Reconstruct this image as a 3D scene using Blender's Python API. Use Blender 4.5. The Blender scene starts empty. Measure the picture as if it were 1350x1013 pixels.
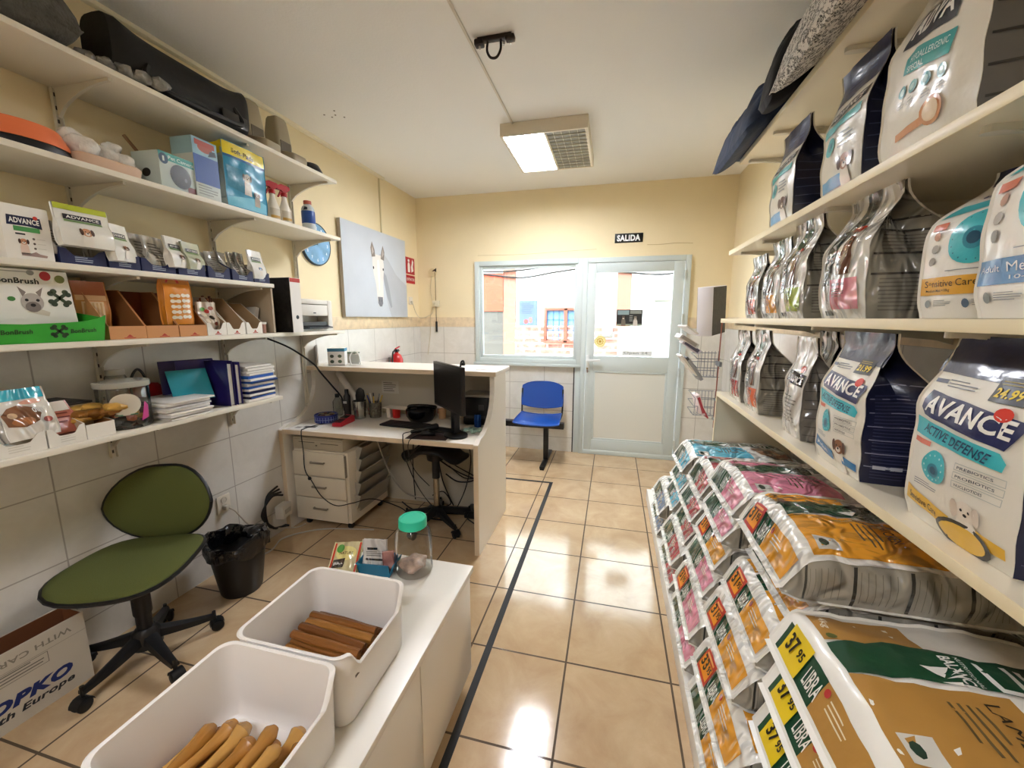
import bpy, bmesh, math, random
from mathutils import Vector, Matrix
from math import sin, cos, pi, radians, sqrt, exp

sc = bpy.context.scene
# ---------------------------------------------------------------- camera
CAM_YAW, CAM_PITCH, CAM_ROLL, CAM_F = 13.935, 9.271, 0.089, 531.95
def camera():
    y, p, r = radians(CAM_YAW), radians(CAM_PITCH), radians(CAM_ROLL)
    f0 = Vector((-sin(y), cos(y), 0)); r0 = Vector((cos(y), sin(y), 0)); u0 = Vector((0, 0, 1))
    f = f0 * cos(p) - u0 * sin(p); u = u0 * cos(p) + f0 * sin(p)
    rr = r0 * cos(r) + u * sin(r); uu = rr.cross(f)
    cd = bpy.data.cameras.new('camera'); cd.sensor_fit = 'HORIZONTAL'; cd.sensor_width = 36
    cd.lens = 36 * CAM_F / 1350; cd.clip_start = 0.02
    co = bpy.data.objects.new('camera', cd); sc.collection.objects.link(co)
    m = Matrix.Identity(4)
    for i in range(3):
        m[i][0] = rr[i]; m[i][1] = uu[i]; m[i][2] = -f[i]
    m[0][3], m[1][3], m[2][3] = 0, 0, 1.5
    co.matrix_world = m
    sc.camera = co
camera()
# ---------------------------------------------------------------- world, sun, exposure
sc.view_settings.view_transform = 'Standard'; sc.view_settings.look = 'None'
sc.view_settings.gamma = 1; sc.view_settings.use_curve_mapping = False
sc.view_settings.exposure = 1.5
w = bpy.data.worlds.new('sky'); sc.world = w; w.use_nodes = True
nt = w.node_tree; nt.nodes.clear()
sky = nt.nodes.new('ShaderNodeTexSky'); sky.sky_type = 'NISHITA'
sky.sun_disc = False; sky.sun_elevation = radians(52); sky.sun_rotation = radians(200); sky.air_density = 1.2; sky.dust_density = 2
bg = nt.nodes.new('ShaderNodeBackground'); bg.inputs[1].default_value = 0.85
wo = nt.nodes.new('ShaderNodeOutputWorld')
nt.links.new(sky.outputs[0], bg.inputs[0]); nt.links.new(bg.outputs[0], wo.inputs[0])
sd = bpy.data.lights.new('sun', 'SUN'); sd.energy = 2.2; sd.angle = radians(1); sd.color = (1, .98, .95)
so = bpy.data.objects.new('sun', sd); sc.collection.objects.link(so)
so.rotation_euler = (radians(40), 0, radians(-22))
sc.cycles.use_denoising = True
sc.cycles.max_bounces = 10; sc.cycles.diffuse_bounces = 5; sc.cycles.transparent_max_bounces = 16
sc.cycles.sample_clamp_indirect = 6
LAMP_E, ADDED_LAMP_E = 36.0, 16.0        # emission of the ceiling light and of the one added behind the viewpoint
random.seed(7)

# ---------------------------------------------------------------- materials
def lin(h):
    if isinstance(h, str):
        h = h.lstrip('#'); c = [int(h[i:i + 2], 16) / 255 for i in (0, 2, 4)]
    else:
        c = list(h)
    return tuple(x / 12.92 if x <= .04045 else ((x + .055) / 1.055) ** 2.4 for x in c) + (1,)
MATS = {}
def mat(name, col='#888888', rough=.5, metal=0, bump=0, bscale=30, coat=0, alpha=1, emit=0, var=0, vscale=6, spec=.5, trans=0, ior=1.45, stretch=None, bdist=.01):
    if name in MATS: return MATS[name]
    m = bpy.data.materials.new(name); m.use_nodes = True; n = m.node_tree; b = n.nodes['Principled BSDF']
    c = lin(col); b.inputs['Base Color'].default_value = c; b.inputs['Roughness'].default_value = rough
    b.inputs['Metallic'].default_value = metal; b.inputs['Alpha'].default_value = alpha
    b.inputs['Specular IOR Level'].default_value = spec; b.inputs['IOR'].default_value = ior
    b.inputs['Coat Weight'].default_value = coat; b.inputs['Coat Roughness'].default_value = .12
    b.inputs['Transmission Weight'].default_value = trans
    if emit:
        b.inputs['Emission Color'].default_value = c; b.inputs['Emission Strength'].default_value = emit
    if bump or var:
        tc = n.nodes.new('ShaderNodeTexCoord'); src = tc.outputs['Object']
        if stretch:
            mp = n.nodes.new('ShaderNodeMapping'); mp.inputs['Scale'].default_value = stretch
            n.links.new(src, mp.inputs[0]); src = mp.outputs[0]
    if bump:
        t = n.nodes.new('ShaderNodeTexNoise'); t.inputs['Scale'].default_value = bscale; t.inputs['Detail'].default_value = 3
        if bdist > .03: t.inputs['Detail'].default_value = 1; t.inputs['Distortion'].default_value = 1.2
        bp = n.nodes.new('ShaderNodeBump'); bp.inputs['Strength'].default_value = bump; bp.inputs['Distance'].default_value = bdist
        n.links.new(src, t.inputs['Vector']); n.links.new(t.outputs[0], bp.inputs['Height'])
        n.links.new(bp.outputs[0], b.inputs['Normal'])
        if coat: n.links.new(bp.outputs[0], b.inputs['Coat Normal'])
    if var:
        t = n.nodes.new('ShaderNodeTexNoise'); t.inputs['Scale'].default_value = vscale; t.inputs['Detail'].default_value = 4
        r = n.nodes.new('ShaderNodeValToRGB')
        r.color_ramp.elements[0].position = .3; r.color_ramp.elements[1].position = .7
        r.color_ramp.elements[0].color = tuple(x * (1 - var) for x in c[:3]) + (1,)
        r.color_ramp.elements[1].color = tuple(min(1, x * (1 + var)) for x in c[:3]) + (1,)
        n.links.new(src, t.inputs['Vector']); n.links.new(t.outputs[0], r.inputs[0]); n.links.new(r.outputs[0], b.inputs['Base Color'])
    MATS[name] = m
    return m

def tile_mat(name, c1, c2, grout, tw, th, ax, off=(0, 0), mortar=.003, rough=.12, vs=5, bump=.15, contrast=.5, coat=0):
    """tiles laid in the plane given by ax (pair of axis letters), off = grout crossing"""
    if name in MATS: return MATS[name]
    m = bpy.data.materials.new(name); m.use_nodes = True; n = m.node_tree; b = n.nodes['Principled BSDF']; L = n.links
    tc = n.nodes.new('ShaderNodeTexCoord'); sp = n.nodes.new('ShaderNodeSeparateXYZ'); L.new(tc.outputs['Object'], sp.inputs[0])
    cb = n.nodes.new('ShaderNodeCombineXYZ')
    for k, a in enumerate(ax):
        ad = n.nodes.new('ShaderNodeMath'); ad.operation = 'SUBTRACT'; ad.inputs[1].default_value = off[k] - 40 * (tw, th)[k] + mortar / 2
        L.new(sp.outputs[a], ad.inputs[0]); L.new(ad.outputs[0], cb.inputs[k])
    br = n.nodes.new('ShaderNodeTexBrick'); br.offset = 0; br.squash = 1
    br.inputs['Scale'].default_value = 1; br.inputs['Brick Width'].default_value = tw; br.inputs['Row Height'].default_value = th
    br.inputs['Mortar Size'].default_value = mortar; br.inputs['Mortar Smooth'].default_value = .1; br.inputs['Bias'].default_value = 0
    L.new(cb.outputs[0], br.inputs['Vector'])
    no = n.nodes.new('ShaderNodeTexNoise'); no.inputs['Scale'].default_value = vs; no.inputs['Detail'].default_value = 8; no.inputs['Roughness'].default_value = .65; no.inputs['Distortion'].default_value = .6
    L.new(tc.outputs['Object'], no.inputs['Vector'])
    ra = n.nodes.new('ShaderNodeValToRGB'); ra.color_ramp.elements[0].position = .5 - contrast / 2; ra.color_ramp.elements[1].position = .5 + contrast / 2
    ra.color_ramp.elements[0].color = lin(c1); ra.color_ramp.elements[1].color = lin(c2)
    L.new(no.outputs[0], ra.inputs[0])
    L.new(ra.outputs[0], br.inputs['Color1']); L.new(ra.outputs[0], br.inputs['Color2']); br.inputs['Mortar'].default_value = lin(grout)
    L.new(br.outputs['Color'], b.inputs['Base Color'])
    b.inputs['Roughness'].default_value = rough
    mr = n.nodes.new('ShaderNodeMapRange'); mr.inputs[3].default_value = rough; mr.inputs[4].default_value = .8
    L.new(br.outputs['Fac'], mr.inputs[0]); L.new(mr.outputs[0], b.inputs['Roughness'])
    iv = n.nodes.new('ShaderNodeMath'); iv.operation = 'MULTIPLY_ADD'; iv.inputs[1].default_value = -1.5; L.new(br.outputs['Fac'], iv.inputs[0])
    n2 = n.nodes.new('ShaderNodeTexNoise'); n2.inputs['Scale'].default_value = 60; n2.inputs['Detail'].default_value = 2; L.new(tc.outputs['Object'], n2.inputs['Vector'])
    ml = n.nodes.new('ShaderNodeMath'); ml.operation = 'MULTIPLY'; ml.inputs[1].default_value = .25; L.new(n2.outputs[0], ml.inputs[0]); L.new(ml.outputs[0], iv.inputs[2])
    bp = n.nodes.new('ShaderNodeBump'); bp.inputs['Strength'].default_value = bump; bp.inputs['Distance'].default_value = .004
    L.new(iv.outputs[0], bp.inputs['Height']); L.new(bp.outputs[0], b.inputs['Normal'])
    b.inputs['Coat Weight'].default_value = coat; b.inputs['Coat Roughness'].default_value = .06; L.new(bp.outputs[0], b.inputs['Coat Normal'])
    MATS[name] = m
    return m

def glass_mat(name, tint='#ffffff', gloss=.06, rough=.02):
    if name in MATS: return MATS[name]
    m = bpy.data.materials.new(name); m.use_nodes = True; n = m.node_tree; n.nodes.remove(n.nodes['Principled BSDF'])
    o = n.nodes['Material Output']; t = n.nodes.new('ShaderNodeBsdfTransparent'); g = n.nodes.new('ShaderNodeBsdfGlossy')
    t.inputs[0].default_value = lin(tint); g.inputs['Roughness'].default_value = rough
    fr = n.nodes.new('ShaderNodeLayerWeight'); fr.inputs[0].default_value = .12
    mm = n.nodes.new('ShaderNodeMath'); mm.operation = 'MULTIPLY_ADD'; mm.inputs[1].default_value = .8; mm.inputs[2].default_value = gloss
    mx = n.nodes.new('ShaderNodeMixShader')
    n.links.new(fr.outputs['Fresnel'], mm.inputs[0]); n.links.new(mm.outputs[0], mx.inputs[0])
    n.links.new(t.outputs[0], mx.inputs[1]); n.links.new(g.outputs[0], mx.inputs[2]); n.links.new(mx.outputs[0], o.inputs[0])
    MATS[name] = m
    return m

# plain colours
def P(col, rough=.45, **k):
    return mat('paint_%s_%d' % (col.lstrip('#'), int(rough * 100)) + ('_b%g_%g' % (k.get('bump', 0), k.get('coat', 0)) if k else ''), col, rough, **k)
def FO(col, sh=1):      # printed plastic film, glossy and crinkled
    if sh == 2: return mat('crinkled_film_' + col.lstrip('#'), col, .16, bump=1, bscale=12, coat=1, stretch=(1, 1.2, .55), bdist=.05)
    return mat('film_' + col.lstrip('#'), col, .34, bump=.28, bscale=18, coat=.25)
MATTEFILM = lambda col: mat('matte_film_' + col.lstrip('#'), col, .42, bump=.22, bscale=16)

# ---------------------------------------------------------------- mesh builder
class MB:
    def __init__(s): s.v = []; s.f = []; s.mi = []; s.sm = []; s.mats = []
    def m(s, mt):
        if mt not in s.mats: s.mats.append(mt)
        return s.mats.index(mt)
    def add(s, vs, fs, mt, smooth=False, X=None):
        b = len(s.v)
        s.v += [tuple(X @ Vector(v)) if X is not None else tuple(v) for v in vs]
        k = s.m(mt) if not isinstance(mt, list) else None
        for i, f in enumerate(fs):
            s.f.append([b + j for j in f]); s.mi.append(k if k is not None else s.m(mt[i])); s.sm.append(smooth)
        return s
    def addbm(s, bm, mt, smooth=False, X=None):
        bm.verts.index_update()
        s.add([v.co.copy() for v in bm.verts], [[v.index for v in f.verts] for f in bm.faces], mt, smooth, X); bm.free()
        return s
    def box(s, x0, x1, y0, y1, z0, z1, mt, bev=0, X=None, seg=2):
        if x0 > x1: x0, x1 = x1, x0
        if y0 > y1: y0, y1 = y1, y0
        if z0 > z1: z0, z1 = z1, z0
        vs = [(x0, y0, z0), (x1, y0, z0), (x1, y1, z0), (x0, y1, z0), (x0, y0, z1), (x1, y0, z1), (x1, y1, z1), (x0, y1, z1)]
        fs = [(0, 3, 2, 1), (4, 5, 6, 7), (0, 1, 5, 4), (1, 2, 6, 5), (2, 3, 7, 6), (3, 0, 4, 7)]
        if not bev: return s.add(vs, fs, mt, False, X)
        bm = bmesh.new(); bv = [bm.verts.new(v) for v in vs]
        for f in fs: bm.faces.new([bv[i] for i in f])
        bmesh.ops.bevel(bm, geom=bm.edges[:], offset=min(bev, .45 * min(x1 - x0, y1 - y0, z1 - z0)), segments=seg, affect='EDGES', profile=.5)
        return s.addbm(bm, mt, seg > 1, X)
    def prism(s, pts, ax, a, b, mt, X=None, smooth=False):
        """polygon pts (2-D) extruded along axis ax from a to b"""
        n = len(pts)
        def q(p, t): return {'x': (t, p[0], p[1]), 'y': (p[0], t, p[1]), 'z': (p[0], p[1], t)}[ax]
        vs = [q(p, a) for p in pts] + [q(p, b) for p in pts]
        bm = bmesh.new(); bv = [bm.verts.new(v) for v in vs]
        bm.faces.new(bv[:n]); bm.faces.new(bv[n:][::-1])
        for i in range(n): bm.faces.new([bv[i], bv[i + n], bv[(i + 1) % n + n], bv[(i + 1) % n]])
        bmesh.ops.recalc_face_normals(bm, faces=bm.faces[:])
        return s.addbm(bm, mt, smooth, X)
    def ring(s, secs, mt, smooth=True, cap=True, X=None, closed=True):
        """loft through sections of equal point count"""
        n = len(secs[0]); vs = [p for q in secs for p in q]; fs = []
        for i in range(len(secs) - 1):
            for j in range(n if closed else n - 1):
                k = (j + 1) % n
                fs.append((i * n + j, i * n + k, (i + 1) * n + k, (i + 1) * n + j))
        s.add(vs, fs, mt, smooth, X)
        if cap and closed:
            s.add(secs[0], [tuple(range(n))[::-1]], mt, False, X); s.add(secs[-1], [tuple(range(n))], mt, False, X)
        return s
    def lathe(s, prof, mt, n=32, c=(0, 0, 0), X=None, smooth=True):
        secs = [[(c[0] + r * cos(2 * pi * j / n), c[1] + r * sin(2 * pi * j / n), c[2] + z) for j in range(n)] for r, z in prof]
        return s.ring(secs, mt, smooth, True, X)
    def tube(s, pts, r, mt, n=8, smooth=True, cap=True, X=None):
        pts = [Vector(p) for p in pts]; rs = r if isinstance(r, (list, tuple)) else [r] * len(pts)
        secs = []; up = None
        for i, p in enumerate(pts):
            d = (pts[min(i + 1, len(pts) - 1)] - pts[max(i - 1, 0)]).normalized()
            if up is None:
                up = Vector((0, 0, 1)) if abs(d.z) < .9 else Vector((1, 0, 0))
            a = d.cross(up).normalized(); up = a.cross(d).normalized()
            secs.append([tuple(p + (a * cos(2 * pi * j / n) + up * sin(2 * pi * j / n)) * rs[i]) for j in range(n)])
        return s.ring(secs, mt, smooth, cap, X)
    def grid(s, F, us, vs_, mt, smooth=True, X=None):
        nu, nv = len(us), len(vs_)
        V = [tuple(F(u, v)) for v in vs_ for u in us]
        f = [(j * nu + i, j * nu + i + 1, (j + 1) * nu + i + 1, (j + 1) * nu + i) for j in range(nv - 1) for i in range(nu - 1)]
        return s.add(V, f, mt, smooth, X)
    def build(s, name, parent=None, loc=(0, 0, 0), rot=0, rx=0, ry=0):
        me = bpy.data.meshes.new(name); me.from_pydata(s.v, [], s.f)
        for m_ in s.mats: me.materials.append(m_)
        me.polygons.foreach_set('material_index', s.mi); me.polygons.foreach_set('use_smooth', s.sm)
        me.update(); me.validate()
        if any(s.sm):
            try: me.set_sharp_from_angle(angle=radians(42))
            except Exception: pass
        o = bpy.data.objects.new(name, me); sc.collection.objects.link(o)
        if parent is not None: o.parent = parent
        o.location = loc; o.rotation_euler = (rx, ry, rot)
        return o

def tag(o, label, cat, group=None, kind=None):
    if label: o['label'] = label
    if cat: o['category'] = cat
    if group: o['group'] = group
    if kind: o['kind'] = kind
    return o
def thing(name, label, cat, loc=(0, 0, 0), rot=0, group=None):
    o = bpy.data.objects.new(name, None); sc.collection.objects.link(o); o.location = loc; o.rotation_euler = (0, 0, rot)
    o.empty_display_size = .1
    return tag(o, label, cat, group)
def struct(name, mb, **k):
    o = mb.build(name, **k); o['kind'] = 'structure'; return o
def copy_thing(o, loc, rot, label, group=None):
    c = o.copy(); sc.collection.objects.link(c); c.location = loc; c.rotation_euler = (o.rotation_euler[0], o.rotation_euler[1], rot)
    c['label'] = label
    if group: c['group'] = group
    for ch in [x for x in sc.objects if x.parent == o]:
        d = ch.copy(); sc.collection.objects.link(d); d.parent = c
        for g in [x for x in sc.objects if x.parent == ch]:
            e = g.copy(); sc.collection.objects.link(e); e.parent = d
    return c

def spline(pts, n=6):
    """Catmull-Rom through 3-D points"""
    P_ = [Vector(p) for p in pts]; out = []
    for i in range(len(P_) - 1):
        a, b, c, d = P_[max(i - 1, 0)], P_[i], P_[i + 1], P_[min(i + 2, len(P_) - 1)]
        for k in range(n):
            t = k / n
            out.append(.5 * ((2 * b) + (c - a) * t + (2 * a - 5 * b + 4 * c - d) * t * t + (3 * b - a - 3 * c + d) * t ** 3))
    out.append(P_[-1]); return out
def rrect(x0, x1, y0, y1, r, n=4):
    out = []
    for cx, cy, a in ((x1 - r, y0 + r, -90), (x1 - r, y1 - r, 0), (x0 + r, y1 - r, 90), (x0 + r, y0 + r, 180)):
        for k in range(n + 1):
            t = radians(a + 90 * k / n); out.append((cx + r * cos(t), cy + r * sin(t)))
    return out
def ell(cx, cy, rx, ry, n=20, a0=0):
    return [(cx + rx * cos(a0 + 2 * pi * k / n), cy + ry * sin(a0 + 2 * pi * k / n)) for k in range(n)]

# ---------------------------------------------------------------- printing on surfaces
_TX = {}
def text_mesh(s, bold=.02, shear=0):
    key = (s, bold, shear)
    if key in _TX: return _TX[key]
    cu = bpy.data.curves.new('lettering', 'FONT'); cu.body = s; cu.offset = bold; cu.shear = shear; cu.resolution_u = 3
    cu.space_character = 1 + bold * 2
    ob = bpy.data.objects.new('lettering', cu); sc.collection.objects.link(ob)
    dg = bpy.context.evaluated_depsgraph_get(); dg.update()
    me = bpy.data.meshes.new_from_object(ob.evaluated_get(dg))
    vs = [(v.co.x, v.co.y) for v in me.vertices]; fs = [tuple(p.vertices) for p in me.polygons]
    bpy.data.objects.remove(ob); bpy.data.curves.remove(cu); bpy.data.meshes.remove(me)
    x0 = min(v[0] for v in vs); x1 = max(v[0] for v in vs); y0 = min(v[1] for v in vs); y1 = max(v[1] for v in vs)
    vs = [((x - x0) / (x1 - x0), (y - y0) / (y1 - y0)) for x, y in vs]
    _TX[key] = (vs, fs, (x1 - x0) / (y1 - y0)); return _TX[key]
def flat(mb, vs, fs, F, mt, off, cut):
    """2-D faces (surface coordinates) laid on the surface F(u, v, off), cut finely enough to follow it"""
    bm = bmesh.new(); bv = [bm.verts.new((x, y, 0)) for x, y in vs]
    for f in fs:
        try: bm.faces.new([bv[i] for i in f])
        except ValueError: pass
    bmesh.ops.triangulate(bm, faces=[f for f in bm.faces if len(f.verts) > 3])
    if cut:
        for k in (0, 1):
            lo = min(v[k] for v in vs); hi = max(v[k] for v in vs); c = math.floor(lo / cut) * cut + cut
            while c < hi:
                no = Vector((1, 0, 0)) if k == 0 else Vector((0, 1, 0))
                bmesh.ops.bisect_plane(bm, geom=bm.verts[:] + bm.edges[:] + bm.faces[:], plane_co=no * c, plane_no=no, dist=1e-6)
                c += cut
    bmesh.ops.triangulate(bm, faces=[f for f in bm.faces if len(f.verts) > 4])
    for v in bm.verts: v.co = F(v.co.x, v.co.y, off)
    mb.addbm(bm, mt, True)
def txt(mb, s, F, O, R, U, mt, off=.002, bold=.02, shear=0, cut=.03):
    """lettering filling the box with corner O and side vectors R (reading direction) and U (up)"""
    vs, fs, _ = text_mesh(s, bold, shear)
    flat(mb, [(O[0] + a * R[0] + b * U[0], O[1] + a * R[1] + b * U[1]) for a, b in vs], fs, F, mt, off, cut)
def poly(mb, pts, F, mt, off=.0015, cut=.03, O=(0, 0), R=(1, 0), U=(0, 1)):
    pts = [(O[0] + a * R[0] + b * U[0], O[1] + a * R[1] + b * U[1]) for a, b in pts]
    flat(mb, pts, [tuple(range(len(pts)))], F, mt, off, cut)
def rect(mb, u0, u1, v0, v1, F, mt, off=.0015, cut=.03):
    poly(mb, [(u0, v0), (u1, v0), (u1, v1), (u0, v1)], F, mt, off, cut)
def fine_print(mb, F, u0, u1, v0, v1, n, mt, off=.002, R=None, th=.35, seed=1):
    """n thin printed lines, read from u0 to u1"""
    rg = random.Random(seed); h = (v1 - v0) / n
    for i in range(n):
        e = u0 + (u1 - u0) * rg.uniform(.6, 1)
        rect(mb, u0, e, v1 - h * (i + th + .1), v1 - h * (i + .1), F, mt, off, .04)
PL = lambda axis, d: None
def wallF(o, r, u, n):
    """flat placement: point o, directions r and u, normal n"""
    o, r, u, n = Vector(o), Vector(r), Vector(u), Vector(n)
    return lambda a, b, off=0: o + r * a + u * b + n * off
def dog(mb, F, cx, cy, s, fur, dark, body=None, off=.0025, O=(0, 0), R=(1, 0), U=(0, 1)):
    """small printed picture of a sitting dog, head about s wide"""
    k = dict(O=O, R=R, U=U, cut=.04)
    if body: poly(mb, [(cx - .45 * s, cy - 1.7 * s), (cx + .5 * s, cy - 1.7 * s), (cx + .42 * s, cy - .6 * s), (cx + .25 * s, cy - .2 * s), (cx - .3 * s, cy - .2 * s), (cx - .4 * s, cy - .7 * s)], F, body, off, **k)
    poly(mb, ell(cx, cy, .42 * s, .4 * s, 14), F, fur, off + .0004, **k)
    for q in (-1, 1):
        poly(mb, ell(cx + q * .42 * s, cy + .02 * s, .15 * s, .34 * s, 10), F, dark, off + .0008, **k)
        poly(mb, ell(cx + q * .15 * s, cy + .06 * s, .05 * s, .055 * s, 8), F, P('#15100d'), off + .0008, **k)
    poly(mb, ell(cx, cy - .16 * s, .19 * s, .15 * s, 10), F, P('#e8ddd0'), off + .0008, **k)
    poly(mb, ell(cx, cy - .09 * s, .08 * s, .06 * s, 8), F, P('#15100d'), off + .0012, **k)
# ================================================================ the room
XL, XR, YB, YF, ZC = -2.24, 1.10, -2.6, 4.45, 2.84
WALLP = mat('yellow_wall_paint', '#efdfb9', .75, bump=.06, bscale=60, var=.025, vscale=3)
CEILP = mat('ceiling_paint', '#efede8', .85, bump=.1, bscale=90)
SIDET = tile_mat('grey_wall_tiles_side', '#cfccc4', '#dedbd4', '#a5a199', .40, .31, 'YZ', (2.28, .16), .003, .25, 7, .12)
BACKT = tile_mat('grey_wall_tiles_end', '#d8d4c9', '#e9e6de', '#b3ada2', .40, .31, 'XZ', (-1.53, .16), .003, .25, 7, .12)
BORD = mat('beige_marble_border', '#e0cba8', .3, var=.13, vscale=18)
FLT = tile_mat('glossy_beige_floor_tiles', '#ba9b76', '#d3b994', '#54432f', .436, .412, 'XY', (-.145, 1.57), .0045, .12, 4.5, .14, .45, .35)
WFR = mat('pale_window_aluminium', '#ccd6d4', .55, spec=.25)

m = MB().box(XL - .2, XR + .2, YB - .2, YF + .2, -.2, 0, FLT); struct('floor', m)
m = MB().box(XL - .2, XR + .2, YB - .2, YF + .2, ZC, ZC + .2, CEILP)
m.box(XL, XL + .035, YB, 3.76, ZC - .02, ZC + .01, P('#efe6cd', .6), .006)
struct('ceiling', m)
TZ = 1.40
m = MB(); m.box(XL - .2, XL, YB - .2, YF + .2, 0, ZC, WALLP)
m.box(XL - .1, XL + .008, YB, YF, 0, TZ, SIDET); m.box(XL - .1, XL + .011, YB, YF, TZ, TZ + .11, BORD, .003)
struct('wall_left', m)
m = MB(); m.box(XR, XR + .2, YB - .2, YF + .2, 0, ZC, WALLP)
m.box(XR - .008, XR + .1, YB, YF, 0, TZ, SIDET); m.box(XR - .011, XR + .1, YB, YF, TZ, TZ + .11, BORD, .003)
struct('wall_right', m)
m = MB().box(XL - .2, XR + .2, YB - .2, YB, 0, ZC, WALLP); struct('wall_near', m)
# the end wall with one opening for window and door
OX0, OX1, OZ1, OZ0 = -1.53, .725, 2.12, 1.0
m = MB()
m.box(XL, OX0, YF, YF + .2, 0, ZC, WALLP); m.box(OX1, XR, YF, YF + .2, 0, ZC, WALLP); m.box(OX0, OX1, YF, YF + .2, OZ1, ZC, WALLP)
m.box(OX0, -.33, YF, YF + .2, 0, OZ0, WALLP)
m.box(XL, OX0 - .002, YF - .008, YF + .1, 0, TZ, BACKT); m.box(XL, OX0 - .002, YF - .011, YF + .1, TZ, TZ + .11, BORD)
m.box(OX1 + .002, XR, YF - .008, YF + .1, 0, TZ, BACKT); m.box(OX1 + .002, XR, YF - .011, YF + .1, TZ, TZ + .11, BORD)
m.box(OX0, -.402, YF - .008, YF + .1, 0, OZ0 - .002, BACKT)
struct('wall_far', m)
# a thin crack of old filler over the door
cr = MB().tube(spline([(.30, YF, 2.235), (.42, YF, 2.232), (.58, YF, 2.24), (.73, YF, 2.232)]), .0025, P('#c9b283', .8), 5)
cr.tube(spline([(-1.5, YF, 2.19), (-1.0, YF, 2.185), (-.55, YF, 2.20), (-.2, YF, 2.21)]), .0022, P('#c9b283', .8), 5)
struct('trim_1', cr)

# window
w = MB(); struct('trim_4', MB().box(-.392, -.331, YF - .016, YF - .001, 0, .999, WFR, .003))
w = MB(); fy0, fy1 = YF - .035, YF + .05
def frame(mb, x0, x1, z0, z1, t, y0, y1, mt, bev=.004):
    mb.box(x0, x0 + t, y0, y1, z0, z1, mt, bev); mb.box(x1 - t, x1, y0, y1, z0, z1, mt, bev)
    mb.box(x0 + t, x1 - t, y0, y1, z1 - t, z1, mt, bev); mb.box(x0 + t, x1 - t, y0, y1, z0, z0 + t, mt, bev)
frame(w, OX0, -.33, OZ0, OZ1, .052, fy0, fy1, WFR)
frame(w, OX0 + .05, -.38, OZ0 + .05, OZ1 - .05, .035, YF - .012, YF + .03, WFR)
w.box(OX0 - .02, -.33, YF - .05, YF + .0, OZ0 - .03, OZ0, WFR, .005)
wo_ = struct('window_1', w)
g = MB().box(OX0 + .08, -.41, YF + .008, YF + .014, OZ0 + .08, OZ1 - .08, glass_mat('clear_window_glass', '#f4fbfa'))
g.build('pane', wo_)
# door
d = MB()
frame(d, -.33, OX1, 0, OZ1, .05, fy0, fy1, WFR)
d.box(-.28, OX1 - .05, fy0 + .01, fy1, 0, .02, WFR)
do = struct('door_1', d)
lf = MB()
x0, x1 = -.276, .667
lf.box(x0, x0 + .085, YF - .03, YF + .02, .03, 2.065, WFR, .004); lf.box(x1 - .10, x1, YF - .03, YF + .02, .03, 2.065, WFR, .004)
lf.box(x0 + .085, x1 - .10, YF - .03, YF + .02, 1.97, 2.065, WFR, .004)
lf.box(x0 + .085, x1 - .10, YF - .03, YF + .02, .94, 1.10, WFR, .004)
lf.box(x0 + .085, x1 - .10, YF - .03, YF + .02, .03, .17, WFR, .004)
PNL = mat('pale_door_panel', '#dcdcd2', .5)
lf.box(x0 + .08, x1 - .095, YF - .018, YF + .01, .16, .95, PNL)
frame(lf, x0 + .085, x1 - .10, .17, .94, .02, YF - .026, YF, WFR, .003)
lo = lf.build('door_leaf', do)
MB().box(x0 + .08, x1 - .095, YF - .008, YF - .002, 1.095, 1.975, MATS['clear_window_glass']).build('pane', lo)
hd = MB(); hd.box(-.272, -.235, YF - .04, YF - .028, .93, 1.11, P('#dfe3e0', .3), .004)
hd.tube([(-.254, YF - .035, 1.055), (-.254, YF - .075, 1.055)], .009, P('#dfe3e0', .3), 10)
hd.box(-.265, -.12, YF - .085, YF - .068, 1.043, 1.068, P('#dfe3e0', .3), .006)
hd.lathe([(.001, 0), (.009, 0), (.009, .012), (.001, .012)], P('#3a2b20', .4), 12, X=Matrix.Translation((-.254, YF - .04, .965)) @ Matrix.Rotation(pi / 2, 4, 'X'))
hd.build('handle', lo)
kt = MB(); kt.box(-.258, -.250, YF - .068, YF - .052, .955, .975, P('#b59a3c', .3, metal=1)); kt.tube([(-.254, YF - .062, .955), (-.252, YF - .062, .92)], .004, P('#6d2f1e', .5), 6)
kt.build('key', lo)
for z in (.18, .95, 1.5, 1.93):
    h = MB(); h.tube([(.672, YF - .045, z - .045), (.672, YF - .045, z + .045)], .009, P('#cfd6d3', .35), 10); h.build('hinge', do)
# seam strip beside the door below the window
struct('trim_2', MB().box(-.405, -.393, YF - .014, YF - .002, 0, .995, P('#3c3a38', .6)))

# stickers and notices on the door glass
SF = wallF((0, YF - .0095, 0), (1, 0, 0), (0, 0, 1), (0, -1, 0))
s = MB(); s.box(.03, .29, YF - .0115, YF - .0085, 1.422, 1.59, P('#2b2d2c', .5))
F = wallF((.03, YF - .0115, 1.422), (1, 0, 0), (0, 0, 1), (0, -1, 0))
rect(s, .01, .125, .115, .16, F, P('#8fa4a8')); rect(s, .135, .25, .125, .16, F, P('#8a8f88')); rect(s, .005, .255, .0, .02, F, P('#8f9c87'))
dog(s, F, .07, .085, .05, P('#5b5045'), P('#222222'), P('#716a60')); dog(s, F, .19, .08, .05, P('#8c8174'), P('#1b1b1b'), P('#d6d0c8'))
fine_print(s, F, .13, .18, .04, .11, 4, P('#a9aea8'))
tag(s.build('notice'), 'dark notice with two dog pictures stuck on the door glass', 'notice')
s = MB(); F0 = wallF((-.13, YF - .0098, 1.255), (1, 0, 0), (0, 0, 1), (0, -1, 0))
s.prism(ell(-.13, 1.255, .06, .06, 28), 'y', YF - .0085, YF - .0105, P('#e8dc8a', .4))
poly(s, ell(0, 0, .05, .05, 24), F0, P('#f4ecae'), .001)
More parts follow.
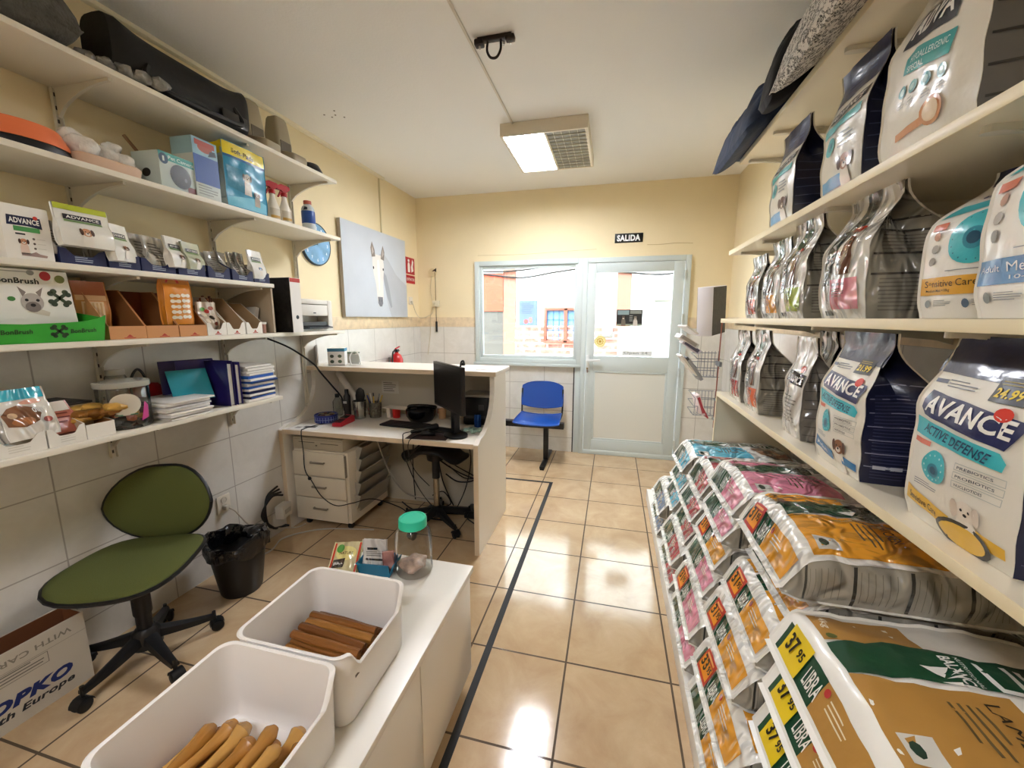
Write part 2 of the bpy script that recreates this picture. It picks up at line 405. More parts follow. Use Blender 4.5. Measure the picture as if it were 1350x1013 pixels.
for k in range(10):
    a = 2 * pi * k / 10
    poly(s, ell(.03 * cos(a), .03 * sin(a), .008, .008, 8), F0, P('#d9b84c'), .0018)
poly(s, ell(0, 0, .014, .014, 14), F0, P('#caa23a'), .002)
tag(s.build('round_sticker'), 'round yellow sticker low on the door glass', 'sticker')
s = MB(); F1 = wallF((.12, YF - .0098, 1.115), (1, 0, 0), (0, 0, 1), (0, -1, 0))
s.box(.10, .40, YF - .0105, YF - .0085, 1.11, 1.16, P('#e9ecea', .4)); txt(s, 'Open 24', F1, (0, .005), (.24, 0), (0, .032), P('#9fa7a3'), .001)
bpy.data.objects  # keep
tag(s.build('lettered_sticker'), 'pale lettered sticker strip along the bottom of the door glass', 'sticker')

# exit sign
s = MB(); s.box(-.02, .255, YF - .008, YF, 2.262, 2.352, P('#0b0b0b', .35), .002)
F = wallF((-.02, YF - .008, 2.262), (1, 0, 0), (0, 0, 1), (0, -1, 0))
txt(s, 'SALIDA', F, (.022, .014), (.228, 0), (0, .062), P('#ffffff'), .001, .045)
tag(s.build('exit_sign'), 'small black sign reading SALIDA above the door', 'sign')

# ---------------------------------------------------------------- outside, across the street
WST = mat('white_street_render', '#e9e5e0', .8)
BRK = tile_mat('pink_stone_cladding', '#7d4438', '#a87264', '#c9b0a4', .34, .12, 'XZ', (0, 0), .02, .8, 9, .3, .3); 
BRKN = BRK.node_tree
for nn in BRKN.nodes:
    if nn.type == 'TEX_BRICK': nn.offset = .5
YO = 8.6
struct('street_ground', MB().box(-14, 12, YF + .2, YO + 8, -.25, -.02, P('#a59f96', .9)))
b = thing('house_front', 'white rendered house front with pink stone cladding across the street', 'building', (0, YO, 0))
m = MB(); m.box(-9, 8, 0, .4, -.1, 3.4, WST); m.box(-9, 8, -.3, .0, 3.4, 3.6, WST); m.box(-9, 8, 0, .4, 3.6, 6.5, WST); m.build('wall', b)
m = MB(); m.box(-2.05, .10, -.05, 0, -.1, 1.34, BRK); m.box(-2.32, -2.05, -.04, 0, -.1, 3.0, P('#93604f', .8)); m.box(.05, .32, -.05, 0, 1.34, 3.2, P('#8f5c4b', .8)); m.box(-2.9, .3, -.05, 0, 2.78, 3.2, BRK)
m.build('stone_cladding', b)
wd = MB(); WB = P('#7a4030', .5); frame(wd, -1.42, -.50, .98, 1.72, .06, -.12, -.02, WB); wd.box(-1.0, -.93, -.12, -.02, 1.0, 1.7, WB)
wo2 = wd.build('window', b)
for q in (-1.36, -.93):
    mm = MB(); mm.box(q, q + .36, -.04, -.03, 1.04, 1.66, P('#5f86b0', .4)); mm.build('pane', wo2)
    mm = MB()
    for t in (.12, .24): mm.box(q + t, q + t + .02, -.055, -.04, 1.04, 1.66, P('#3f6496'))
    for t in (.2, .42): mm.box(q, q + .36, -.055, -.04, 1.04 + t, 1.06 + t, P('#3f6496'))
    mm.build('bars', wo2)
dd = MB(); dd.box(-3.3, -2.32, -.03, 0, 0, 1.65, P('#4f4a44', .8)); dd.box(-3.3, -2.32, -.06, 0, 1.65, 2.45, P('#b8442c', .7)); dd.build('door', b)
dd = MB(); frame(dd, .72, 1.7, 0, 1.9, .06, -.06, 0, P('#6f6b62')); dd.box(.78, 1.64, -.03, 0, 0, 1.84, P('#a39f95')); dd.build('door', b)
dd = MB(); dd.box(-.22, .0, -.12, -.05, 1.12, 1.34, P('#6f6c66', .5), .01); dd.lathe([(.001, 0), (.07, 0), (.07, .01), (.001, .01)], P('#a9a6a0'), 18, X=Matrix.Translation((-.11, -.12, 1.23)) @ Matrix.Rotation(pi / 2, 4, 'X'))
dd.box(-.3, -.05, -.1, -.03, 1.40, 1.46, P('#9c968c')); dd.build('meter_box', b)
s = MB(); s.box(-1.97, -1.58, YO - .035, YO - .0, 1.33, 1.87, P('#46557d', .5)); F = wallF((-1.97, YO - .035, 1.33), (1, 0, 0), (0, 0, 1), (0, -1, 0))
fine_print(s, F, .05, .34, .25, .48, 6, P('#2b3656')); poly(s, ell(.15, .1, .05, .05), F, P('#a03c38')); poly(s, ell(.25, .13, .04, .06), F, P('#a85048'))
tag(s.build('wall_poster'), 'pale blue poster on the house wall across the street', 'poster')
cb = MB()
for z, sg in ((2.52, .05), (2.42, .08), (2.66, .03)):
    cb.tube(spline([(x, YO - .08, z + sg * sin(x * 2.3 + z * 9)) for x in (-3.5, -2.6, -1.9, -1.2, -.5, .2, .9, 1.6, 2.4)]), .018, P('#1f1a18', .7), 5)
tag(cb.build('street_cables'), 'sagging grey cables along the house front across the street', 'cable')

# ---------------------------------------------------------------- ceiling light and conduit
def ceiling_light(loc, label, e_left, e_right):
    t = thing('ceiling_light', label, 'ceiling light', loc, 0, None)
    CR = mat('ivory_light_housing', '#e2d8c4', .5)
    x0, x1, y0, y1, h = -.31, .30, -.37, .37, .085
    b = MB(); b.box(x0, x1, y0, y0 + .02, -h, 0, CR, .003); b.box(x0, x1, y1 - .02, y1, -h, 0, CR, .003)
    b.box(x0, x0 + .02, y0 + .02, y1 - .02, -h, 0, CR, .003); b.box(x1 - .02, x1, y0 + .02, y1 - .02, -h, 0, CR, .003)
    b.box(x0 + .02, x1 - .02, y0 + .02, y1 - .02, -.012, 0, CR)
    b.build('housing', t)
    fl = MB()
    for k in range(2):
        xa = x0 + .02 + k * .295; xb = xa + .275
        mt = mat('lit_diffuser_%g' % (e_left if k == 0 else e_right), '#eef1fa', .4, emit=(e_left if k == 0 else e_right)) if (e_left if k == 0 else e_right) else mat('unlit_diffuser', '#8d8a7c', .35, var=.2, vscale=30)
        q = MB(); q.box(xa + .003, xb - .003, y0 + .023, y1 - .023, -h + .006, -h + .012, mt)
        q.build('diffuser', t)
        gr = MB(); ST = P('#c9c4b2', .35)
        for i in range(1, 12):
            yy = y0 + .02 + i * (y1 - y0 - .04) / 12; gr.box(xa, xb, yy - .0015, yy + .0015, -h, -h + .006, ST)
        if k == 1:
            for i in range(1, 5): gr.box(xa + i * .055 - .001, xa + i * .055 + .001, y0 + .02, y1 - .02, -h, -h + .006, ST)
        if k == 1: gr.box(xa - .008, xa + .008, y0 + .02, y1 - .02, -h - .002, -h + .01, CR)
        gr.build('louvre', t)
    return t
ceiling_light((-.515, 3.33, ZC), 'square ivory ceiling light with only its left half lit', LAMP_E, 0)
ceiling_light((-.55, -.9, ZC), 'added square ivory ceiling light behind the viewpoint, brightening the near goods', ADDED_LAMP_E, ADDED_LAMP_E)  # unseen fixture, added to brighten the near part of the room
m = MB(); m.box(-.006, .006, -1.5, .95, -.012, 0, P('#d8d0bf', .5), .002)
o = m.build('ceiling_conduit', loc=(-.735, 2.02, ZC)); o.rotation_euler[2] = 0
tag(o, 'thin white cable duct running along the ceiling to the light', 'cable duct')
# broken spotlight bracket
t = thing('spotlight_bracket', 'bare dark metal lamp bracket screwed to the ceiling', 'bracket', (-.61, 2.10, ZC))
DM = P('#2d2622', .4, metal=.6)
b = MB(); b.box(-.085, .085, -.014, .014, -.02, 0, DM, .003); b.box(-.1, -.055, -.02, .02, -.035, -.008, DM, .006); b.box(.055, .1, -.018, .018, -.032, -.008, DM, .006)
b.build('base_plate', t)
b = MB(); b.tube(spline([(-.035, 0, -.02), (-.038, -.0, -.06), (-.02, 0, -.09), (.01, 0, -.092), (.03, 0, -.06), (.03, 0, -.02)]), .006, DM, 8); b.build('hook', t)
for x in (-.075, .045, .078): MB().lathe([(.001, -.045), (.006, -.045), (.006, -.03), (.001, -.03)], P('#b9b4aa', .3, metal=1), 10, (x, 0, 0)).build('screw', t)
b = MB(); 
for x, y in ((-1.93, 2.56), (-1.90, 2.60), (-1.86, 2.58), (-1.82, 2.62), (-1.83, 2.53)): b.lathe([(.001, -.002), (.006, -.002), (.006, 0), (.001, 0)], P('#6e675c', .8), 8, (x, y, ZC))
struct('trim_3', b)
# black tape on the floor
m = MB().box(-.512, -.482, .3, 3.51, 0, .0025, P('#171513', .6)).box(-1.02, -.482, 3.5, 3.525, 0, .0025, P('#171513', .6))
tag(m.build('floor_tape'), 'black tape line stuck to the floor tiles in an L shape', 'tape')
# ================================================================ bags
def sst(a, b, x):
    t = max(0, min(1, (x - a) / (b - a))); return t * t * (3 - 2 * t)
class Stand:
    """standing gusseted bag; front towards -y, base at z = 0"""
    def __init__(s, w, h, d, lean=0, bulge=.1, seed=1, neck=.72, pinch=.35, topw=1.0, wr=.0025, base='#e9e4d8', gus='#8e8a80', back=None, flop=0, film=1, fin=.004):
        s.w, s.h, s.d, s.lean, s.bulge, s.neck, s.pinch, s.topw, s.wr, s.flop = w, h, d, lean, bulge, neck, pinch, topw, wr, flop
        r = random.Random(seed); s.ph = [r.uniform(0, 6.28) for _ in range(8)]; s.mb = MB(); s.basec, s.gusc, s.film, s.fin = base, gus, film, fin
        nz, nu, ng = 26, 14, 6
        secs = []
        for i in range(nz + 1):
            z = h * i / nz; ring = []
            for j in range(nu + 1): ring.append(s.F((j / nu - .5) * s.wid(z), z))
            for j in range(1, ng): ring.append(s.G(1, j / ng, z))
            for j in range(nu + 1): ring.append(s.Bk((.5 - j / nu) * s.wid(z), z))
            for j in range(1, ng): ring.append(s.G(-1, 1 - j / ng, z))
            secs.append(ring)
        n = len(secs[0]); vs = [p for q in secs for p in q]; fs = []; ms = []
        fm, gm = FO(base, film), FO(gus, film)
        for i in range(nz):
            for j in range(n):
                k = (j + 1) % n; fs.append((i * n + j, i * n + k, (i + 1) * n + k, (i + 1) * n + j))
                ms.append(fm if (j < nu or nu + ng <= j < nu + ng + nu) else gm)
        s.mb.add(vs, fs, ms, True); s.mb.add(secs[0], [tuple(range(n))[::-1]], fm); s.mb.add(secs[-1], [tuple(range(n))], fm)
        if fin:      # welded edges standing proud at the four corners
            for sg in (-1, 1):
                for fb in (0, 1):
                    a, c = [], []
                    for i in range(nz + 1):
                        z = h * i / nz; p = (s.F if fb == 0 else s.Bk)(sg * .5 * s.wid(z), z); a.append(p); c.append(p + Vector((sg * fin, (-1 if fb == 0 else 1) * fin * .9, 0)))
                    vs = [q for ab in zip(a, c) for q in ab]; s.mb.add(vs, [(2 * i, 2 * i + 1, 2 * i + 3, 2 * i + 2) for i in range(nz)], fm, True)
    def wid(s, z):
        t = z / s.h; return s.w * (1 + (s.topw - 1) * sst(s.neck - .1, .95, t) - .05 * (1 - sst(0, .12, t)) - s.pinch * .12 * exp(-((t - s.neck - .08) / .09) ** 2))
    def dep(s, z):
        if s.neck > 1: return s.d
        t = z / s.h; return max(.006, s.d * (1 + .10 * sin(pi * min(1, t / s.neck)) - .06 * (1 - sst(0, .1, t))) * (1 - sst(s.neck - .16, min(.97, s.neck + .24), t)))
    def cy(s, z):
        t = z / s.h; return s.lean * sst(s.neck - .25, 1, t) + s.flop * sst(s.neck + .05, 1, t) ** 2
    def nz_(s, u, z, k=0):
        p = s.ph; return s.wr * (sin(u * 41 + z * 23 + p[0 + k]) * sin(z * 37 - u * 19 + p[1 + k]) + .6 * sin(u * 83 + p[2 + k]) * sin(z * 61 + u * 30 + p[3 + k]))
    def zz(s, z):
        t = z / s.h; return z - abs(s.flop) * .35 * sst(s.neck + .1, 1, t) ** 2
    def F(s, u, z, off=0):
        z = max(0, min(s.h, z)); W = s.wid(z) / 2; q = max(-1, min(1, u / W))
        d = s.dep(z) / 2; bl = s.bulge * s.d * (1 - q * q) * (.25 + .75 * sin(pi * min(1, (z / s.h) / s.neck))) * (1 if z / s.h < s.neck else max(.1, 1 - (z / s.h - s.neck) * 4))
        return Vector((u, s.cy(z) - d - bl + s.nz_(u, z) * min(1, z / .03) - off, s.zz(z)))
    def Bk(s, u, z, off=0):
        z = max(0, min(s.h, z)); q = u / (s.wid(z) / 2); return Vector((u, s.cy(z) + s.dep(z) / 2 + s.bulge * .5 * s.d * (1 - q * q) * (.2 + .8 * sin(pi * z / s.h)) + off, s.zz(z)))
    def G(s, sg, t, z, off=0):
        z = max(0, min(s.h, z)); W = s.wid(z) / 2; tt = z / s.h
        g = -.10 * s.d * (1 - sst(.3, s.neck, tt)) * sin(pi * t) + (1 - abs(2 * t - 1)) * (.10 * s.w * sst(.15, .6, tt) + .5 * s.w * s.pinch * sst(s.neck - .22, 1, tt))
        d = s.dep(z)
        return Vector((sg * (W - g + off) + s.nz_(t * .2, z, 2) * .8, s.cy(z) - d / 2 + d * t, s.zz(z)))
    def GF(s, sg): return lambda t, z, off=0: s.G(sg, t, z, off)
    def stripes(s, n, col, z0=.06, z1=.66, th=.004, both=False):
        for sg in ((1, -1) if both else (1,)):
            for i in range(n):
                z = s.h * (z0 + (z1 - z0) * i / (n - 1)); rect(s.mb, .04, .96, z, z + th, s.GF(sg), FO(col, s.film), .0018, .12)
    def small_print(s, col, z0, z1, n, sg=1, t0=.12, t1=.88, seed=3):
        fine_print(s.mb, s.GF(sg), t0, t1, s.h * z0, s.h * z1, n, FO(col, s.film), .0018, seed=seed)
    def done(s, name, label, cat, loc, rot, group=None):
        o = s.mb.build(name, None, loc, rot); return tag(o, label, cat, group)

NAVY, TEAL, WHT, CRM, GRN, SIL = '#1c2247', '#3fb9c4', '#f3f0e8', '#e9e3d6', '#14482f', '#b5b1a6'
def price_sticker(parent, F, u0, v0, wd, ht, txt_, body='#1b1a18', ink='#f0d028', small=None):
    m = MB(); rect(m, u0, u0 + wd, v0, v0 + ht, F, P(body, .35), .003, .02)
    txt(m, txt_, F, (u0 + wd * .08, v0 + ht * .18), (wd * .84, 0), (0, ht * .42), P(ink, .4), .004, .03)
    for k in range(2): rect(m, u0 + wd * .1, u0 + wd * .8, v0 + ht * (.70 + .12 * k), v0 + ht * (.74 + .12 * k), F, P('#a58f2c', .4), .004, .05)
    o = m.build('price_label', parent); o['label'] = 'small price sticker reading ' + txt_; return o
def adv_front(b, w, h, head='ADVANCE', line='ACTIVE DEFENSE', linec=TEAL, foot=None, footc='#e6b93a', ftext=None, doga=None, z0=0, top=.80, circ=True, cropped=False):
    """white front, navy top, slanted navy name plate, teal band, drop symbol, dog picture"""
    mb, F, fl = b.mb, b.F, b.film; f = lambda c: FO(c, fl)
    W = w * .94
    poly(mb, [(-w * .5, h * top), (w * .5, h * (top - .02)), (w * .5, h), (-w * .5, h)], F, f(NAVY), .0016, .02)
    y = h * .62
    poly(mb, [(-.46 * w, y + .03 * h), (-.42 * w, y + .085 * h), (.44 * w, y + .035 * h), (.46 * w, y), (.36 * w, y - .10 * h), (-.40 * w, y - .045 * h), (-.46 * w, y - .01 * h)], F, f('#232a5c'), .0022, .02)
    txt(mb, head, F, (-.40 * w, y - .022 * h), (.78 * w, -.035 * h), (.03 * w, .088 * h), f('#f7f5f0'), .0032, .03)
    poly(mb, ell(.30 * w, y + .046 * h, .06 * w, .05 * w, 14), F, f('#dc3a2a'), .0036)
    poly(mb, [(-.5 * w, y - .06 * h), (.34 * w, y - .115 * h), (.40 * w, y - .15 * h), (.38 * w, y - .19 * h), (-.5 * w, y - .15 * h)], F, f(linec), .0024, .02)
    txt(mb, line, F, (-.38 * w, y - .128 * h), (.66 * w, -.05 * h), (.02 * w, .048 * h), f('#163a5e'), .0034, .015, .2)
    yy = y - .27 * h
    rect(mb, -.48 * w, -.24 * w, yy + .075 * h, yy + .10 * h, F, f('#d8694f'), .0022)
    cx = -.16 * w
    drop = [(cx + .14 * w * sin(a) * (1 - .25 * cos(a)), yy - .02 * h + .085 * h * cos(a) * (1.05 if cos(a) > 0 else .9)) for a in [2 * pi * k / 22 for k in range(22)]]
    poly(mb, drop, F, f(TEAL), .0022, .02)
    poly(mb, ell(cx, yy - .035 * h, .07 * w, .035 * h), F, f('#2a7f97'), .003); poly(mb, ell(cx, yy - .035 * h, .04 * w, .02 * h), F, f('#1b5570'), .0036)
    for k in range(12):
        a = 2 * pi * k / 12; poly(mb, ell(cx + .105 * w * sin(a), yy - .02 * h + .062 * h * cos(a), .008 * w, .006 * h, 6), F, f('#bfe8ea'), .003)
    for k, wd in enumerate((.26, .28, .2)):
        yk = yy + .035 * h - k * .042 * h
        frame2(mb, F, .05 * w, .42 * w, yk - .016 * h, yk + .018 * h, .0012, f('#b9bdb8'), .0021)
        txt(mb, ('PREBIOTICS', 'PROBIOTICS', 'NUCLEOTIDES')[k], F, (.08 * w, yk - .006 * h), (wd * w, 0), (0, .013 * h), f('#3b4450'), .0028, .01)
    fine_print(mb, F, -.40 * w, -.1 * w, yy - .15 * h, yy - .115 * h, 3, f('#8d8f95'), .0022)
    rect(mb, -.46 * w, -.34 * w, h * (top - .055), h * (top - .035), F, f('#5a5f77'), .0022); fine_print(mb, F, -.32 * w, .0, h * (top - .075), h * (top - .03), 3, f('#74777f'), .0022)
    if foot:
        poly(mb, [(-.5 * w, .10 * h), (.02 * w, .06 * h), (.02 * w, .125 * h), (-.5 * w, .18 * h)], F, f(footc), .0022, .02)
        txt(mb, foot, F, (-.44 * w, .115 * h), (.34 * w, -.028 * h), (0, .035 * h), f('#3d3524' if footc != '#2f78b0' else '#eef4f8'), .003, .01)
        poly(mb, [(.22 * w, .07 * h), (.46 * w, .06 * h), (.46 * w, .11 * h), (.22 * w, .13 * h)], F, f(footc), .0022, .02)
    if doga: dog(mb, F, .17 * w, .185 * h, .22 * w, f(doga[0]), f(doga[1]), f(doga[2]), .0028)
def frame2(mb, F, u0, u1, v0, v1, t, mt, off):
    rect(mb, u0, u1, v0, v0 + t, F, mt, off, .05); rect(mb, u0, u1, v1 - t, v1, F, mt, off, .05)
    rect(mb, u0, u0 + t, v0, v1, F, mt, off, .05); rect(mb, u1 - t, u1, v0, v1, F, mt, off, .05)

class Lie:
    """big food bag lying flat: aisle end at x = 0, long axis +x, base z = 0, gusset towards -y"""
    def __init__(s, L, W, T, seed=1, end=.055, base=WHT, gus='#a39e92', crinkle=1, sag=.25, skew=0, topl=.85):
        s.L, s.W, s.T, s.e, s.sag, s.skew, s.topl, s.cr = L, W, T, end, sag, skew, topl, crinkle
        r = random.Random(seed); s.ph = [r.uniform(0, 6.28) for _ in range(8)]; s.mb = MB(); s.base, s.gus = base, gus
        s.sl = sqrt(end ** 2 + (T * topl) ** 2)            # arc length of the end face
        ns, nv, ng = 34, 16, 5; S = s.sl + L - end
        fm, gm = FO(base, crinkle), FO(gus, crinkle)
        secs = []
        for i in range(ns + 1):
            q = (i / ns); a = s.sl * 1.25 * q * 4 if q < .25 else s.sl * 1.25 + (S - s.sl * 1.25) * (q - .25) / .75
            top = [s.F(a, W * (-.5 + j / nv)) for j in range(nv + 1)]
            bot = [s.Bt(a, W * (.5 - j / nv)) for j in range(nv + 1)]
            g1 = [s.G(1, j / ng, a) for j in range(1, ng)]; g0 = [s.G(-1, 1 - j / ng, a) for j in range(1, ng)]
            secs.append(top + g1 + bot + g0)
        n = len(secs[0]); vs = [p for q in secs for p in q]; fs = []; ms = []
        for i in range(ns):
            for j in range(n):
                k = (j + 1) % n; fs.append((i * n + j, (i + 1) * n + j, (i + 1) * n + k, i * n + k))
                ms.append(fm if (j < nv or nv + ng <= j < 2 * nv + ng) else gm)
        s.mb.add(vs, fs, ms, True); s.mb.add(secs[0], [tuple(range(n))], fm); s.mb.add(secs[-1], [tuple(range(n))[::-1]], fm)
        for sg in (-1, 1):
            for tb in (0, 1):
                a_, c_ = [], []
                for i in range(ns + 1):
                    q = i / ns; a = s.sl * 1.25 * q * 4 if q < .25 else s.sl * 1.25 + (S - s.sl * 1.25) * (q - .25) / .75
                    p = (s.F if tb == 0 else s.Bt)(a, sg * W / 2); a_.append(p); c_.append(p + Vector((0, sg * .007, (.004 if tb == 0 else -.002))))
                vs = [q for ab in zip(a_, c_) for q in ab]; s.mb.add(vs, [(2 * i, 2 * i + 1, 2 * i + 3, 2 * i + 2) for i in range(ns)], fm, True)
        # sealed strip along the aisle end
        a_ = [s.F(0, W * (-.5 + j / nv)) for j in range(nv + 1)]; c_ = [p + Vector((-.012, 0, -.004)) for p in a_]
        vs = [q for ab in zip(a_, c_) for q in ab]; s.mb.add(vs, [(2 * i, 2 * i + 1, 2 * i + 3, 2 * i + 2) for i in range(nv)], fm, True)
    def xz(s, a):
        # rounded shoulder between end face and top
        if a <= s.sl: x = s.e * a / s.sl; z = s.T * ((1 - s.topl) + s.topl * a / s.sl)
        else: x = s.e + a - s.sl; z = s.T
        k = exp(-((a - s.sl) / .018) ** 2) * .006
        return x + k * .6, z - k
    def F(s, a, v, off=0):
        S = s.sl + s.L - s.e; a = max(0, min(S, a)); x, z = s.xz(a); q = max(-1, min(1, 2 * v / s.W)); p = s.ph
        en = sst(0, s.sl, a); tail = 1 - .5 * sst(S - .12, S, a)
        z = z * tail
        bul = s.sag * s.T * (1 - abs(q) ** 2.6) * en * (1 - .3 * sst(S - .1, S, a))
        nz = (.0045 * sin(a * 17 + v * 11 + p[0]) * sin(v * 21 + p[1]) + .003 * sin(a * 47 + v * 31 + p[2]) * sin(v * 43 - a * 19 + p[3]) + .0016 * sin(a * 90 - v * 60 + p[4])) * (.4 + .6 * en)
        sl = Vector((-s.T * s.topl, 0, s.e)).normalized() if a < s.sl else Vector((0, 0, 1))
        y = v * (1 - .05 * (1 - en)) + s.skew * x
        return Vector((x, y, z - s.sag * s.T * .35 * en + bul + nz)) + sl * off
    def Bt(s, a, v, off=0):
        S = s.sl + s.L - s.e; a = max(0, min(S, a)); x, z = s.xz(a); en = sst(0, s.sl * .8, a)
        zb = s.T * ((1 - s.topl) * .35 * (1 - en)) + s.T * .25 * sst(S - .12, S, a)
        return Vector((x, v * (1 - .05 * (1 - en)) + s.skew * x, zb))
    def G(s, sg, t, a, off=0):
        """gusset from top edge (t = 0) to bottom edge (t = 1)"""
        A, B = s.F(a, sg * s.W / 2), s.Bt(a, sg * s.W / 2); p = A.lerp(B, t); S = s.sl + s.L - s.e
        en = sst(0, .14, a) * (1 - sst(S - .2, S, a)); hh = abs(A.z - B.z)
        out = (.10 * s.T * en - .42 * hh * (1 - en)) * sin(pi * t) + .0035 * sin(a * 33 + s.ph[5] + t * 5) * sin(pi * t)
        return p + Vector((0, sg * (out + off), 0))
def libra(L, W, T, col, seed, name='CHICKEN', price=None, pcol='red', crinkle=2, kg='14kg', sub=True, top=True, endface=True, skew=0, end=.055, panel=.5, dogc=None, sag=.25):
    b = Lie(L, W, T, seed, crinkle=crinkle, skew=skew, end=end, sag=sag); mb, F = b.mb, b.F; f = lambda c: FO(c, crinkle); sl = b.sl; h = W / 2
    if top:
        a0 = sl + .012; g0, g1 = -.02 * W, .22 * W
        rect(mb, a0, a0 + .20, g1, h * .9, F, f(col), .002, .03)
        poly(mb, [(a0, -h * .92), (a0 + .30, -h * .92), (a0 + .27, g0), (a0, g0)], F, f(col), .002, .03)
        poly(mb, [(a0, g0), (a0 + .12, g0 + .015), (L - .03, g0 + .01), (L - .03, g1), (a0 + .12, g1 + .012), (a0, g1 - .01)], F, f(GRN), .0026, .03)
        ax = a0 + .175
        poly(mb, [(ax + .01, .045 * W), (ax + .035, .12 * W), (ax - .02, .10 * W)], F, f('#f0efe8'), .0034, .03)
        for k in range(3): poly(mb, [(ax + .0 + k * .012, .02 * W + k * .02 * W), (ax + .03 + k * .012, .0 * W + k * .05 * W), (ax + .032 + k * .012, .02 * W + k * .05 * W)], F, f('#f0efe8'), .0034, .03)
        txt(mb, 'BALANCE', F, (ax + .035, .20 * W), (0, -.21 * W), (.022, 0), f('#f0efe8'), .0036, .025)
        txt(mb, 'NUTRITIONAL', F, (ax + .063, .20 * W), (0, -.19 * W), (.009, 0), f('#dfe4dc'), .0036, .01)
        txt(mb, 'LIBRA', F, (ax + .095, .01 * W), (.24, 0), (0, .185 * W), f('#f3f1ea'), .0036, .008)
        txt(mb, name, F, (a0 + .215, -.07 * W), (0, -.22 * W), (.024, 0), f('#2a2118'), .0036, 0)
        fine_print(mb, lambda u, v, off=0: F(v, u, off), -.10 * W, -.36 * W, a0 + .14, a0 + .20, 4, f('#6c5a3a'), .0034)
        rect(mb, a0 + .02, a0 + .075, -.42 * W, -.30 * W, F, f('#d8d5cc'), .0034); poly(mb, ell(a0 + .04, -.36 * W, .012, .014, 8), F, f('#2d4638'), .004)
        txt(mb, kg, F, (a0 + .012, .42 * W), (0, -.11 * W), (.022, 0), f('#2f2a18' if col != '#b98a45' else '#efe6d2'), .0036, .015)
        poly(mb, ell(a0 + .022, .25 * W, .012, .010, 8), F, f('#5d6430'), .0034)
        # dog picture past the panel
        dc = dogc or '#4a3a30'
        poly(mb, [(a0 + .31, -.08 * W), (a0 + .36, -.05 * W), (a0 + .45, -.12 * W), (a0 + .50, -.10 * W), (a0 + .50, -.42 * W), (a0 + .40, -.38 * W), (a0 + .35, -.26 * W)], F, f(dc), .0024, .03)
        poly(mb, [(a0 + .35, -.10 * W), (a0 + .40, -.13 * W), (a0 + .38, -.22 * W)], F, f('#8d7460'), .0032, .03)
    if endface:
        e0, e1 = .010, sl * .72
        rect(mb, e0, e1, -.02 * W, h * .86, F, f(GRN), .002, .03)
        rect(mb, e0, e1, -h * .9, -.02 * W, F, f(col), .002, .03)
        txt(mb, 'LIBRA', F, (e0 + .016, .11 * W), (0, -.14 * W), (sl * .34, 0), f('#f3f1ea'), .0034, .012)
        poly(mb, ell(e0 + sl * .50, -.06 * W, .009, .009, 10), F, f('#c03a3a'), .0036)
        fine_print(mb, lambda u, v, off=0: F(v, u, off), -.10 * W, -.28 * W, e0 + sl * .25, e0 + sl * .5, 3, f('#f0e4c8'), .0034)
    # striped, closely printed gusset
    S = sl + L - .055
    for k in range(5):
        a = .10 + k * .12
        if a < S - .05:
            vsq = [(a, .03), (a + .008, .03), (a + .008, .97), (a, .97)]
            poly(mb, vsq, lambda u, v, off=0: b.G(-1, v, u, off), f('#3c3a35'), .0018, .2)
            for i in range(6):
                poly(mb, [(a + .016 + i * .015, .14), (a + .0175 + i * .015, .14), (a + .0175 + i * .015, .86), (a + .016 + i * .015, .86)], lambda u, v, off=0: b.G(-1, v, u, off), f('#7d786c'), .0016, .2)
    b.price = (price, pcol); return b
def lie_done(b, name, label, loc, rot=0, group=None, ry=0):
    o = b.mb.build(name, None, loc, rot); o.rotation_euler = (0, ry, rot)
    tag(o, label, 'dog food bag', group)
    price, pcol = b.price
    if price:
        m = MB(); F = b.F; W = b.W; e0, e1 = .012, b.sl * .80
        bc, ic = ('#c3301f', '#f29a1f') if pcol == 'red' else ('#f0d023', '#f0d023')
        va, vb = W * .38, W * .15
        rect(m, e0, e1, vb, va, F, P(bc, .3, coat=.3), .005, .03)
        if pcol == 'red':
            rect(m, e0 + .012, e1 * .78, vb + .008, va - .008, F, P(ic, .3), .0062, .03)
            rect(m, e1 * .84, e1 * .92, vb + .015, va - .015, F, P('#f4b06a', .4), .0064, .03)
        txt(m, price.split('.')[0], F, (e0 + b.sl * .20, va - .014), (0, -(va - vb) * .42), (b.sl * .36, 0), P('#1b140e', .4), .0072, .03)
        txt(m, price.split('.')[1], F, (e0 + b.sl * .30, va - .014 - (va - vb) * .50), (0, -(va - vb) * .26), (b.sl * .20, 0), P('#1b140e', .4), .0072, .03)
        pm = m.build('price_label', o); pm['label'] = ('red and orange' if pcol == 'red' else 'yellow') + ' price label reading ' + price
    return o
# ================================================================ right-hand shelving and its goods
LAM = mat('cream_shelf_laminate', '#efe5cf', .3, coat=.15)
LAME = mat('cream_shelf_edge', '#f1e3bf', .4)
SX = .65
def shelf_right(z, y0, y1, x0=SX, th=.026, label='', name='wall_shelf'):
    m = MB(); m.box(x0 + .003, XR - .012, y0, y1, z - th, z, LAM); m.box(x0, x0 + .003, y0, y1, z - th, z, LAME, .0008)
    t = m.build(name); tag(t, label, 'shelf')
    return t
def brk(parent, y, z, x0=SX + .03, L=.38):
    b = MB(); WHM = P('#d9d4c6', .4)
    b.prism([(x0 + .02, z - .027), (XR - .012, z - .027), (XR - .012, z - .085), (XR - .06, z - .07), (x0 + .06, z - .042), (x0 + .02, z - .036)], 'y', y - .006, y + .006, WHM)
    b.prism(rrect(x0, x0 + .20, y - .013, y + .013, .012), 'z', z - .040, z - .0262, WHM); o = b.build('bracket', parent); return o
ZA, ZB, ZCc, ZD = 2.375, 1.895, 1.50, 1.045
sA = shelf_right(ZA, -.3, 2.66, label='top cream shelf of the right wall, holding a cushion and dog coats')
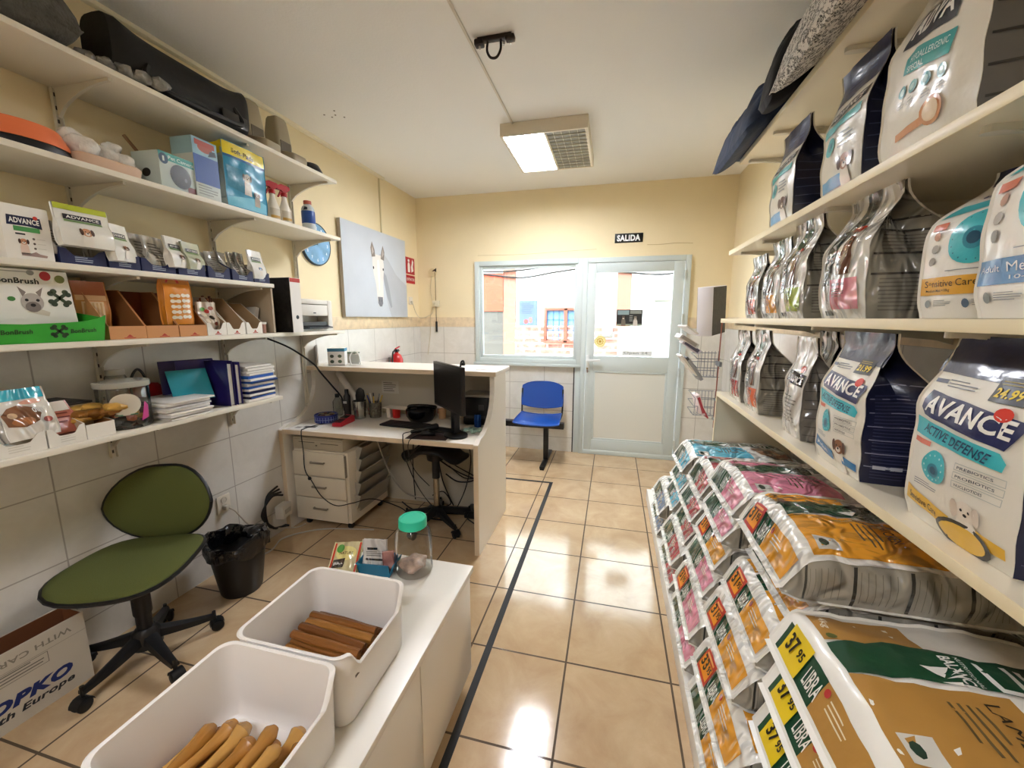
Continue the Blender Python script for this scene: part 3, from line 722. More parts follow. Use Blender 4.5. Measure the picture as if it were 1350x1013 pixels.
sB = shelf_right(ZB, -.3, 2.73, label='cream shelf on the right wall, second from the ceiling, full of tall bags')
sC = shelf_right(ZCc, -.3, 2.79, label='cream shelf on the right wall at eye level, seen edge on')
sD = shelf_right(ZD, -.3, 2.75, label='lowest cream shelf on the right wall, above the piled sacks')
for t, z in ((sA, ZA), (sB, ZB), (sC, ZCc)):
    for y in (.45, 1.05, 1.65, 2.25, 2.60): brk(t, y, z)
m = MB(); m.box(SX, XR - .012, 2.722, 2.748, .102, ZD - .027, LAM); m.box(SX - .001, SX + .002, 2.722, 2.748, .102, ZD - .027, LAME)
tag(m.build('shelf_end_panel'), 'upright cream end panel under the lowest right shelf', 'panel')
m = MB(); m.box(.325, XR - .012, -.3, 3.35, 0, .10, P('#ece8df', .45), .004); tag(m.build('low_plinth'), 'low white plinth under the piled sacks of dog food', 'plinth')

R90 = -pi / 2
# ---- shelf D (lowest)
def on(z): return z + .001
b = Stand(.268, .425, .17, lean=-.055, bulge=.10, seed=3, neck=.74, pinch=.9, topw=.96, gus='#1d2140', film=1, flop=.02)
adv_front(b, .258, .425, 'AVANCE', foot='Sensitive Care', footc='#e3b33c', doga=('#e9dfd2', '#d8cabb', '#eee7dc'), top=.80)
poly(b.mb, ell(.12 * .285, .055 * .425, .22 * .285, .075 * .425, 20), b.F, FO('#2c2a20'), .0034); poly(b.mb, ell(.12 * .285, .055 * .425, .18 * .285, .058 * .425, 20), b.F, FO('#e6b83f'), .004)
b.stripes(9, '#585b74', .07, .66, .002); b.small_print('#4a4d68', .04, .62, 40)
o = b.done('dog_food_bag', 'large white and navy bag priced 24.99 on the lowest right shelf', 'dog food bag', (.785, .972, on(ZD)), R90, 'upright bags on the lowest right shelf')
price_sticker(o, b.F, .03, .302, .08, .046, '24.99€')
b = Stand(.245, .415, .155, lean=-.04, bulge=.12, seed=5, neck=.72, pinch=.8, topw=.98, gus='#1b1f3c')
adv_front(b, .245, .415, 'AVANCE', foot='Medium', footc='#2f78b0', doga=('#8a5a3a', '#5a3826', '#efe9df'), top=.80)
b.stripes(7, '#8c8ea6', .12, .66, .0025); b.small_print('#3b3e5c', .03, .60, 26)
rect(b.mb, .15, .55, .045, .055, b.GF(1), FO('#b9bac4'), .002, .1)
o = b.done('dog_food_bag', 'white and navy bag priced 21.99 on the lowest right shelf', 'dog food bag', (.765, 1.40, on(ZD)), R90, 'upright bags on the lowest right shelf')
price_sticker(o, b.F, .02, .298, .066, .042, '21.99')
b = Stand(.21, .36, .14, seed=8, neck=.68, pinch=.5, base='#50555a', gus='#24262b')
poly(b.mb, [(-.1, .17), (.1, .17), (.1, .25), (-.1, .25)], b.F, FO('#25262c'), .002); txt(b.mb, 'ADVANCE', b.F, (-.09, .19), (.18, 0), (0, .04), FO('#d8d6d0'), .003, .03)
rect(b.mb, -.1, .1, .27, .30, b.F, FO('#4d7f86'), .002)
b.done('dog_food_bag', 'dark grey bag with a teal stripe behind the two white and navy bags', 'dog food bag', (.975, 1.19, on(ZD)), R90 + .15, 'upright bags on the lowest right shelf')
b = Stand(.16, .385, .125, lean=-.04, seed=11, neck=.66, pinch=.6, base='#dcd8d0', gus='#7f7a72', film=2)
poly(b.mb, [(-.07, .215), (.07, .20), (.07, .245), (-.07, .255)], b.F, FO('#1e1e22', 2), .002); txt(b.mb, 'ADVANCE', b.F, (-.065, .218), (.125, -.01), (0, .026), FO('#eceae6', 2), .003)
poly(b.mb, ell(.03, .265, .02, .014, 10), b.F, FO('#d2452e', 2), .003); b.stripes(8, '#4c4944', .06, .66, .002)
fine_print(b.mb, b.F, -.06, .05, .05, .16, 8, FO('#8b8780', 2), .002)
b.done('dog_food_bag', 'narrow silvery bag with a grey ribbed side, just beyond the 21.99 bag', 'dog food bag', (.76, 1.76, on(ZD)), R90, 'upright bags on the lowest right shelf')
def small_libra(seed, w, h, d, c, base='#cfcbc1', gus='#8b867a', lean=-.055, cap=GRN, film=2, flop=0):
    b = Stand(w, h, d, lean=lean, seed=seed, neck=.66, pinch=.7, base=base, gus=gus, film=film, topw=.96, flop=flop)
    F = b.F; f = lambda q: FO(q, film)
    poly(b.mb, [(-.16 * w, h * .68), (.14 * w, h * .68), (.12 * w, h * .995), (-.1 * w, h * .995)], F, f(cap), .002, .02)
    poly(b.mb, [(-.34 * w, h * .26), (-.12 * w, h * .26), (-.06 * w, h * .68), (-.30 * w, h * .68)], F, f('#1c2b24'), .002, .02)
    txt(b.mb, 'LIBRA', F, (-.16 * w, h * .29), (.055 * w, h * .33), (-.14 * w, .0), f('#e9e8e2'), .003, .015)
    poly(b.mb, [(0, h * .33), (.28 * w, h * .33), (.24 * w, h * .45), (.2 * w, h * .60), (.08 * w, h * .62), (.04 * w, h * .48)], F, f('#6d4534'), .0024, .02)
    poly(b.mb, ell(.13 * w, h * .55, .08 * w, .045 * h, 12), F, f('#8d5a40'), .003)
    poly(b.mb, ell(.1 * w, h * .66, .13 * w, .02 * h, 12), F, f('#c63a2b'), .003)
    rect(b.mb, -.1 * w, .40 * w, h * .07, h * .30, F, f(c), .0022, .02)
    txt(b.mb, 'SALMON' if c == '#e58f9e' else 'CHICKEN', F, (-.06 * w, h * .25), (.26 * w, 0), (0, h * .022), f('#3a2a24'), .003)
    fine_print(b.mb, F, -.06 * w, .2 * w, h * .16, h * .23, 4, f('#6e5a50'), .003)
    rect(b.mb, -.35 * w, -.14 * w, h * .02, h * .06, F, f('#1c2b24'), .0022)
    for sg in (1,):
        for t in (.30, .44, .60, .69): rect(b.mb, .03, .97, h * t, h * t + .006, b.GF(sg), f('#45423c'), .0018, .15)
        b.small_print('#6d695f', .04, .28, 9); b.small_print('#716c62', .46, .58, 5, seed=6)
    return b
b = small_libra(13, .20, .40, .15, '#d9683a'); b.done('dog_food_bag', 'small silver bag with a dark green stripe and folded top on the lowest right shelf', 'dog food bag', (.765, 2.21, on(ZD)), R90, 'upright bags on the lowest right shelf')
b = small_libra(14, .19, .40, .14, '#c48a3c', gus='#4b4a47', cap='#26231f'); b.done('dog_food_bag', 'silver bag with a black open fold, standing behind the green striped one', 'dog food bag', (.965, 2.03, on(ZD)), R90 - .1, 'upright bags on the lowest right shelf')
b = small_libra(15, .21, .39, .15, '#a32f2a', gus='#77736a'); b.done('dog_food_bag', 'silver and red bag at the far end of the lowest right shelf', 'dog food bag', (.765, 2.50, on(ZD)), R90, 'upright bags on the lowest right shelf')
# ---- shelf C (eye level)
b = Stand(.27, .385, .16, seed=21, neck=.80, pinch=.5, gus='#b7b2aa', base='#efebe2', lean=.05, topw=1.03)
def adv_round(b, w, h, bandc, l1, l2, tcol, pre=None):
    mb, F = b.mb, b.F
    poly(mb, [(-.5 * w, h * .90), (.5 * w, h * .86), (.5 * w, h), (-.5 * w, h)], F, FO(NAVY), .002, .02)
    txt(mb, 'SENSITIVE', F, (-.34 * w, h * .80), (.8 * w, -.02 * h), (.02 * w, .08 * h), FO('#232a5c'), .003, .03, .2)
    poly(mb, [(-.46 * w, h * .68), (.48 * w, h * .74), (.48 * w, h * .80), (-.40 * w, h * .76)], F, FO(TEAL), .0022, .02)
    rect(mb, -.46 * w, -.26 * w, h * .60, h * .645, F, FO('#d9714f'), .0022)
    poly(mb, ell(.12 * w, h * .52, .30 * w, h * .17, 28), F, FO(TEAL), .0022, .02)
    for k in range(18):
        a = 2 * pi * k / 18; poly(mb, ell(.12 * w + .255 * w * cos(a), h * .52 + .145 * h * sin(a), .008 * w, .006 * h, 6), F, FO('#1e6f86'), .003)
    poly(mb, ell(.12 * w, h * .51, .12 * w, h * .07, 18), F, FO('#2f8fa5'), .003); poly(mb, ell(.12 * w, h * .51, .07 * w, h * .04, 14), F, FO('#1b4f6b'), .0036)
    for k in range(3): poly(mb, ell(-.36 * w, h * (.56 - .085 * k), .045 * w, .03 * h, 10), F, FO(('#c79a86', '#b6b1aa', '#9c9890')[k]), .0024)
    rect(mb, -.15 * w, .42 * w, h * .315, h * .32, F, FO('#8b8f94'), .0022)
    rect(mb, -.5 * w, .5 * w, h * .16, h * .28, F, FO(bandc), .0022, .02)
    txt(mb, l1, F, ((-.20 if pre else -.44) * w, h * .215), ((.38 if pre else .66) * w, 0), (0, h * .045), FO(tcol), .003, 0)
    if pre: txt(mb, pre, F, (-.46 * w, h * .220), (.2 * w, 0), (0, h * .032), FO(tcol), .003, 0)
    txt(mb, l2, F, ((-.18 if pre else -.42) * w, h * .175), (.34 * w, 0), (0, h * .024), FO(tcol), .003, .01)
    poly(mb, ell(-.38 * w, h * .10, .04 * w, .028 * h, 12), F, FO('#8f9694'), .0024); poly(mb, ell(.08 * w, h * .10, .04 * w, .03 * h, 12), F, FO('#5f7286'), .0024)
    fine_print(mb, F, -.3 * w, -.05 * w, .08 * h, .125 * h, 4, FO('#8f918f'), .0024); fine_print(mb, F, .15 * w, .4 * w, .08 * h, .125 * h, 4, FO('#8f918f'), .0024)
adv_round(b, .27, .385, '#2f78b0', 'Medium', '10-30kg', '#eef4f8', 'Adult')
b.done('dog_food_bag', 'white bag with a blue band reading Medium on the eye level right shelf', 'dog food bag', (.775, .878, on(ZCc)), R90 - .06, 'upright bags on the eye level right shelf')
b = Stand(.19, .33, .14, seed=22, neck=.80, pinch=.5, gus='#b7b2aa', base='#efebe2', lean=.06)
adv_round(b, .185, .33, '#e3a93a', 'Sensitive Care', 'Medium-Maxi +10kg', '#3a2f1c')
b.done('dog_food_bag', 'white bag with an orange band reading Sensitive Care on the eye level right shelf', 'dog food bag', (.81, 1.128, on(ZCc)), R90 + .2, 'upright bags on the eye level right shelf')
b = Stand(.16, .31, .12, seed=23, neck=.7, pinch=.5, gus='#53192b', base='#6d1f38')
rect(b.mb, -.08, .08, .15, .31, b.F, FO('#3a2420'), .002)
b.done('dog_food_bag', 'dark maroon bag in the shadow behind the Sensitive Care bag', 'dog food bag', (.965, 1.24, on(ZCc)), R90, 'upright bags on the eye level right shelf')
b = small_libra(24, .255, .395, .20, '#e58f9e', base='#d8d4cb', gus='#8b877b', lean=-.05, cap='#2f3733'); b.done('dog_food_bag', 'silver bag with a pink Salmon panel and puffed top on the eye level right shelf', 'dog food bag', (.79, 1.49, on(ZCc)), R90, 'upright bags on the eye level right shelf')
b = small_libra(25, .225, .385, .17, '#a9bc4a', base='#d5d2c8', gus='#8f8b7f'); b.done('dog_food_bag', 'silver bag with a lime green panel and green top on the eye level right shelf', 'dog food bag', (.765, 1.835, on(ZCc)), R90, 'upright bags on the eye level right shelf')
b = small_libra(26, .20, .34, .15, '#e09a34', base='#cfccc4', gus='#8f8b7f'); b.done('dog_food_bag', 'silver bag with an orange panel on the eye level right shelf', 'dog food bag', (.765, 2.085, on(ZCc)), R90, 'upright bags on the eye level right shelf')
b = small_libra(27, .18, .31, .14, '#b4503a', base='#c9c6be', gus='#8f8b7f'); b.done('dog_food_bag', 'crumpled silver bag at the far end of the eye level right shelf', 'dog food bag', (.76, 2.34, on(ZCc)), R90, 'upright bags on the eye level right shelf')
# ---- shelf B
b = Stand(.31, .455, .17, seed=31, neck=.72, pinch=.5, gus='#5c5a58', base='#e3ddd0', lean=-.02)
F = b.F
poly(b.mb, [(-.15, .33), (.15, .34), (.155, .455), (-.155, .455)], F, FO('#d9d3c6'), .002)
poly(b.mb, [(-.085, .255), (.08, .232), (.095, .30), (-.06, .325)], F, FO('#22242e'), .0024, .02); txt(b.mb, 'ADVA', F, (-.065, .268), (.135, -.018), (.008, .045), FO('#efece6'), .0034, .03)
poly(b.mb, [(-.062, .190), (.085, .160), (.095, .205), (-.03, .236), (-.058, .225)], F, FO('#2f9fa0'), .0024, .02)
txt(b.mb, 'HYPOALLERGENIC', F, (-.04, .208), (.12, -.024), (0, .015), FO('#dff2f0'), .0034, .01); txt(b.mb, 'SPECIAL', F, (-.045, .190), (.06, -.012), (0, .013), FO('#dff2f0'), .0034, .01)
for k in range(4):
    cx_, cy_ = -.058 + .042 * k, .152 - .005 * k; poly(b.mb, ell(cx_, cy_, .014, .014, 14), F, FO('#2f8a8a'), .0024); poly(b.mb, ell(cx_, cy_, .008, .008, 10), F, FO('#a9cfc8'), .003)
    fine_print(b.mb, F, cx_ - .012, cx_ + .012, cy_ - .04, cy_ - .02, 3, FO('#aaa79f'), .0024)
poly(b.mb, [(-.08, .045), (.02, .050), (.02, .068), (-.08, .062)], F, FO('#c9823f'), .0024); poly(b.mb, ell(.045, .068, .034, .030, 20), F, FO('#c9823f'), .003); poly(b.mb, ell(.045, .068, .025, .022, 18), F, FO('#e5c9a0'), .0036)
b.stripes(6, '#2b2a2a', .08, .7, .005)
b.done('dog_food_bag', 'tall cream bag with an orange loupe symbol on the upper right shelf', 'dog food bag', (.775, 1.235, on(ZB)), R90, 'upright bags on the upper right shelf')
def adv_small(seed, w, h, d, dogs):
    b = Stand(w, h, d, seed=seed, neck=.68, pinch=.6, gus='#191c33', base='#dcd7ca', lean=-.05, topw=1.05)
    F = b.F; poly(b.mb, [(-.5 * w, h * .74), (.5 * w, h * .76), (.52 * w, h), (-.52 * w, h)], F, FO('#1b2346'), .002, .02)
    fine_print(b.mb, F, -.3 * w, .35 * w, h * .8, h * .92, 4, FO('#3e4870'), .003)
    poly(b.mb, [(-.42 * w, h * .58), (.40 * w, h * .63), (.42 * w, h * .70), (-.40 * w, h * .67)], F, FO('#20222c'), .0024, .02); txt(b.mb, 'ADVANCE', F, (-.34 * w, h * .60), (.68 * w, h * .03), (0, h * .05), FO('#efece6'), .0032, .02)
    poly(b.mb, [(-.44 * w, h * .49), (.40 * w, h * .53), (.40 * w, h * .59), (-.44 * w, h * .555)], F, FO('#2fa3a5'), .0024, .02)
    poly(b.mb, ell(-.22 * w, h * .40, .15 * w, h * .07, 18), F, FO('#39b0b5'), .0024); poly(b.mb, ell(-.22 * w, h * .40, .07 * w, h * .035, 12), F, FO('#22798c'), .003)
    fine_print(b.mb, F, .02 * w, .34 * w, h * .33, h * .46, 4, FO('#8c9093'), .0024)
    rect(b.mb, -.45 * w, .1 * w, h * .06, h * .15, F, FO('#3f8fc0'), .0022, .02)
    dog(b.mb, F, .2 * w, h * .22, .26 * w, FO(dogs), FO('#5a3a2a'), FO('#e0d8cc'), .0028)
    b.stripes(8, '#4a4d66', .07, .64, .003)
    return b
b = adv_small(32, .235, .40, .155, '#a9765a'); b.done('dog_food_bag', 'navy topped bag with a teal band, middle of the upper right shelf', 'dog food bag', (.77, 1.60, on(ZB)), R90, 'upright bags on the upper right shelf')
b = adv_small(33, .24, .40, .155, '#5d3527'); b.done('dog_food_bag', 'navy topped bag showing a brown dog, farthest on the upper right shelf', 'dog food bag', (.77, 2.08, on(ZB)), R90, 'upright bags on the upper right shelf')

# ---- shelf A: cushion and coats
def pillow(name, label, cat, L, W, T, mt, loc, rot, seed, piping=None, nx=48, ny=22, droop=None, wr_=.006):
    r = random.Random(seed); ph = [r.uniform(0, 6.28) for _ in range(6)]; m = MB()
    def S(u, v, sg):
        e = (1 - abs(u) ** 5) * (1 - abs(v) ** 3.2); k_ = max(0, e) ** .5; rim = T * .3
        pin = 1 - .06 * (1 - abs(u)) * abs(v) ** 4
        x = u * L / 2 * (1 - .04 * v * v); y = v * W / 2 * (1 - .06 * u * u) * pin
        z = rim + ((T - rim) * k_ if sg > 0 else -rim * k_) + (.014 * sin(u * 5 + v * 3 + ph[0]) + wr_ * sin(u * 15 + v * 9 + ph[1]) + wr_ * .7 * sin(u * 27 - v * 5 + ph[2])) * e * (1 if sg > 0 else 0)
        if droop is not None and y > droop: y, z = droop + (y - droop) * .85, z - (y - droop) * .75
        return Vector((x, y, z))
    us = [-1 + 2 * i / nx for i in range(nx + 1)]; vs = [-1 + 2 * j / ny for j in range(ny + 1)]
    m.grid(lambda u, v: S(u, v, 1), us, vs, mt); m.grid(lambda u, v: S(u, -v, -1), us, vs, mt)
    o = m.build(name, None, loc, rot); tag(o, label, cat)
    if piping:
        pth = [S(u, -1, 1) for u in us] + [S(1, v, 1) for v in vs[1:]] + [S(-u, 1, 1) for u in us[1:]] + [S(-1, -v, 1) for v in vs[1:]]
        MB().tube(pth, .006, piping, 6).build('piping', o)
    return o
LEO = bpy.data.materials.new('leopard_print_fleece'); LEO.use_nodes = True
n_ = LEO.node_tree; b_ = n_.nodes['Principled BSDF']; b_.inputs['Roughness'].default_value = .95
tc_ = n_.nodes.new('ShaderNodeTexCoord'); vo_ = n_.nodes.new('ShaderNodeTexVoronoi'); vo_.inputs['Scale'].default_value = 75; vo_.inputs['Randomness'].default_value = 1
ns_ = n_.nodes.new('ShaderNodeTexNoise'); ns_.inputs['Scale'].default_value = 55; ns_.inputs['Detail'].default_value = 3
mxv = n_.nodes.new('ShaderNodeMixRGB'); mxv.inputs[0].default_value = .03; n_.links.new(tc_.outputs['Object'], mxv.inputs[1]); n_.links.new(ns_.outputs['Color'], mxv.inputs[2]); n_.links.new(mxv.outputs[0], vo_.inputs['Vector'])
cr_ = n_.nodes.new('ShaderNodeValToRGB'); e_ = cr_.color_ramp.elements; e_[0].position = .26; e_[0].color = lin('#b3afa9'); e_[1].position = .36; e_[1].color = lin('#2f2c2a')
e2 = e_.new(.46); e2.color = lin('#35312f'); e3 = e_.new(.54); e3.color = lin('#d2cdc5')
n_.links.new(vo_.outputs['Distance'], cr_.inputs[0]); n_.links.new(cr_.outputs[0], b_.inputs['Base Color'])

o = pillow('pet_cushion', 'grey leopard print pet cushion lying over the edge of the top right shelf', 'cushion', 1.0, .48, .24, LEO, (.725, 1.39, ZA + .004), radians(88), 4, None, droop=.075)
CLN = mat('navy_quilted_cloth', '#1f3050', .7, bump=.8, bscale=9, var=.3, vscale=9, bdist=.02); CLK = mat('black_cloth', '#15151a', .8, bump=.5, bscale=12)
c1 = pillow('folded_dog_coat', 'folded navy quilted dog coat at the far end of the top right shelf', 'dog coat', .64, .38, .21, CLN, (.70, 2.48, ZA + .004), radians(91), 12, None, droop=.05, wr_=.014)
c2 = pillow('black_dog_coat', 'small black folded coat squeezed between the leopard cushion and the navy coat', 'dog coat', .16, .36, .26, CLK, (.71, 1.995, ZA + .004), radians(88), 15, None, droop=.06)

# ---- piled sacks
TAN, ORG, PNK, RED_, BLU, GRY = '#b98a45', '#e9a233', '#e58fa8', '#b5545a', '#5fb3cb', '#7f93ad'
# y centre, width, x start, z, thickness, colour, printed name, price, price colour, kg, label
LOW = 'in the low front row'
PILE = [
 (.74, .44, .33, .102, .115, ORG, 'CHICKEN', None, 'red', 'orange sack at the bottom of the low front row, nearest the viewer'),
 (.74, .44, .335, .232, .115, TAN, 'LAMB', '37.95', 'yellow', 'tan sack topping the nearest end of the low front row'),
 (1.245, .44, .33, .102, .115, ORG, 'CHICKEN', None, 'red', 'orange sack lying under the front row sack priced 33.95'),
 (1.245, .44, .335, .232, .115, ORG, 'CHICKEN', '33.95', 'red', 'orange sack with a red 33.95 price on the low front row'),
 (1.745, .45, .33, .102, .115, PNK, 'SALMON', None, 'red', 'lower pink salmon sack of the low front row'),
 (1.745, .45, .335, .232, .12, PNK, 'SALMON', '31.95', 'red', 'upper pink salmon sack of the low front row'),
 (2.235, .43, .335, .102, .115, RED_, 'BEEF', None, 'red', 'lower dark red sack of the low front row'),
 (2.235, .43, .34, .232, .115, RED_, 'BEEF', None, 'red', 'upper dark red sack of the low front row'),
 (2.80, .46, .33, .102, .115, GRY, 'FISH', None, 'red', 'lower blue grey sack at the far end of the low front row'),
 (2.80, .46, .335, .232, .12, GRY, 'FISH', None, 'red', 'upper blue grey sack at the far end of the low front row'),
 (.435, .43, .42, .375, .12, TAN, 'LAMB', None, 'yellow', 'tan sack at the near bottom corner of the high pile'),
 (.435, .43, .44, .51, .12, TAN, 'LAMB', None, 'yellow', 'tan sack topping the nearest stack of the high pile'),
 (.90, .41, .41, .375, .115, TAN, 'LAMB', '37.95', 'yellow', 'tan lamb sack third from the top of its stack, at the picture bottom'),
 (.90, .41, .425, .50, .115, TAN, 'LAMB', '37.95', 'yellow', 'tan lamb sack directly under the topmost lamb sack'),
 (.90, .42, .445, .63, .115, TAN, 'LAMB', '37.95', 'yellow', 'big tan, green and white lamb sack lying on top nearest the viewer'),
 (1.345, .41, .385, .375, .12, ORG, 'CHICKEN', '31.95', 'red', 'orange sack with a 31.95 price, lowest of its three in the high pile'),
 (1.345, .41, .44, .508, .12, ORG, 'CHICKEN', '31.95', 'red', 'orange sack with a 31.95 price, halfway up the high pile'),
 (1.345, .40, .52, .652, .085, ORG, 'CHICKEN', None, 'red', 'orange sack set back under the top chicken sack'),
 (1.345, .42, .465, .755, .13, ORG, 'CHICKEN', '31.95', 'red', 'orange and green chicken sack lying on top of the high pile'),
 (1.785, .38, .385, .375, .115, PNK, 'SALMON', None, 'red', 'pink salmon sack at the foot of the high pile'),
 (1.785, .38, .42, .50, .115, ORG, 'CHICKEN', '31.95', 'red', 'orange sack between pink salmon sacks in the high pile'),
 (1.785, .38, .45, .625, .10, PNK, 'SALMON', None, 'red', 'pink salmon sack under the topmost pink sack'),
 (1.785, .385, .465, .74, .115, PNK, 'SALMON', None, 'red', 'pink salmon sack lying on top of the high pile'),
 (2.165, .33, .385, .375, .11, RED_, 'BEEF', None, 'red', 'dark red sack at the foot of the high pile'),
 (2.165, .33, .40, .495, .11, RED_, 'BEEF', None, 'red', 'dark red sack in the middle of the high pile'),
 (2.165, .335, .43, .62, .13, RED_, 'BEEF', None, 'red', 'dark red sack lying on top of the high pile'),
 (2.525, .33, .38, .375, .11, BLU, 'TUNA', None, 'red', 'sky blue sack at the foot of the high pile, far end'),
 (2.525, .33, .40, .495, .11, BLU, 'TUNA', None, 'red', 'sky blue sack under the topmost blue sack'),
 (2.525, .335, .42, .615, .12, BLU, 'TUNA', None, 'red', 'sky blue sack lying on top at the far end of the pile'),
]
for i, (yc, W_, x0, z0, T_, col, nm, price, pc, lab) in enumerate(PILE):
    low = z0 < .3; L_ = (.70 if low else 1.075 - x0) if yc < 2.6 or low else 1.07 - x0
    if yc > 2.5 and not low: L_ = 1.07 - x0
    if i in (8, 9): L_ = .30
    topmost = i in (1, 3, 5, 7, 9, 11, 14, 16, 18, 22, 25, 28)
    b = libra(L_, W_, T_, col, 100 + i, nm, price, pc, crinkle=1 if col == TAN else 2, top=topmost and i != 9, dogc='#8d6a55' if col in (BLU, GRY) else '#4a3a30', sag=(.22 if i != 16 else .12) if topmost else .08, kg='14kg' if nm != 'SALMON' else '12kg')
    if i == 9: rect(b.mb, b.sl + .03, .25, -.20, .06, b.F, FO(GRY, 2), .002); rect(b.mb, b.sl + .03, .25, .06, .15, b.F, FO(GRN, 2), .002)
    rg_ = random.Random(i * 7 + 2)
    lie_done(b, 'dog_food_sack', lab, (x0 + rg_.uniform(-.006, .012), yc, z0 + .002), rg_.uniform(-.022, .022), 'sacks of dog food piled on the plinth')

# ---- leaflet rack on the end panel
t = thing('leaflet_rack', 'grey wire leaflet rack fixed to the end of the right shelves', 'rack', (.60, 2.86, 0))
WR = P('#8f949a', .35, metal=.7)
for zz, in ((1.12,), (.86,)):
    b = MB()
    for q in range(7):
        b.tube([(-.05 + .02 * q, 0, zz + .17), (-.05 + .02 * q, 0, zz), (-.05 + .02 * q - .01, .09, zz)], .002, WR, 5)
    for h_ in (0, .06, .12): b.tube([(-.055, -.0, zz + h_), (.085, -.0, zz + h_)], .0025, WR, 5); b.tube([(-.075, .11, zz + h_ + .03), (.085, .11, zz + h_ + .03)], .0025, WR, 5); b.tube([(-.055, 0, zz + h_), (-.075, .11, zz + h_ + .03)], .0025, WR, 5)
    b.build('basket', t)
b = MB(); b.tube([(.075, -.0, .78), (.075, -.0, 1.5)], .004, P('#b06a5a', .5), 6); b.box(.055, .07, -.105, -.0, 1.2, 1.23, WR); b.build('upright', t)
for z_ in (.84, .97): MB().box(.062, .078, -.1125, .002, z_, z_ + .012, WR).build('mounting_arm', t)
def leaf(label, loc, size, rx, ry, rz, col, col2=None):
    m = MB(); a, b_, c = size; m.box(-a / 2, a / 2, -b_ / 2, b_ / 2, 0, c, P(col, .4), .001)
    if col2: m.box(-a / 2 + .004, a / 2 - .004, -b_ / 2 - .001, -b_ / 2 + .0005, c * .1, c * .9, P(col2, .4))
    o = m.build('leaflet', None, loc); o.rotation_euler = (rx, ry, rz); tag(o, label, 'leaflet', None); return o
o = MB().box(-.10, .10, -.05, .05, 0, .315, P('#f4f0f4', .45), .002)
o.box(-.097, .10, -.0515, -.0502, .003, .312, mat('black_marbled_card', '#1e1b18', .5, var=.8, vscale=40)); o.box(-.097, .10, .0502, .0515, .003, .312, MATS['black_marbled_card'])
o = o.build('lever_arch_file', None, (.640, 2.985, 1.395)); o.rotation_euler = (0, -.10, radians(55))
tag(o, 'white file with black marbled sides tilted in the leaflet rack', 'file')
for k, (lb, lc, sz, rt, c, c2) in enumerate([
  ('white booklet fanned out of the leaflet rack, uppermost', (.52, 2.90, 1.40), (.012, .12, .10), (0, -1.0, .3), '#f3efe9', None),
  ('thick white catalogue sticking out of the leaflet rack', (.53, 2.89, 1.32), (.03, .14, .13), (0, -1.0, .1), '#ebe8e4', '#b9b3ad'),
  ('purple grey catalogue sticking out of the leaflet rack', (.555, 2.90, 1.28), (.03, .14, .13), (0, -.95, 0), '#cfcbd6', '#6a6478'),
  ('white leaflets bundle in the middle of the leaflet rack', (.545, 2.90, 1.13), (.014, .12, .17), (0, -.7, .1), '#f2efe8', None),
  ('black edged leaflet bundle in the middle of the leaflet rack', (.565, 2.90, 1.12), (.018, .12, .16), (0, -.65, .1), '#4b4a4c', None),
  ('grey leaflet bundle low in the leaflet rack', (.575, 2.90, 1.10), (.02, .12, .16), (0, -.6, .1), '#a9acb0', None),
  ('white and pink leaflet in the lowest tray of the rack', (.60, 2.88, .87), (.025, .12, .14), (0, -.35, .1), '#f0dcdc', '#d9606a'),
  ('red edged leaflet in the lowest tray of the rack', (.625, 2.88, .85), (.008, .12, .15), (0, -.5, .1), '#c94b55', None)]):
    leaf(lb, lc, sz, rt[0], rt[1], rt[2], c, c2)
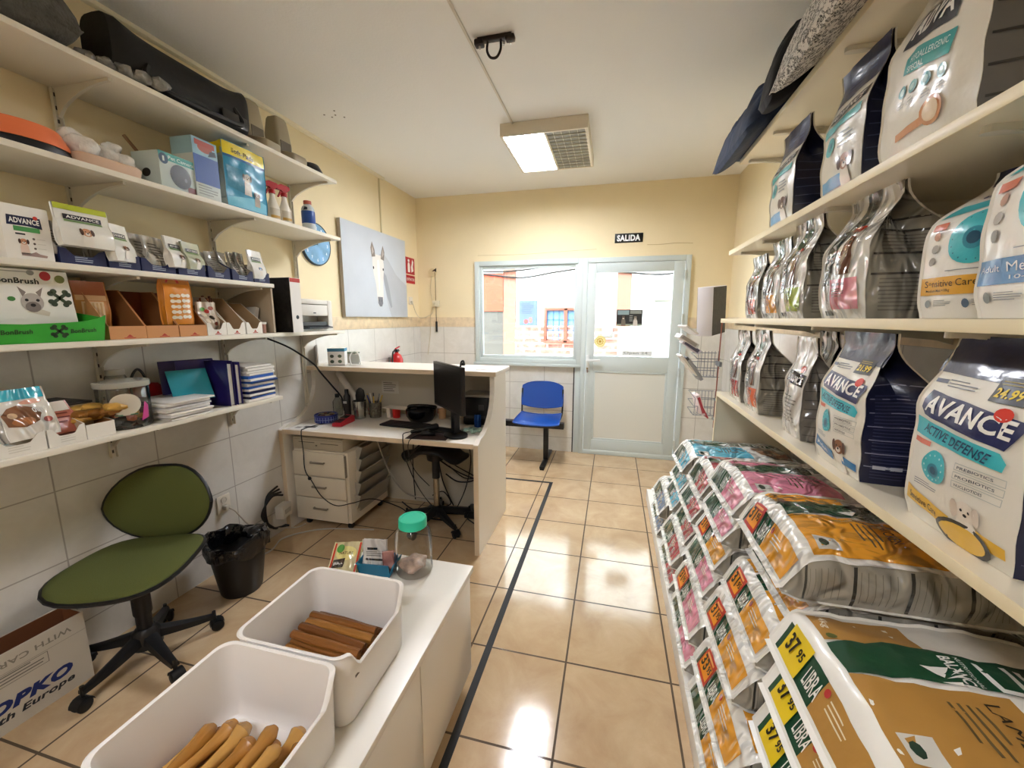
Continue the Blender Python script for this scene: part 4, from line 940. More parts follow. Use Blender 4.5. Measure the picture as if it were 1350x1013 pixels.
# ================================================================ low white chest and what is on it
WL = mat('white_laminate', '#ece6dc', .28, coat=.2)
t = thing('low_cabinet', 'low white laminate cabinet in the foreground with flush doors', 'cabinet', (-.745, .5, 0))
m = MB(); m.box(-.235, .215, -1.05, .875, .07, .505, WL); m.build('body', t)
m = MB(); m.box(-.24, .245, -1.06, .885, .506, .53, WL, .003); m.build('top', t)
m = MB(); m.box(-.215, .20, -1.04, .855, 0, .069, P('#d5cdc0', .5)); m.build('plinth', t)
for k, (a, b) in enumerate(((.445, .872), (.01, .440), (-.425, .005), (-.86, -.43))):
    MB().box(.2165, .234, a, b, .075, .502, WL, .0015).build('door', t)
ZT = .531
def storage_bin(label, loc):
    """rounded white bin whose +x side dips to a low front"""
    m = MB(); HX, HY, H, R, th = .158, .146, .195, .035, .0035
    WP = mat('white_bin_plastic', '#f1ece6', .32, coat=.2)
    def outline(hx, hy, r, n=7):
        return rrect(-hx, hx, -hy, hy, r, n)
    def top(x, y):
        if x > HX - .05:
            k = sst(HX - .05, HX - .012, x); e = 1 - sst(.085, .128, abs(y))
            return H - .055 * max(k * e, 0)
        return H
    def dense(pts, k=3):
        out = []
        for i in range(len(pts)):
            a, b = pts[i], pts[(i + 1) % len(pts)]; L = math.dist(a, b); n = max(1, int(L / .012))
            out += [(a[0] + (b[0] - a[0]) * j / n, a[1] + (b[1] - a[1]) * j / n) for j in range(n)]
        return out
    base = dense(outline(HX, HY, R)); N = len(base)
    def sec(f, inset, zf): return [(x * f - inset * (1 if x > 0 else -1) * min(1, abs(x) / .05), y * f - inset * (1 if y > 0 else -1) * min(1, abs(y) / .05), zf(x, y)) for x, y in base]
    secs = [sec(.93, .0, lambda x, y: 0), sec(.955, 0, lambda x, y: .008), sec(.965, 0, lambda x, y: .05), sec(.985, 0, lambda x, y: top(x, y) * .8), sec(1.0, 0, lambda x, y: top(x, y)),
            sec(1.0, -.003, lambda x, y: top(x, y) + .002), sec(1.0, .0, lambda x, y: top(x, y) + .004), sec(.985, th, lambda x, y: top(x, y) + .0015), sec(.97, th, lambda x, y: top(x, y) * .8), sec(.955, th, lambda x, y: .05), sec(.935, th, lambda x, y: .012), sec(.90, th, lambda x, y: .006)]
    m.ring(secs, WP, True, False)
    m.add([(x * .90, y * .90, .006) for x, y in base], [tuple(range(N))], WP); m.add([(x * .93, y * .93, 0) for x, y in base], [tuple(range(N))[::-1]], WP)
    m.box(HX * .965, HX * .985, -.105, -.075, .115, .122, P('#6e655d', .6)); 
    o = m.build('storage_bin', None, loc); tag(o, label, 'storage bin', 'white plastic bins on the low cabinet'); return o
storage_bin('white plastic bin holding dark brown chew sticks, farther of two', (-.722, .833, ZT))
storage_bin('white plastic bin holding pale twisted chews, nearest the viewer', (-.722, .530, ZT))
def stick(label, group, p0, p1, r, mt, seed, knot=False, flat_=1):
    rg = random.Random(seed); m = MB(); n = 16; p0, p1 = Vector(p0), Vector(p1); L = (p1 - p0).length; secs = []
    ph = rg.uniform(0, 6); tw = rg.uniform(2, 5)
    for i in range(n + 1):
        t = i / n; R = r * ((1 + .10 * sin(t * 9 + ph) + .06 * sin(t * 23 + ph)) if knot else (1 + .03 * sin(t * 9 + ph)))
        if knot: R *= 1 + .45 * exp(-((t - .06) / .09) ** 2) + .45 * exp(-((t - .94) / .09) ** 2) - .1
        if i in (0, n): R *= .62 if knot else .9
        lb = .07 if knot else .05
        secs.append([(L * (t - .5), R * (1 + lb * sin(3 * a + tw * t * 3)) * cos(a) + (.004 if knot else .0012) * sin(t * 5 + ph), R * flat_ * (1 + lb * sin(3 * a + tw * t * 3)) * sin(a)) for a in [2 * pi * k / 12 for k in range(12)]])
    m.ring(secs, mt, True, True)
    o = m.build('chew_stick', None, tuple((p0 + p1) / 2)); d = (p1 - p0).normalized()
    o.rotation_euler = (0, -math.asin(max(-1, min(1, d.z))), math.atan2(d.y, d.x)); tag(o, label, 'chew stick', group); return o
BRN = [mat('brown_chew_%d' % k, c, .35, bump=.6, bscale=40, var=.3, vscale=14, stretch=(.25, 3, 3)) for k, c in enumerate(('#855221', '#a06c30', '#70421a'))]
PALE = [mat('pale_chew_%d' % k, c, .25, bump=.3, bscale=25, var=.18, vscale=10, coat=.4, stretch=(.5, 2, 2)) for k, c in enumerate(('#b9833f', '#c8964f', '#a8722f'))]
zf = ZT + .010
yy = [.945, .922, .899, .876, .853, .830, .808, .787]
DKL = ['on the bin floor', 'in the second layer', 'on top of the heap']
DKL = ['on the bin floor', 'in the second layer', 'in the third layer', 'on top of the heap']
NTH = ['farthest', 'second farthest', 'third farthest', 'fourth farthest', 'fifth farthest', 'sixth farthest', 'seventh farthest', 'eighth farthest']
for lv, (n_, ya) in enumerate(((8, .945), (7, .945), (7, .930), (4, .905))):
    for k in range(n_):
        i = lv * 10 + k; rg = random.Random(i * 3 + 1); dx = rg.uniform(-.008, .008); y = ya - k * .0262 - .004; a = rg.uniform(-.004, .004)
        z = zf + .012 + lv * .0225
        stick('dark brown chew stick %s, %s one in its layer' % (DKL[lv], NTH[k]), 'brown chew sticks in the farther bin', (-.848 + dx + lv * .004, y + .009 + a, z), (-.600 + dx - lv * .004, y - .009 - a, z), .0122, BRN[(i * 7) % 3], i, False)
ORD = ['first', 'second', 'third', 'fourth', 'fifth', 'sixth', 'seventh', 'eighth']
for lv, (n_, x0_) in enumerate(((8, -.838), (8, -.848), (6, -.815))):
    for k in range(n_):
        i = lv * 10 + k; rg = random.Random(i + 77); x = x0_ + k * .033; ya = .600 + rg.uniform(-.03, .045) - lv * .008; z = zf + .016 + lv * .028
        stick('pale knotted chew %s, %s from the left' % (['on the floor of the nearer bin', 'in the middle layer of the nearer bin', 'lying on top in the nearer bin'][lv], ORD[k]), 'pale knotted chews in the nearer bin', (min(-.61, x + .012), ya, z + .002 + lv * .004), (x - .012, ya - .20, z), .0135, PALE[i % 3], 50 + i, True)

# jar with turquoise lid
t = thing('plastic_jar', 'clear plastic jar with a turquoise lid standing on the low cabinet', 'jar', (-.712, 1.30, ZT), 0)
GL = glass_mat('clear_plastic_jar', '#f1f1ef', .05, .06)
m = MB(); m.lathe([(.001, .003), (.066, .003), (.070, .012), (.070, .145), (.066, .165), (.052, .182), (.047, .19), (.047, .20)], GL, 40); m.build('jar_body', t)
m = MB(); m.lathe([(.050, .186), (.053, .188), (.053, .216), (.050, .221), (.044, .2215), (.042, .219), (.001, .219)], mat('turquoise_lid', '#2fc9a4', .35), 40); m.build('lid', t)
m = MB()
def lump(mb, c, r, mt, seed, sq=.6, n=14):
    rg = random.Random(seed); ph = [rg.uniform(0, 6) for _ in range(4)]; secs = []
    for i in range(n + 1):
        th = pi * i / n; ring = []
        for k in range(n + 4):
            a = 2 * pi * k / (n + 4); R = r * (1 + .16 * sin(3 * a + ph[0] + th * 2) * sin(th) + .10 * sin(5 * a + ph[1] - th * 3) * sin(th))
            ring.append((c[0] + R * sin(th) * cos(a), c[1] + R * sin(th) * sin(a), c[2] + R * sq * cos(th)))
        secs.append(ring)
    mb.ring(secs, mt, True, False)
lump(m, (-.004, -.004, .028), .052, mat('crumpled_treat_pack', '#b99a8a', .3, var=.5, vscale=25, bump=.5, bscale=30, coat=.5), 4, .42)
o = m.build('treat_pack', None, (-.712, 1.30, ZT + .004)); tag(o, 'crumpled reddish treat pack lying inside the turquoise lidded jar', 'treat pack')
# treats behind the bins
def pouch(w, h, d, seed, base, film=1, lean=0):
    return Stand(w, h, d, lean=lean, seed=seed, neck=.35, pinch=.05, bulge=.25, base=base, gus=base, film=film, wr=.0015)
m = MB(); BL = P('#1f6d8e', .4); 
m.box(-.06, .06, -.035, .035, 0, .004, BL)
m.prism([(-.035, 0), (-.045, .052), (-.041, .052), (-.032, .003)], 'x', -.065, .06, BL); m.prism([(.035, 0), (.045, .052), (.041, .052), (.032, .003)], 'x', -.065, .06, BL)
m.prism([(-.06, 0), (-.072, .05), (-.068, .05), (-.057, .003)], 'y', -.04, .04, BL); m.prism([(.06, 0), (.078, .05), (.074, .05), (.057, .003)], 'y', -.04, .04, BL)
o = m.build('treat_tray', None, (-.845, 1.265, ZT), .1); tag(o, 'small open blue cardboard tray beside the jar', 'tray')
b = pouch(.085, .12, .035, 91, '#cfcac4', 2); rect(b.mb, -.03, .01, .078, .088, b.F, FO('#1e1e20', 2)); fine_print(b.mb, b.F, -.035, .03, .05, .072, 3, FO('#6c6a66', 2)); rect(b.mb, -.036, .036, .04, .046, b.F, FO('#242424', 2))
b.done('treat_pouch', 'small clear and silver treat pouch standing in the blue tray', 'treat pouch', (-.86, 1.272, ZT + .005), .15)
b = pouch(.035, .085, .02, 95, '#a8746c', 2); b.done('treat_pouch', 'narrow pink brown treat pack leaning in the blue tray', 'treat pouch', (-.80, 1.262, ZT + .005), .5)
b = pouch(.10, .155, .02, 92, '#c9bb90', 2)
rect(b.mb, -.05, -.043, .0, .15, b.F, FO('#c8402e', 2), .002); rect(b.mb, .043, .05, .0, .15, b.F, FO('#c8402e', 2), .002)
poly(b.mb, ell(.0, .105, .038, .03), b.F, FO('#e6d88e', 2), .002); txt(b.mb, 'NATURE', b.F, (-.025, .10), (.05, 0), (0, .011), FO('#5b4322', 2), .003)
poly(b.mb, [(-.042, .04), (0, .045), (0, .085), (-.042, .08)], b.F, FO('#2e1f1a', 2), .0022); txt(b.mb, 'SNACK', b.F, (-.038, .055), (.034, .004), (0, .014), FO('#f2efe8', 2), .0032)
poly(b.mb, ell(-.025, .125, .014, .018), b.F, FO('#4c8a3c', 2), .0024)
o = b.done('treat_packet', 'flat cream treat packet with red edges leaning behind the white bin', 'treat packet', (-.985, 1.215, ZT + .003), 0)
o.rotation_euler = (radians(-62), 0, radians(20)); o.location = (-1.0+.06, 1.16, ZT + .012)

# ---- green desk chair
GRC = mat('olive_green_upholstery', '#565c2c', .9, bump=.25, bscale=350); BK = mat('black_plastic', '#121213', .42); BKR = mat('black_rubber', '#0c0c0d', .6)
t = thing('office_chair', 'olive green office chair with black five star base by the tiled wall', 'chair', (-1.945, 1.145, 0), radians(24))
def seat_shape(mb, hw, hd, zt, th, mt, mtb, tilt=0, waist=.0):
    def S(u, v, sg):
        a = 2 * pi * u; rx = hw * (1 + .10 * cos(2 * a + pi / 2) * 0); k = v
        e = (abs(cos(a)) ** 3.2 + abs(sin(a)) ** 3.2) ** (-1 / 3.2)
        x = hw * e * cos(a) * k * (1 - .10 * sin(a)); y = hd * e * sin(a) * k
        z = zt + (sg * th * .5 * (1 - k ** 5) ** .5) + .016 * (x / hw) ** 2 - .018 * max(0, -y / hd) ** 3
        return Vector((x, y, z))
    us = [i / 40 for i in range(41)]; vs = [.001, .2, .4, .6, .75, .86, .93, .97, .99, 1]
    mb.grid(lambda u, v: S(u, v, 1), us, vs, mt); mb.grid(lambda u, v: S(-u, v, -.8), us, vs, mtb)
    mb.tube([S(u, 1, 0) for u in us], .009, mtb, 8)
m = MB(); seat_shape(m, .225, .225, .455, .07, GRC, BK); m.build('seat', t)
# backrest: an upright rounded shield
def back_shape(mb, cx, cyy, cz, hw, hh, th, mt, mtb, tilt):
    rot = Matrix.Rotation(tilt, 4, 'X'); T_ = Matrix.Translation((cx, cyy, cz)) @ rot
    def S(u, v, sg):
        a = 2 * pi * u; e = (abs(cos(a)) ** 3.4 + abs(sin(a)) ** 3.4) ** (-1 / 3.4); k = v
        zz = hh * e * sin(a) * k; x = hw * 1.08 * e * cos(a) * k * (1 - .36 * max(0, zz / hh) ** 1.5) * (1 - .36 * max(0, -zz / hh) ** 1.5)
        y = -sg * th * .5 * (1 - k ** 5) ** .5 - .035 * (x / hw) ** 2 + .015 * (zz / hh) ** 2
        return T_ @ Vector((x, y, zz))
    us = [i / 40 for i in range(41)]; vs = [.001, .2, .4, .6, .75, .86, .93, .97, .99, 1]
    mb.grid(lambda u, v: S(u, v, 1), us, vs, mt); mb.grid(lambda u, v: S(-u, v, -.7), us, vs, mtb)
    mb.tube([S(u, 1, 0) for u in us], .008, mtb, 8)
m = MB(); back_shape(m, 0, .225, .635, .205, .172, .055, GRC, BK, radians(-8)); m.build('backrest', t)
m = MB(); m.box(-.03, .03, .05, .25, .375, .40, BK, .006); m.tube([(0, .24, .385), (0, .262, .45), (0, .262, .54), (0, .268, .64)], .018, BK, 8); m.build('back_bracket', t)
m = MB(); m.box(-.07, .07, -.08, .09, .36, .415, BK, .02); m.lathe([(.028, .10), (.028, .22), (.033, .23), (.033, .38)], BK, 20); m.lathe([(.001, .07), (.055, .075), (.05, .14), (.034, .16), (.001, .165)], BK, 20); m.build('column', t)
def star_base(t, R, a0, mt, z=.09):
    for k in range(5):
        a = a0 + 2 * pi * k / 5; X = Matrix.Rotation(a, 4, 'Z'); m = MB(); secs = []
        for i in range(11):
            q = i / 10; r = .03 + (R - .03) * q; hw = .030 * (1 - .5 * q); zc = z + .035 * (1 - q) ** 1.5 - .012 * q; hh = .022 * (1 - .55 * q)
            secs.append([(r, -hw, zc - hh), (r, -hw * .8, zc + hh * .6), (r, 0, zc + hh), (r, hw * .8, zc + hh * .6), (r, hw, zc - hh)])
        m.ring(secs, mt, True, True, X); arm = m.build('leg', t)
        c = MB(); cx = R - .005
        c.tube([(cx, 0, z + .01), (cx, 0, .055)], .008, mt, 8, X=X)
        for sg in (-1, 1):
            c.lathe([(.001, -.009), (.02, -.009), (.026, -.004), (.026, .004), (.02, .009), (.001, .009)], BKR, 18, X=X @ Matrix.Translation((cx + .008, sg * .013, .0265)) @ Matrix.Rotation(pi / 2, 4, 'X'))
        c.ring([[(cx + .008 + .03 * cos(th), s_ * .022, .028 + .03 * sin(th)) for th in [pi * j / 8 for j in range(9)]] for s_ in (-1, -.6, .6, 1)], mt, True, True, X, closed=False)
        c.build('caster', arm)
star_base(t, .245, radians(-110), BK)

# ---- waste bin with bag
t = thing('waste_bin', 'black waste bin lined with a black plastic bag by the wall', 'bin', (-1.965, 1.63, 0))
m = MB(); m.lathe([(.001, .0), (.095, 0), (.10, .01), (.14, .295), (.146, .30), (.144, .305), (.136, .295), (.094, .012), (.001, .01)], BK, 36); m.build('bin_body', t)
m = MB(); BAG = mat('black_bin_liner', '#0d0d0f', .22, bump=.8, bscale=22, coat=.3); rg = random.Random(5); secs = []
for i, (r, z) in enumerate([(.147, .24), (.151, .28), (.152, .305), (.145, .322), (.13, .318), (.12, .29), (.11, .24)]):
    secs.append([((r + .006 * sin(9 * a + i) + .004 * sin(17 * a - 2 * i)) * cos(a), (r + .006 * sin(9 * a + i) + .004 * sin(17 * a - 2 * i)) * sin(a), z + .012 * sin(5 * a + i * .6) + (.02 * sin(a * 2 + 1) if 1 < i < 5 else 0)) for a in [2 * pi * k / 48 for k in range(48)]])
m.ring(secs, BAG, True, False); lump(m, (.05, .07, .315), .055, BAG, 8, .5); m.build('bag', t)

# ---- cardboard box
t = thing('cardboard_box', 'open white cardboard box with blue lettering against the wall by the chair', 'box', (-2.09, .70, 0), radians(-2))
CB = mat('white_cardboard', '#cfc8bb', .7); KR = mat('brown_kraft', '#7a4a2c', .8)
m = MB(); x0, x1, y0, y1, H = -.128, .0, -.25, .322, .302
for bx in ((x0, x0 + .004, y0, y1), (x1 - .004, x1, y0, y1), (x0 + .004, x1 - .004, y0, y0 + .004), (x0 + .004, x1 - .004, y1 - .004, y1)):
    m.box(*bx, 0, H, CB)
m.box(x0 + .0055, x1 - .0055, y0 + .0055, y1 - .0055, .0, .006, KR)
for bx in ((x0 + .004, x0 + .006, y0 + .006, y1 - .006), (x1 - .006, x1 - .004, y0 + .006, y1 - .006), (x0 + .006, x1 - .006, y0 + .004, y0 + .006), (x0 + .006, x1 - .006, y1 - .006, y1 - .004)):
    m.box(*bx, .006, H - .002, KR)
F = wallF((x1, 0, 0), (0, 1, 0), (0, 0, 1), (1, 0, 0)); BB = P('#1f2f6e', .6)
rect(m, y0, y1, .226, .228, F, P('#a79f92', .8), .0008)
txt(m, 'OPKO', F, (.03, .078), (.235, 0), (.0, .048), BB, .001, .06, .3, 0)
txt(m, 'Health Europe', F, (-.045, .036), (.31, 0), (0, .034), P('#2a2c34', .6), .001, .035, .25, 0)
frame2(m, F, .07, .205, .178, .222, .002, P('#77736c', .7), .001); fine_print(m, F, .075, .20, .182, .218, 3, P('#77736c', .7), .0012)
txt(m, 'WITH CARE', F, (.28, .270), (-.22, 0), (0, -.022), P('#8f897e', .7), .001, .02, 0, 0)
poly(m, ell(.055, .255, .012, .012), F, P('#4f7a3a', .7), .001)
m.build('box_body', t)
# ---- wall socket and lead by the bin
t = thing('wall_socket', 'double white wall socket above the waste bin', 'socket', (XL + .009, 1.79, .40))
MB().box(0, .010, -.042, .042, -.052, .052, P('#ddd6c8', .4), .004).build('plate', t)
for z in (.022, -.022):
    mm = MB(); mm.lathe([(.001, 0), (.019, 0), (.019, .003), (.015, .003), (.014, .0005), (.001, .0005)], P('#cfc8ba', .4), 20, X=Matrix.Translation((.010, 0, z)) @ Matrix.Rotation(pi / 2, 4, 'Y')); mm.build('outlet', t)
m = MB(); m.box(.012, .04, -.015, .015, -.035, -.010, P('#cfc9bd', .4), .004); m.tube(spline([(.035, 0, -.022), (.06, .02, -.05), (.05, .06, -.11), (.03, .12, -.19), (.03, .2, -.27), (.05, .33, -.33), (.08, .45, -.385), (.1, .52, -.39)]), .004, P('#bdb6a8', .5), 6)
tag(m.build('power_lead', None, (XL + .010, 1.79, .40)), 'pale plug and lead hanging from the wall socket', 'power lead')
m = MB()
for k in range(4):
    m.tube(spline([(.02 + .012 * k, -.0, .32 - .02 * k), (.03 + .012 * k, -.10, .29), (.035, -.13 - .01 * k, .18), (.03 + .01 * k, -.10, .07), (.03, -.02, .03), (.03 + .01 * k, .03, .02)]), .007, BKR, 7)
tag(m.build('cable_loops', None, (XL + .012, 2.17, .03)), 'loops of thick black cable against the wall beside the desk leg', 'cable')
m = MB(); m.box(-.03, .03, -.05, .05, 0, .09, P('#cbc4b6', .45), .006); m.box(.03, .034, -.03, .03, .03, .06, P('#a49d90', .5))
tag(m.build('junction_box', None, (XL + .075, 2.16, .14), .2), 'small off white adapter hanging among the cables by the desk', 'adapter')
m = MB(); m.tube(spline([(-2.2, 1.75, .008), (-2.1, 1.95, .007), (-2.14, 2.1, .007), (-2.05, 2.22, .007), (-1.9, 2.30, .007), (-1.6, 2.36, .007)]), .005, P('#b9b2a4', .5), 6)
tag(m.build('floor_lead', None), 'pale lead lying along the floor under the desk', 'power lead')
# ================================================================ reception desk
DW = mat('desk_white_laminate', '#ebe4d8', .32, coat=.12); DE = mat('desk_edge_band', '#dcc8ac', .45)
t = thing('reception_desk', 'white reception desk with raised counter and curved side panels', 'desk', (0, 0, 0))
Y0, Y1, ZD_, ZK = 2.245, 2.90, .738, 1.145
prof = [(Y0, 0), (Y1, 0), (Y1, ZK - .032), (2.60, ZK - .032), (2.60, 1.03)]
for k in range(1, 10):
    a = radians(90 * k / 9); prof.append((2.60 - .30 * (1 - cos(a)), 1.03 - .272 * sin(a)))
prof += [(Y0 + .02, ZD_ + .002), (Y0, ZD_ - .005)]
for x, nm in ((-.785, 'right'), (-2.214, 'left')):
    m = MB(); m.prism(prof, 'x', x - .016, x + .016, DW); m.prism([(Y0 - .002, 0), (Y0, 0), (Y0, ZD_ - .01), (Y0 - .002, ZD_ - .01)], 'x', x - .015, x + .015, DE); m.build('side_panel', t)
m = MB(); m.box(-2.198, -.801, Y0, Y1 - .03, ZD_ - .032, ZD_, DW, .001); m.box(-2.198, -.801, Y0 - .002, Y0, ZD_ - .031, ZD_ - .001, DE); m.build('desktop', t)
m = MB(); m.box(-2.230, -.745, 2.55, 2.93, ZK - .031, ZK, DW, .001); m.box(-2.230, -.745, 2.548, 2.55, ZK - .030, ZK - .001, DE); m.build('counter_top', t)
MB().box(-2.198, -.801, Y1 - .028, Y1 - .010, .0, ZK - .032, mat('desk_back_shaded', '#bdb5a4', .6)).build('back_panel', t)  # panel colour greyed to stand in for the dimness under the desk
ZT2 = ZD_ + .001
# pedestal
t = thing('drawer_pedestal', 'white three drawer pedestal under the left of the desk', 'drawers', (-1.955, 2.30, 0))
PW = mat('pedestal_cream', '#ddd2bd', .45)
m = MB(); m.box(-.215, .225, .0, .47, .065, .585, PW, .003); m.build('body', t)
for z0, z1 in ((.07, .235), (.242, .395), (.402, .575)):
    d = MB().box(-.212, .205, -.018, -.001, z0, z1, PW, .003).build('drawer', t)
    h = MB(); h.tube([(-.06, -.02, z1 - .07), (-.055, -.032, z1 - .07), (.045, -.032, z1 - .07), (.05, -.02, z1 - .07)], .006, P('#9c9383', .3, metal=.7), 8); h.box(-.062, .052, -.034, -.03, z1 - .079, z1 - .063, P('#a89f8f', .3, metal=.6), .002); h.build('handle', d)
m = MB(); m.box(.207, .212, -.019, -.0, .41, .565, P('#8d8373', .4)); m.build('lock_bar', t)
for x in (-.17, .18):
    for y in (.05, .42):
        c = MB(); c.lathe([(.001, -.012), (.022, -.012), (.025, -.006), (.025, .006), (.022, .012), (.001, .012)], BKR, 16, X=Matrix.Translation((x, y, .026)) @ Matrix.Rotation(pi / 2, 4, 'Y')); c.box(x - .01, x + .01, y - .01, y + .01, .04, .066, BKR); c.build('caster', t)
# file pockets on its side
t = thing('file_pockets', 'column of grey file pockets hanging on the side of the pedestal', 'file holder', (-1.728, 2.31, 0))
PKT = mat('smoky_grey_pocket', '#9f998c', .35, coat=.2)
MB().box(.0, .006, .08, .44, .12, .60, PKT).build('backing', t)
for k in range(5):
    z = .16 + k * .085
    m = MB(); m.prism([(.007, z), (.018, z), (.055, z + .10), (.050, z + .102), (.016, z + .006), (.007, z + .006)], 'y', .03 + .012 * k, .43, PKT); m.prism([(.007, z), (.018, z), (.055, z + .10), (.007, z + .11)], 'y', .028 + .012 * k, .031 + .012 * k, PKT)
    m.build('pocket', t)
t2 = MB(); t2.box(-.20, .205, -.165, .165, 0, .088, P('#b7ab93', .5), .004)
t2.box(-.15, -.02, -.1665, -.165, .05, .054, P('#4d463a', .5)); t2.box(.03, .17, -.1665, -.165, .046, .050, P('#4d463a', .5)); t2.box(-.012, .0, -.168, -.165, .028, .036, P('#6b6252', .5)); t2.box(-.19, .195, -.166, -.165, .07, .072, P('#83796a', .5))
tag(t2.build('desktop_computer', None, (-1.975, 2.47, .5865)), 'beige desktop computer case lying on the drawer pedestal', 'computer')

# monitor
BKG = mat('glossy_black_screen', '#040405', .35, spec=.25)
t = thing('monitor', 'black flat monitor turned sideways on the desk', 'monitor', (-1.0, 2.36, ZT2), radians(-44))
m = MB(); m.box(-.22, .22, -.016, .012, .18, .475, BK, .004); m.build('housing', t)
MB().box(-.208, .208, -.0175, -.0165, .195, .463, BKG).build('screen', t)
m = MB(); m.box(-.11, .13, .012, .05, .20, .42, BK, .012); m.box(-.03, .03, .02, .06, .02, .30, BK, .006); m.build('stand', t)
m = MB(); m.prism(ell(0, .04, .095, .075, 28), 'z', .002, .012, BK); m.build('foot', t)
m = MB(); m.tube(spline([(.18, .0, .475), (.185, .005, .505), (.20, .012, .51), (.21, .01, .49)]), .006, BK, 6); m.lathe([(.001, 0), (.012, .002), (.012, .018), (.001, .02)], BK, 12, (.20, .01, .483)); 
tag(m.build('webcam', None, (-1.0, 2.36, ZT2), radians(-44)), 'tiny black webcam clipped to the top of the monitor', 'webcam')
def simple(name, label, cat, mb, loc, rot=0, group=None):
    return tag(mb.build(name, None, loc, rot), label, cat, group)
m = MB(); m.box(-.19, .17, -.065, .065, 0, .014, BK, .004)
kb = simple('keyboard', 'black keyboard lying left of the barcode scanner', 'keyboard', m, (-1.40, 2.535, ZT2), radians(-6))
m = MB()
for j in range(5): m.box(-.18, .16, -.055 + j * .023, -.037 + j * .023, .0142, .018, P('#1d1d1f', .5), .002)
m.build('key_rows', kb)
# black rounded telephone-like device
t = thing('headset', 'bulky black headset and cradle behind the keyboard', 'headset', (-1.38, 2.715, ZT2))
m = MB(); m.lathe([(.001, .0), (.085, 0), (.11, .04), (.112, .085), (.098, .10), (.06, .05), (.001, .04)], mat('shiny_black_plastic', '#0c0c0e', .18), 28); m.build('cradle', t)
m = MB(); m.tube(spline([(-.09, -.02, .09), (-.06, -.06, .115), (0, -.07, .125), (.06, -.04, .12), (.10, .03, .10), (.08, .06, .09)]), .014, MATS['shiny_black_plastic'], 10); m.lathe([(.001, 0), (.03, 0), (.03, .025), (.001, .028)], BK, 18, (-.06, -.01, .065)); m.build('headband', t)
# scanner
t = thing('barcode_scanner', 'black barcode scanner lying near the front edge of the desk', 'scanner', (-1.20, 2.42, ZT2), radians(38))
m = MB(); m.ring([[(x, y * w_, zc + h_ * z) for y, z in ell(0, 0, 1, 1, 12)] for x, w_, h_, zc in ((-.10, .012, .010, .014), (-.05, .016, .014, .018), (0, .018, .016, .022), (.04, .028, .022, .028), (.075, .032, .024, .03), (.085, .026, .018, .03))], BK, True, True); m.build('body', t)
m = MB(); m.tube(spline([(.0, 0, .02), (-.10, 0, .014), (-.15, -.02, .012), (-.165, -.085, .006), (-.17, -.115, -.02), (-.16, -.12, -.12), (-.10, -.13, -.3), (-.02, -.1, -.45), (.05, -.05, -.55)]), .0032, BKR, 6)
m.build('cord', t)
m = MB(); m.box(-.14, .13, -.085, .085, 0, .003, P('#3a2a28', .7), .001)
simple('mouse_pad', 'dark brown mouse pad on the desk below the monitor', 'mouse pad', m, (-1.13, 2.345, ZT2), radians(5))
t = thing('computer_mouse', 'black computer mouse on the brown mouse pad', 'mouse', (-1.15, 2.345, ZT2 + .0032), radians(15))
m = MB(); m.ring([[(x, y * w_, max(.0, h_ * (.5 + .5 * z))) for y, z in ell(0, 0, 1, 1, 14)] for x, w_, h_ in ((-.05, .012, .016), (-.035, .028, .030), (0, .033, .037), (.035, .029, .027), (.05, .014, .014))], BK, True, True); m.build('shell', t)
m = MB(); m.tube(spline([(-.045, 0, .012), (-.07, -.03, .006), (-.085, -.08, .005), (-.09, -.145, .0), (-.092, -.152, -.06), (-.07, -.10, -.2), (0, 0, -.35)]), .0028, BKR, 6); m.build('cord', t)
m = MB(); m.box(-.15, .15, -.05, .05, 0, .012, BK, .004); m.box(-.13, .12, -.035, .04, .0122, .016, P('#222226', .5))
simple('number_pad', 'small black keyboard tucked behind the brown mouse pad', 'keyboard', m, (-1.13, 2.475, ZT2), radians(-12))
m = MB(); m.lathe([(.001, 0), (.024, 0), (.026, .006), (.026, .083), (.022, .09), (.001, .09)], P('#1c4fa3', .25, metal=.5), 24)
simple('drink_can', 'small blue can standing right of the monitor', 'can', m, (-.905, 2.64, ZT2))
m = MB(); 
for k, (x, y, r) in enumerate(((0, 0, .028), (.045, .01, .024), (-.04, -.01, .022), (.02, -.03, .02), (.075, .03, .018))): lump(m, (x, y, r * .6), r, mat('crumpled_green_white_wrap', '#a9c4b5', .5, var=.6, vscale=40, bump=.6, bscale=50), 30 + k, .6, 8)
simple('crumpled_wrapper', 'crumpled green and white wrapper by the curved panel', 'wrapper', m, (-.90, 2.50, ZT2))
m = MB(); m.box(-.10, .09, -.09, .08, 0, .20, BK, .012); m.box(-.11, .11, -.10, .09, .205, .222, P('#8f8a80', .5), .003); m.box(-.08, .07, -.092, -.09, .05, .07, P('#3d3d40', .4)); m.box(.02, .06, -.092, -.09, .11, .15, P('#4a4a4e', .3))
simple('receipt_printer', 'black receipt printer in the corner under the counter', 'printer', m, (-.93, 2.765, ZT2))
m = MB(); m.lathe([(.001, 0), (.026, 0), (.032, .075), (.030, .075), (.024, .004), (.001, .004)], P('#c49a70', .5), 22)
simple('paper_cup', 'tan cup behind the monitor foot', 'cup', m, (-1.245, 2.80, ZT2))
m = MB(); m.lathe([(.001, 0), (.02, 0), (.022, .01), (.022, .08), (.01, .10), (.008, .13), (.010, .14), (.001, .14)], P('#e8e2da', .35), 18); m.lathe([(.0225, .03), (.0225, .07)], P('#b3262a', .4), 18)
simple('glue_bottle', 'white and red bottle standing behind the headset', 'bottle', m, (-1.28, 2.845, ZT2))
m = MB(); m.lathe([(.001, 0), (.027, 0), (.032, .075), (.03, .075), (.026, .003), (.001, .003)], P('#c9231f', .35), 24)
simple('red_cup', 'red cup standing under a sheet of card', 'cup', m, (-1.60, 2.74, ZT2))
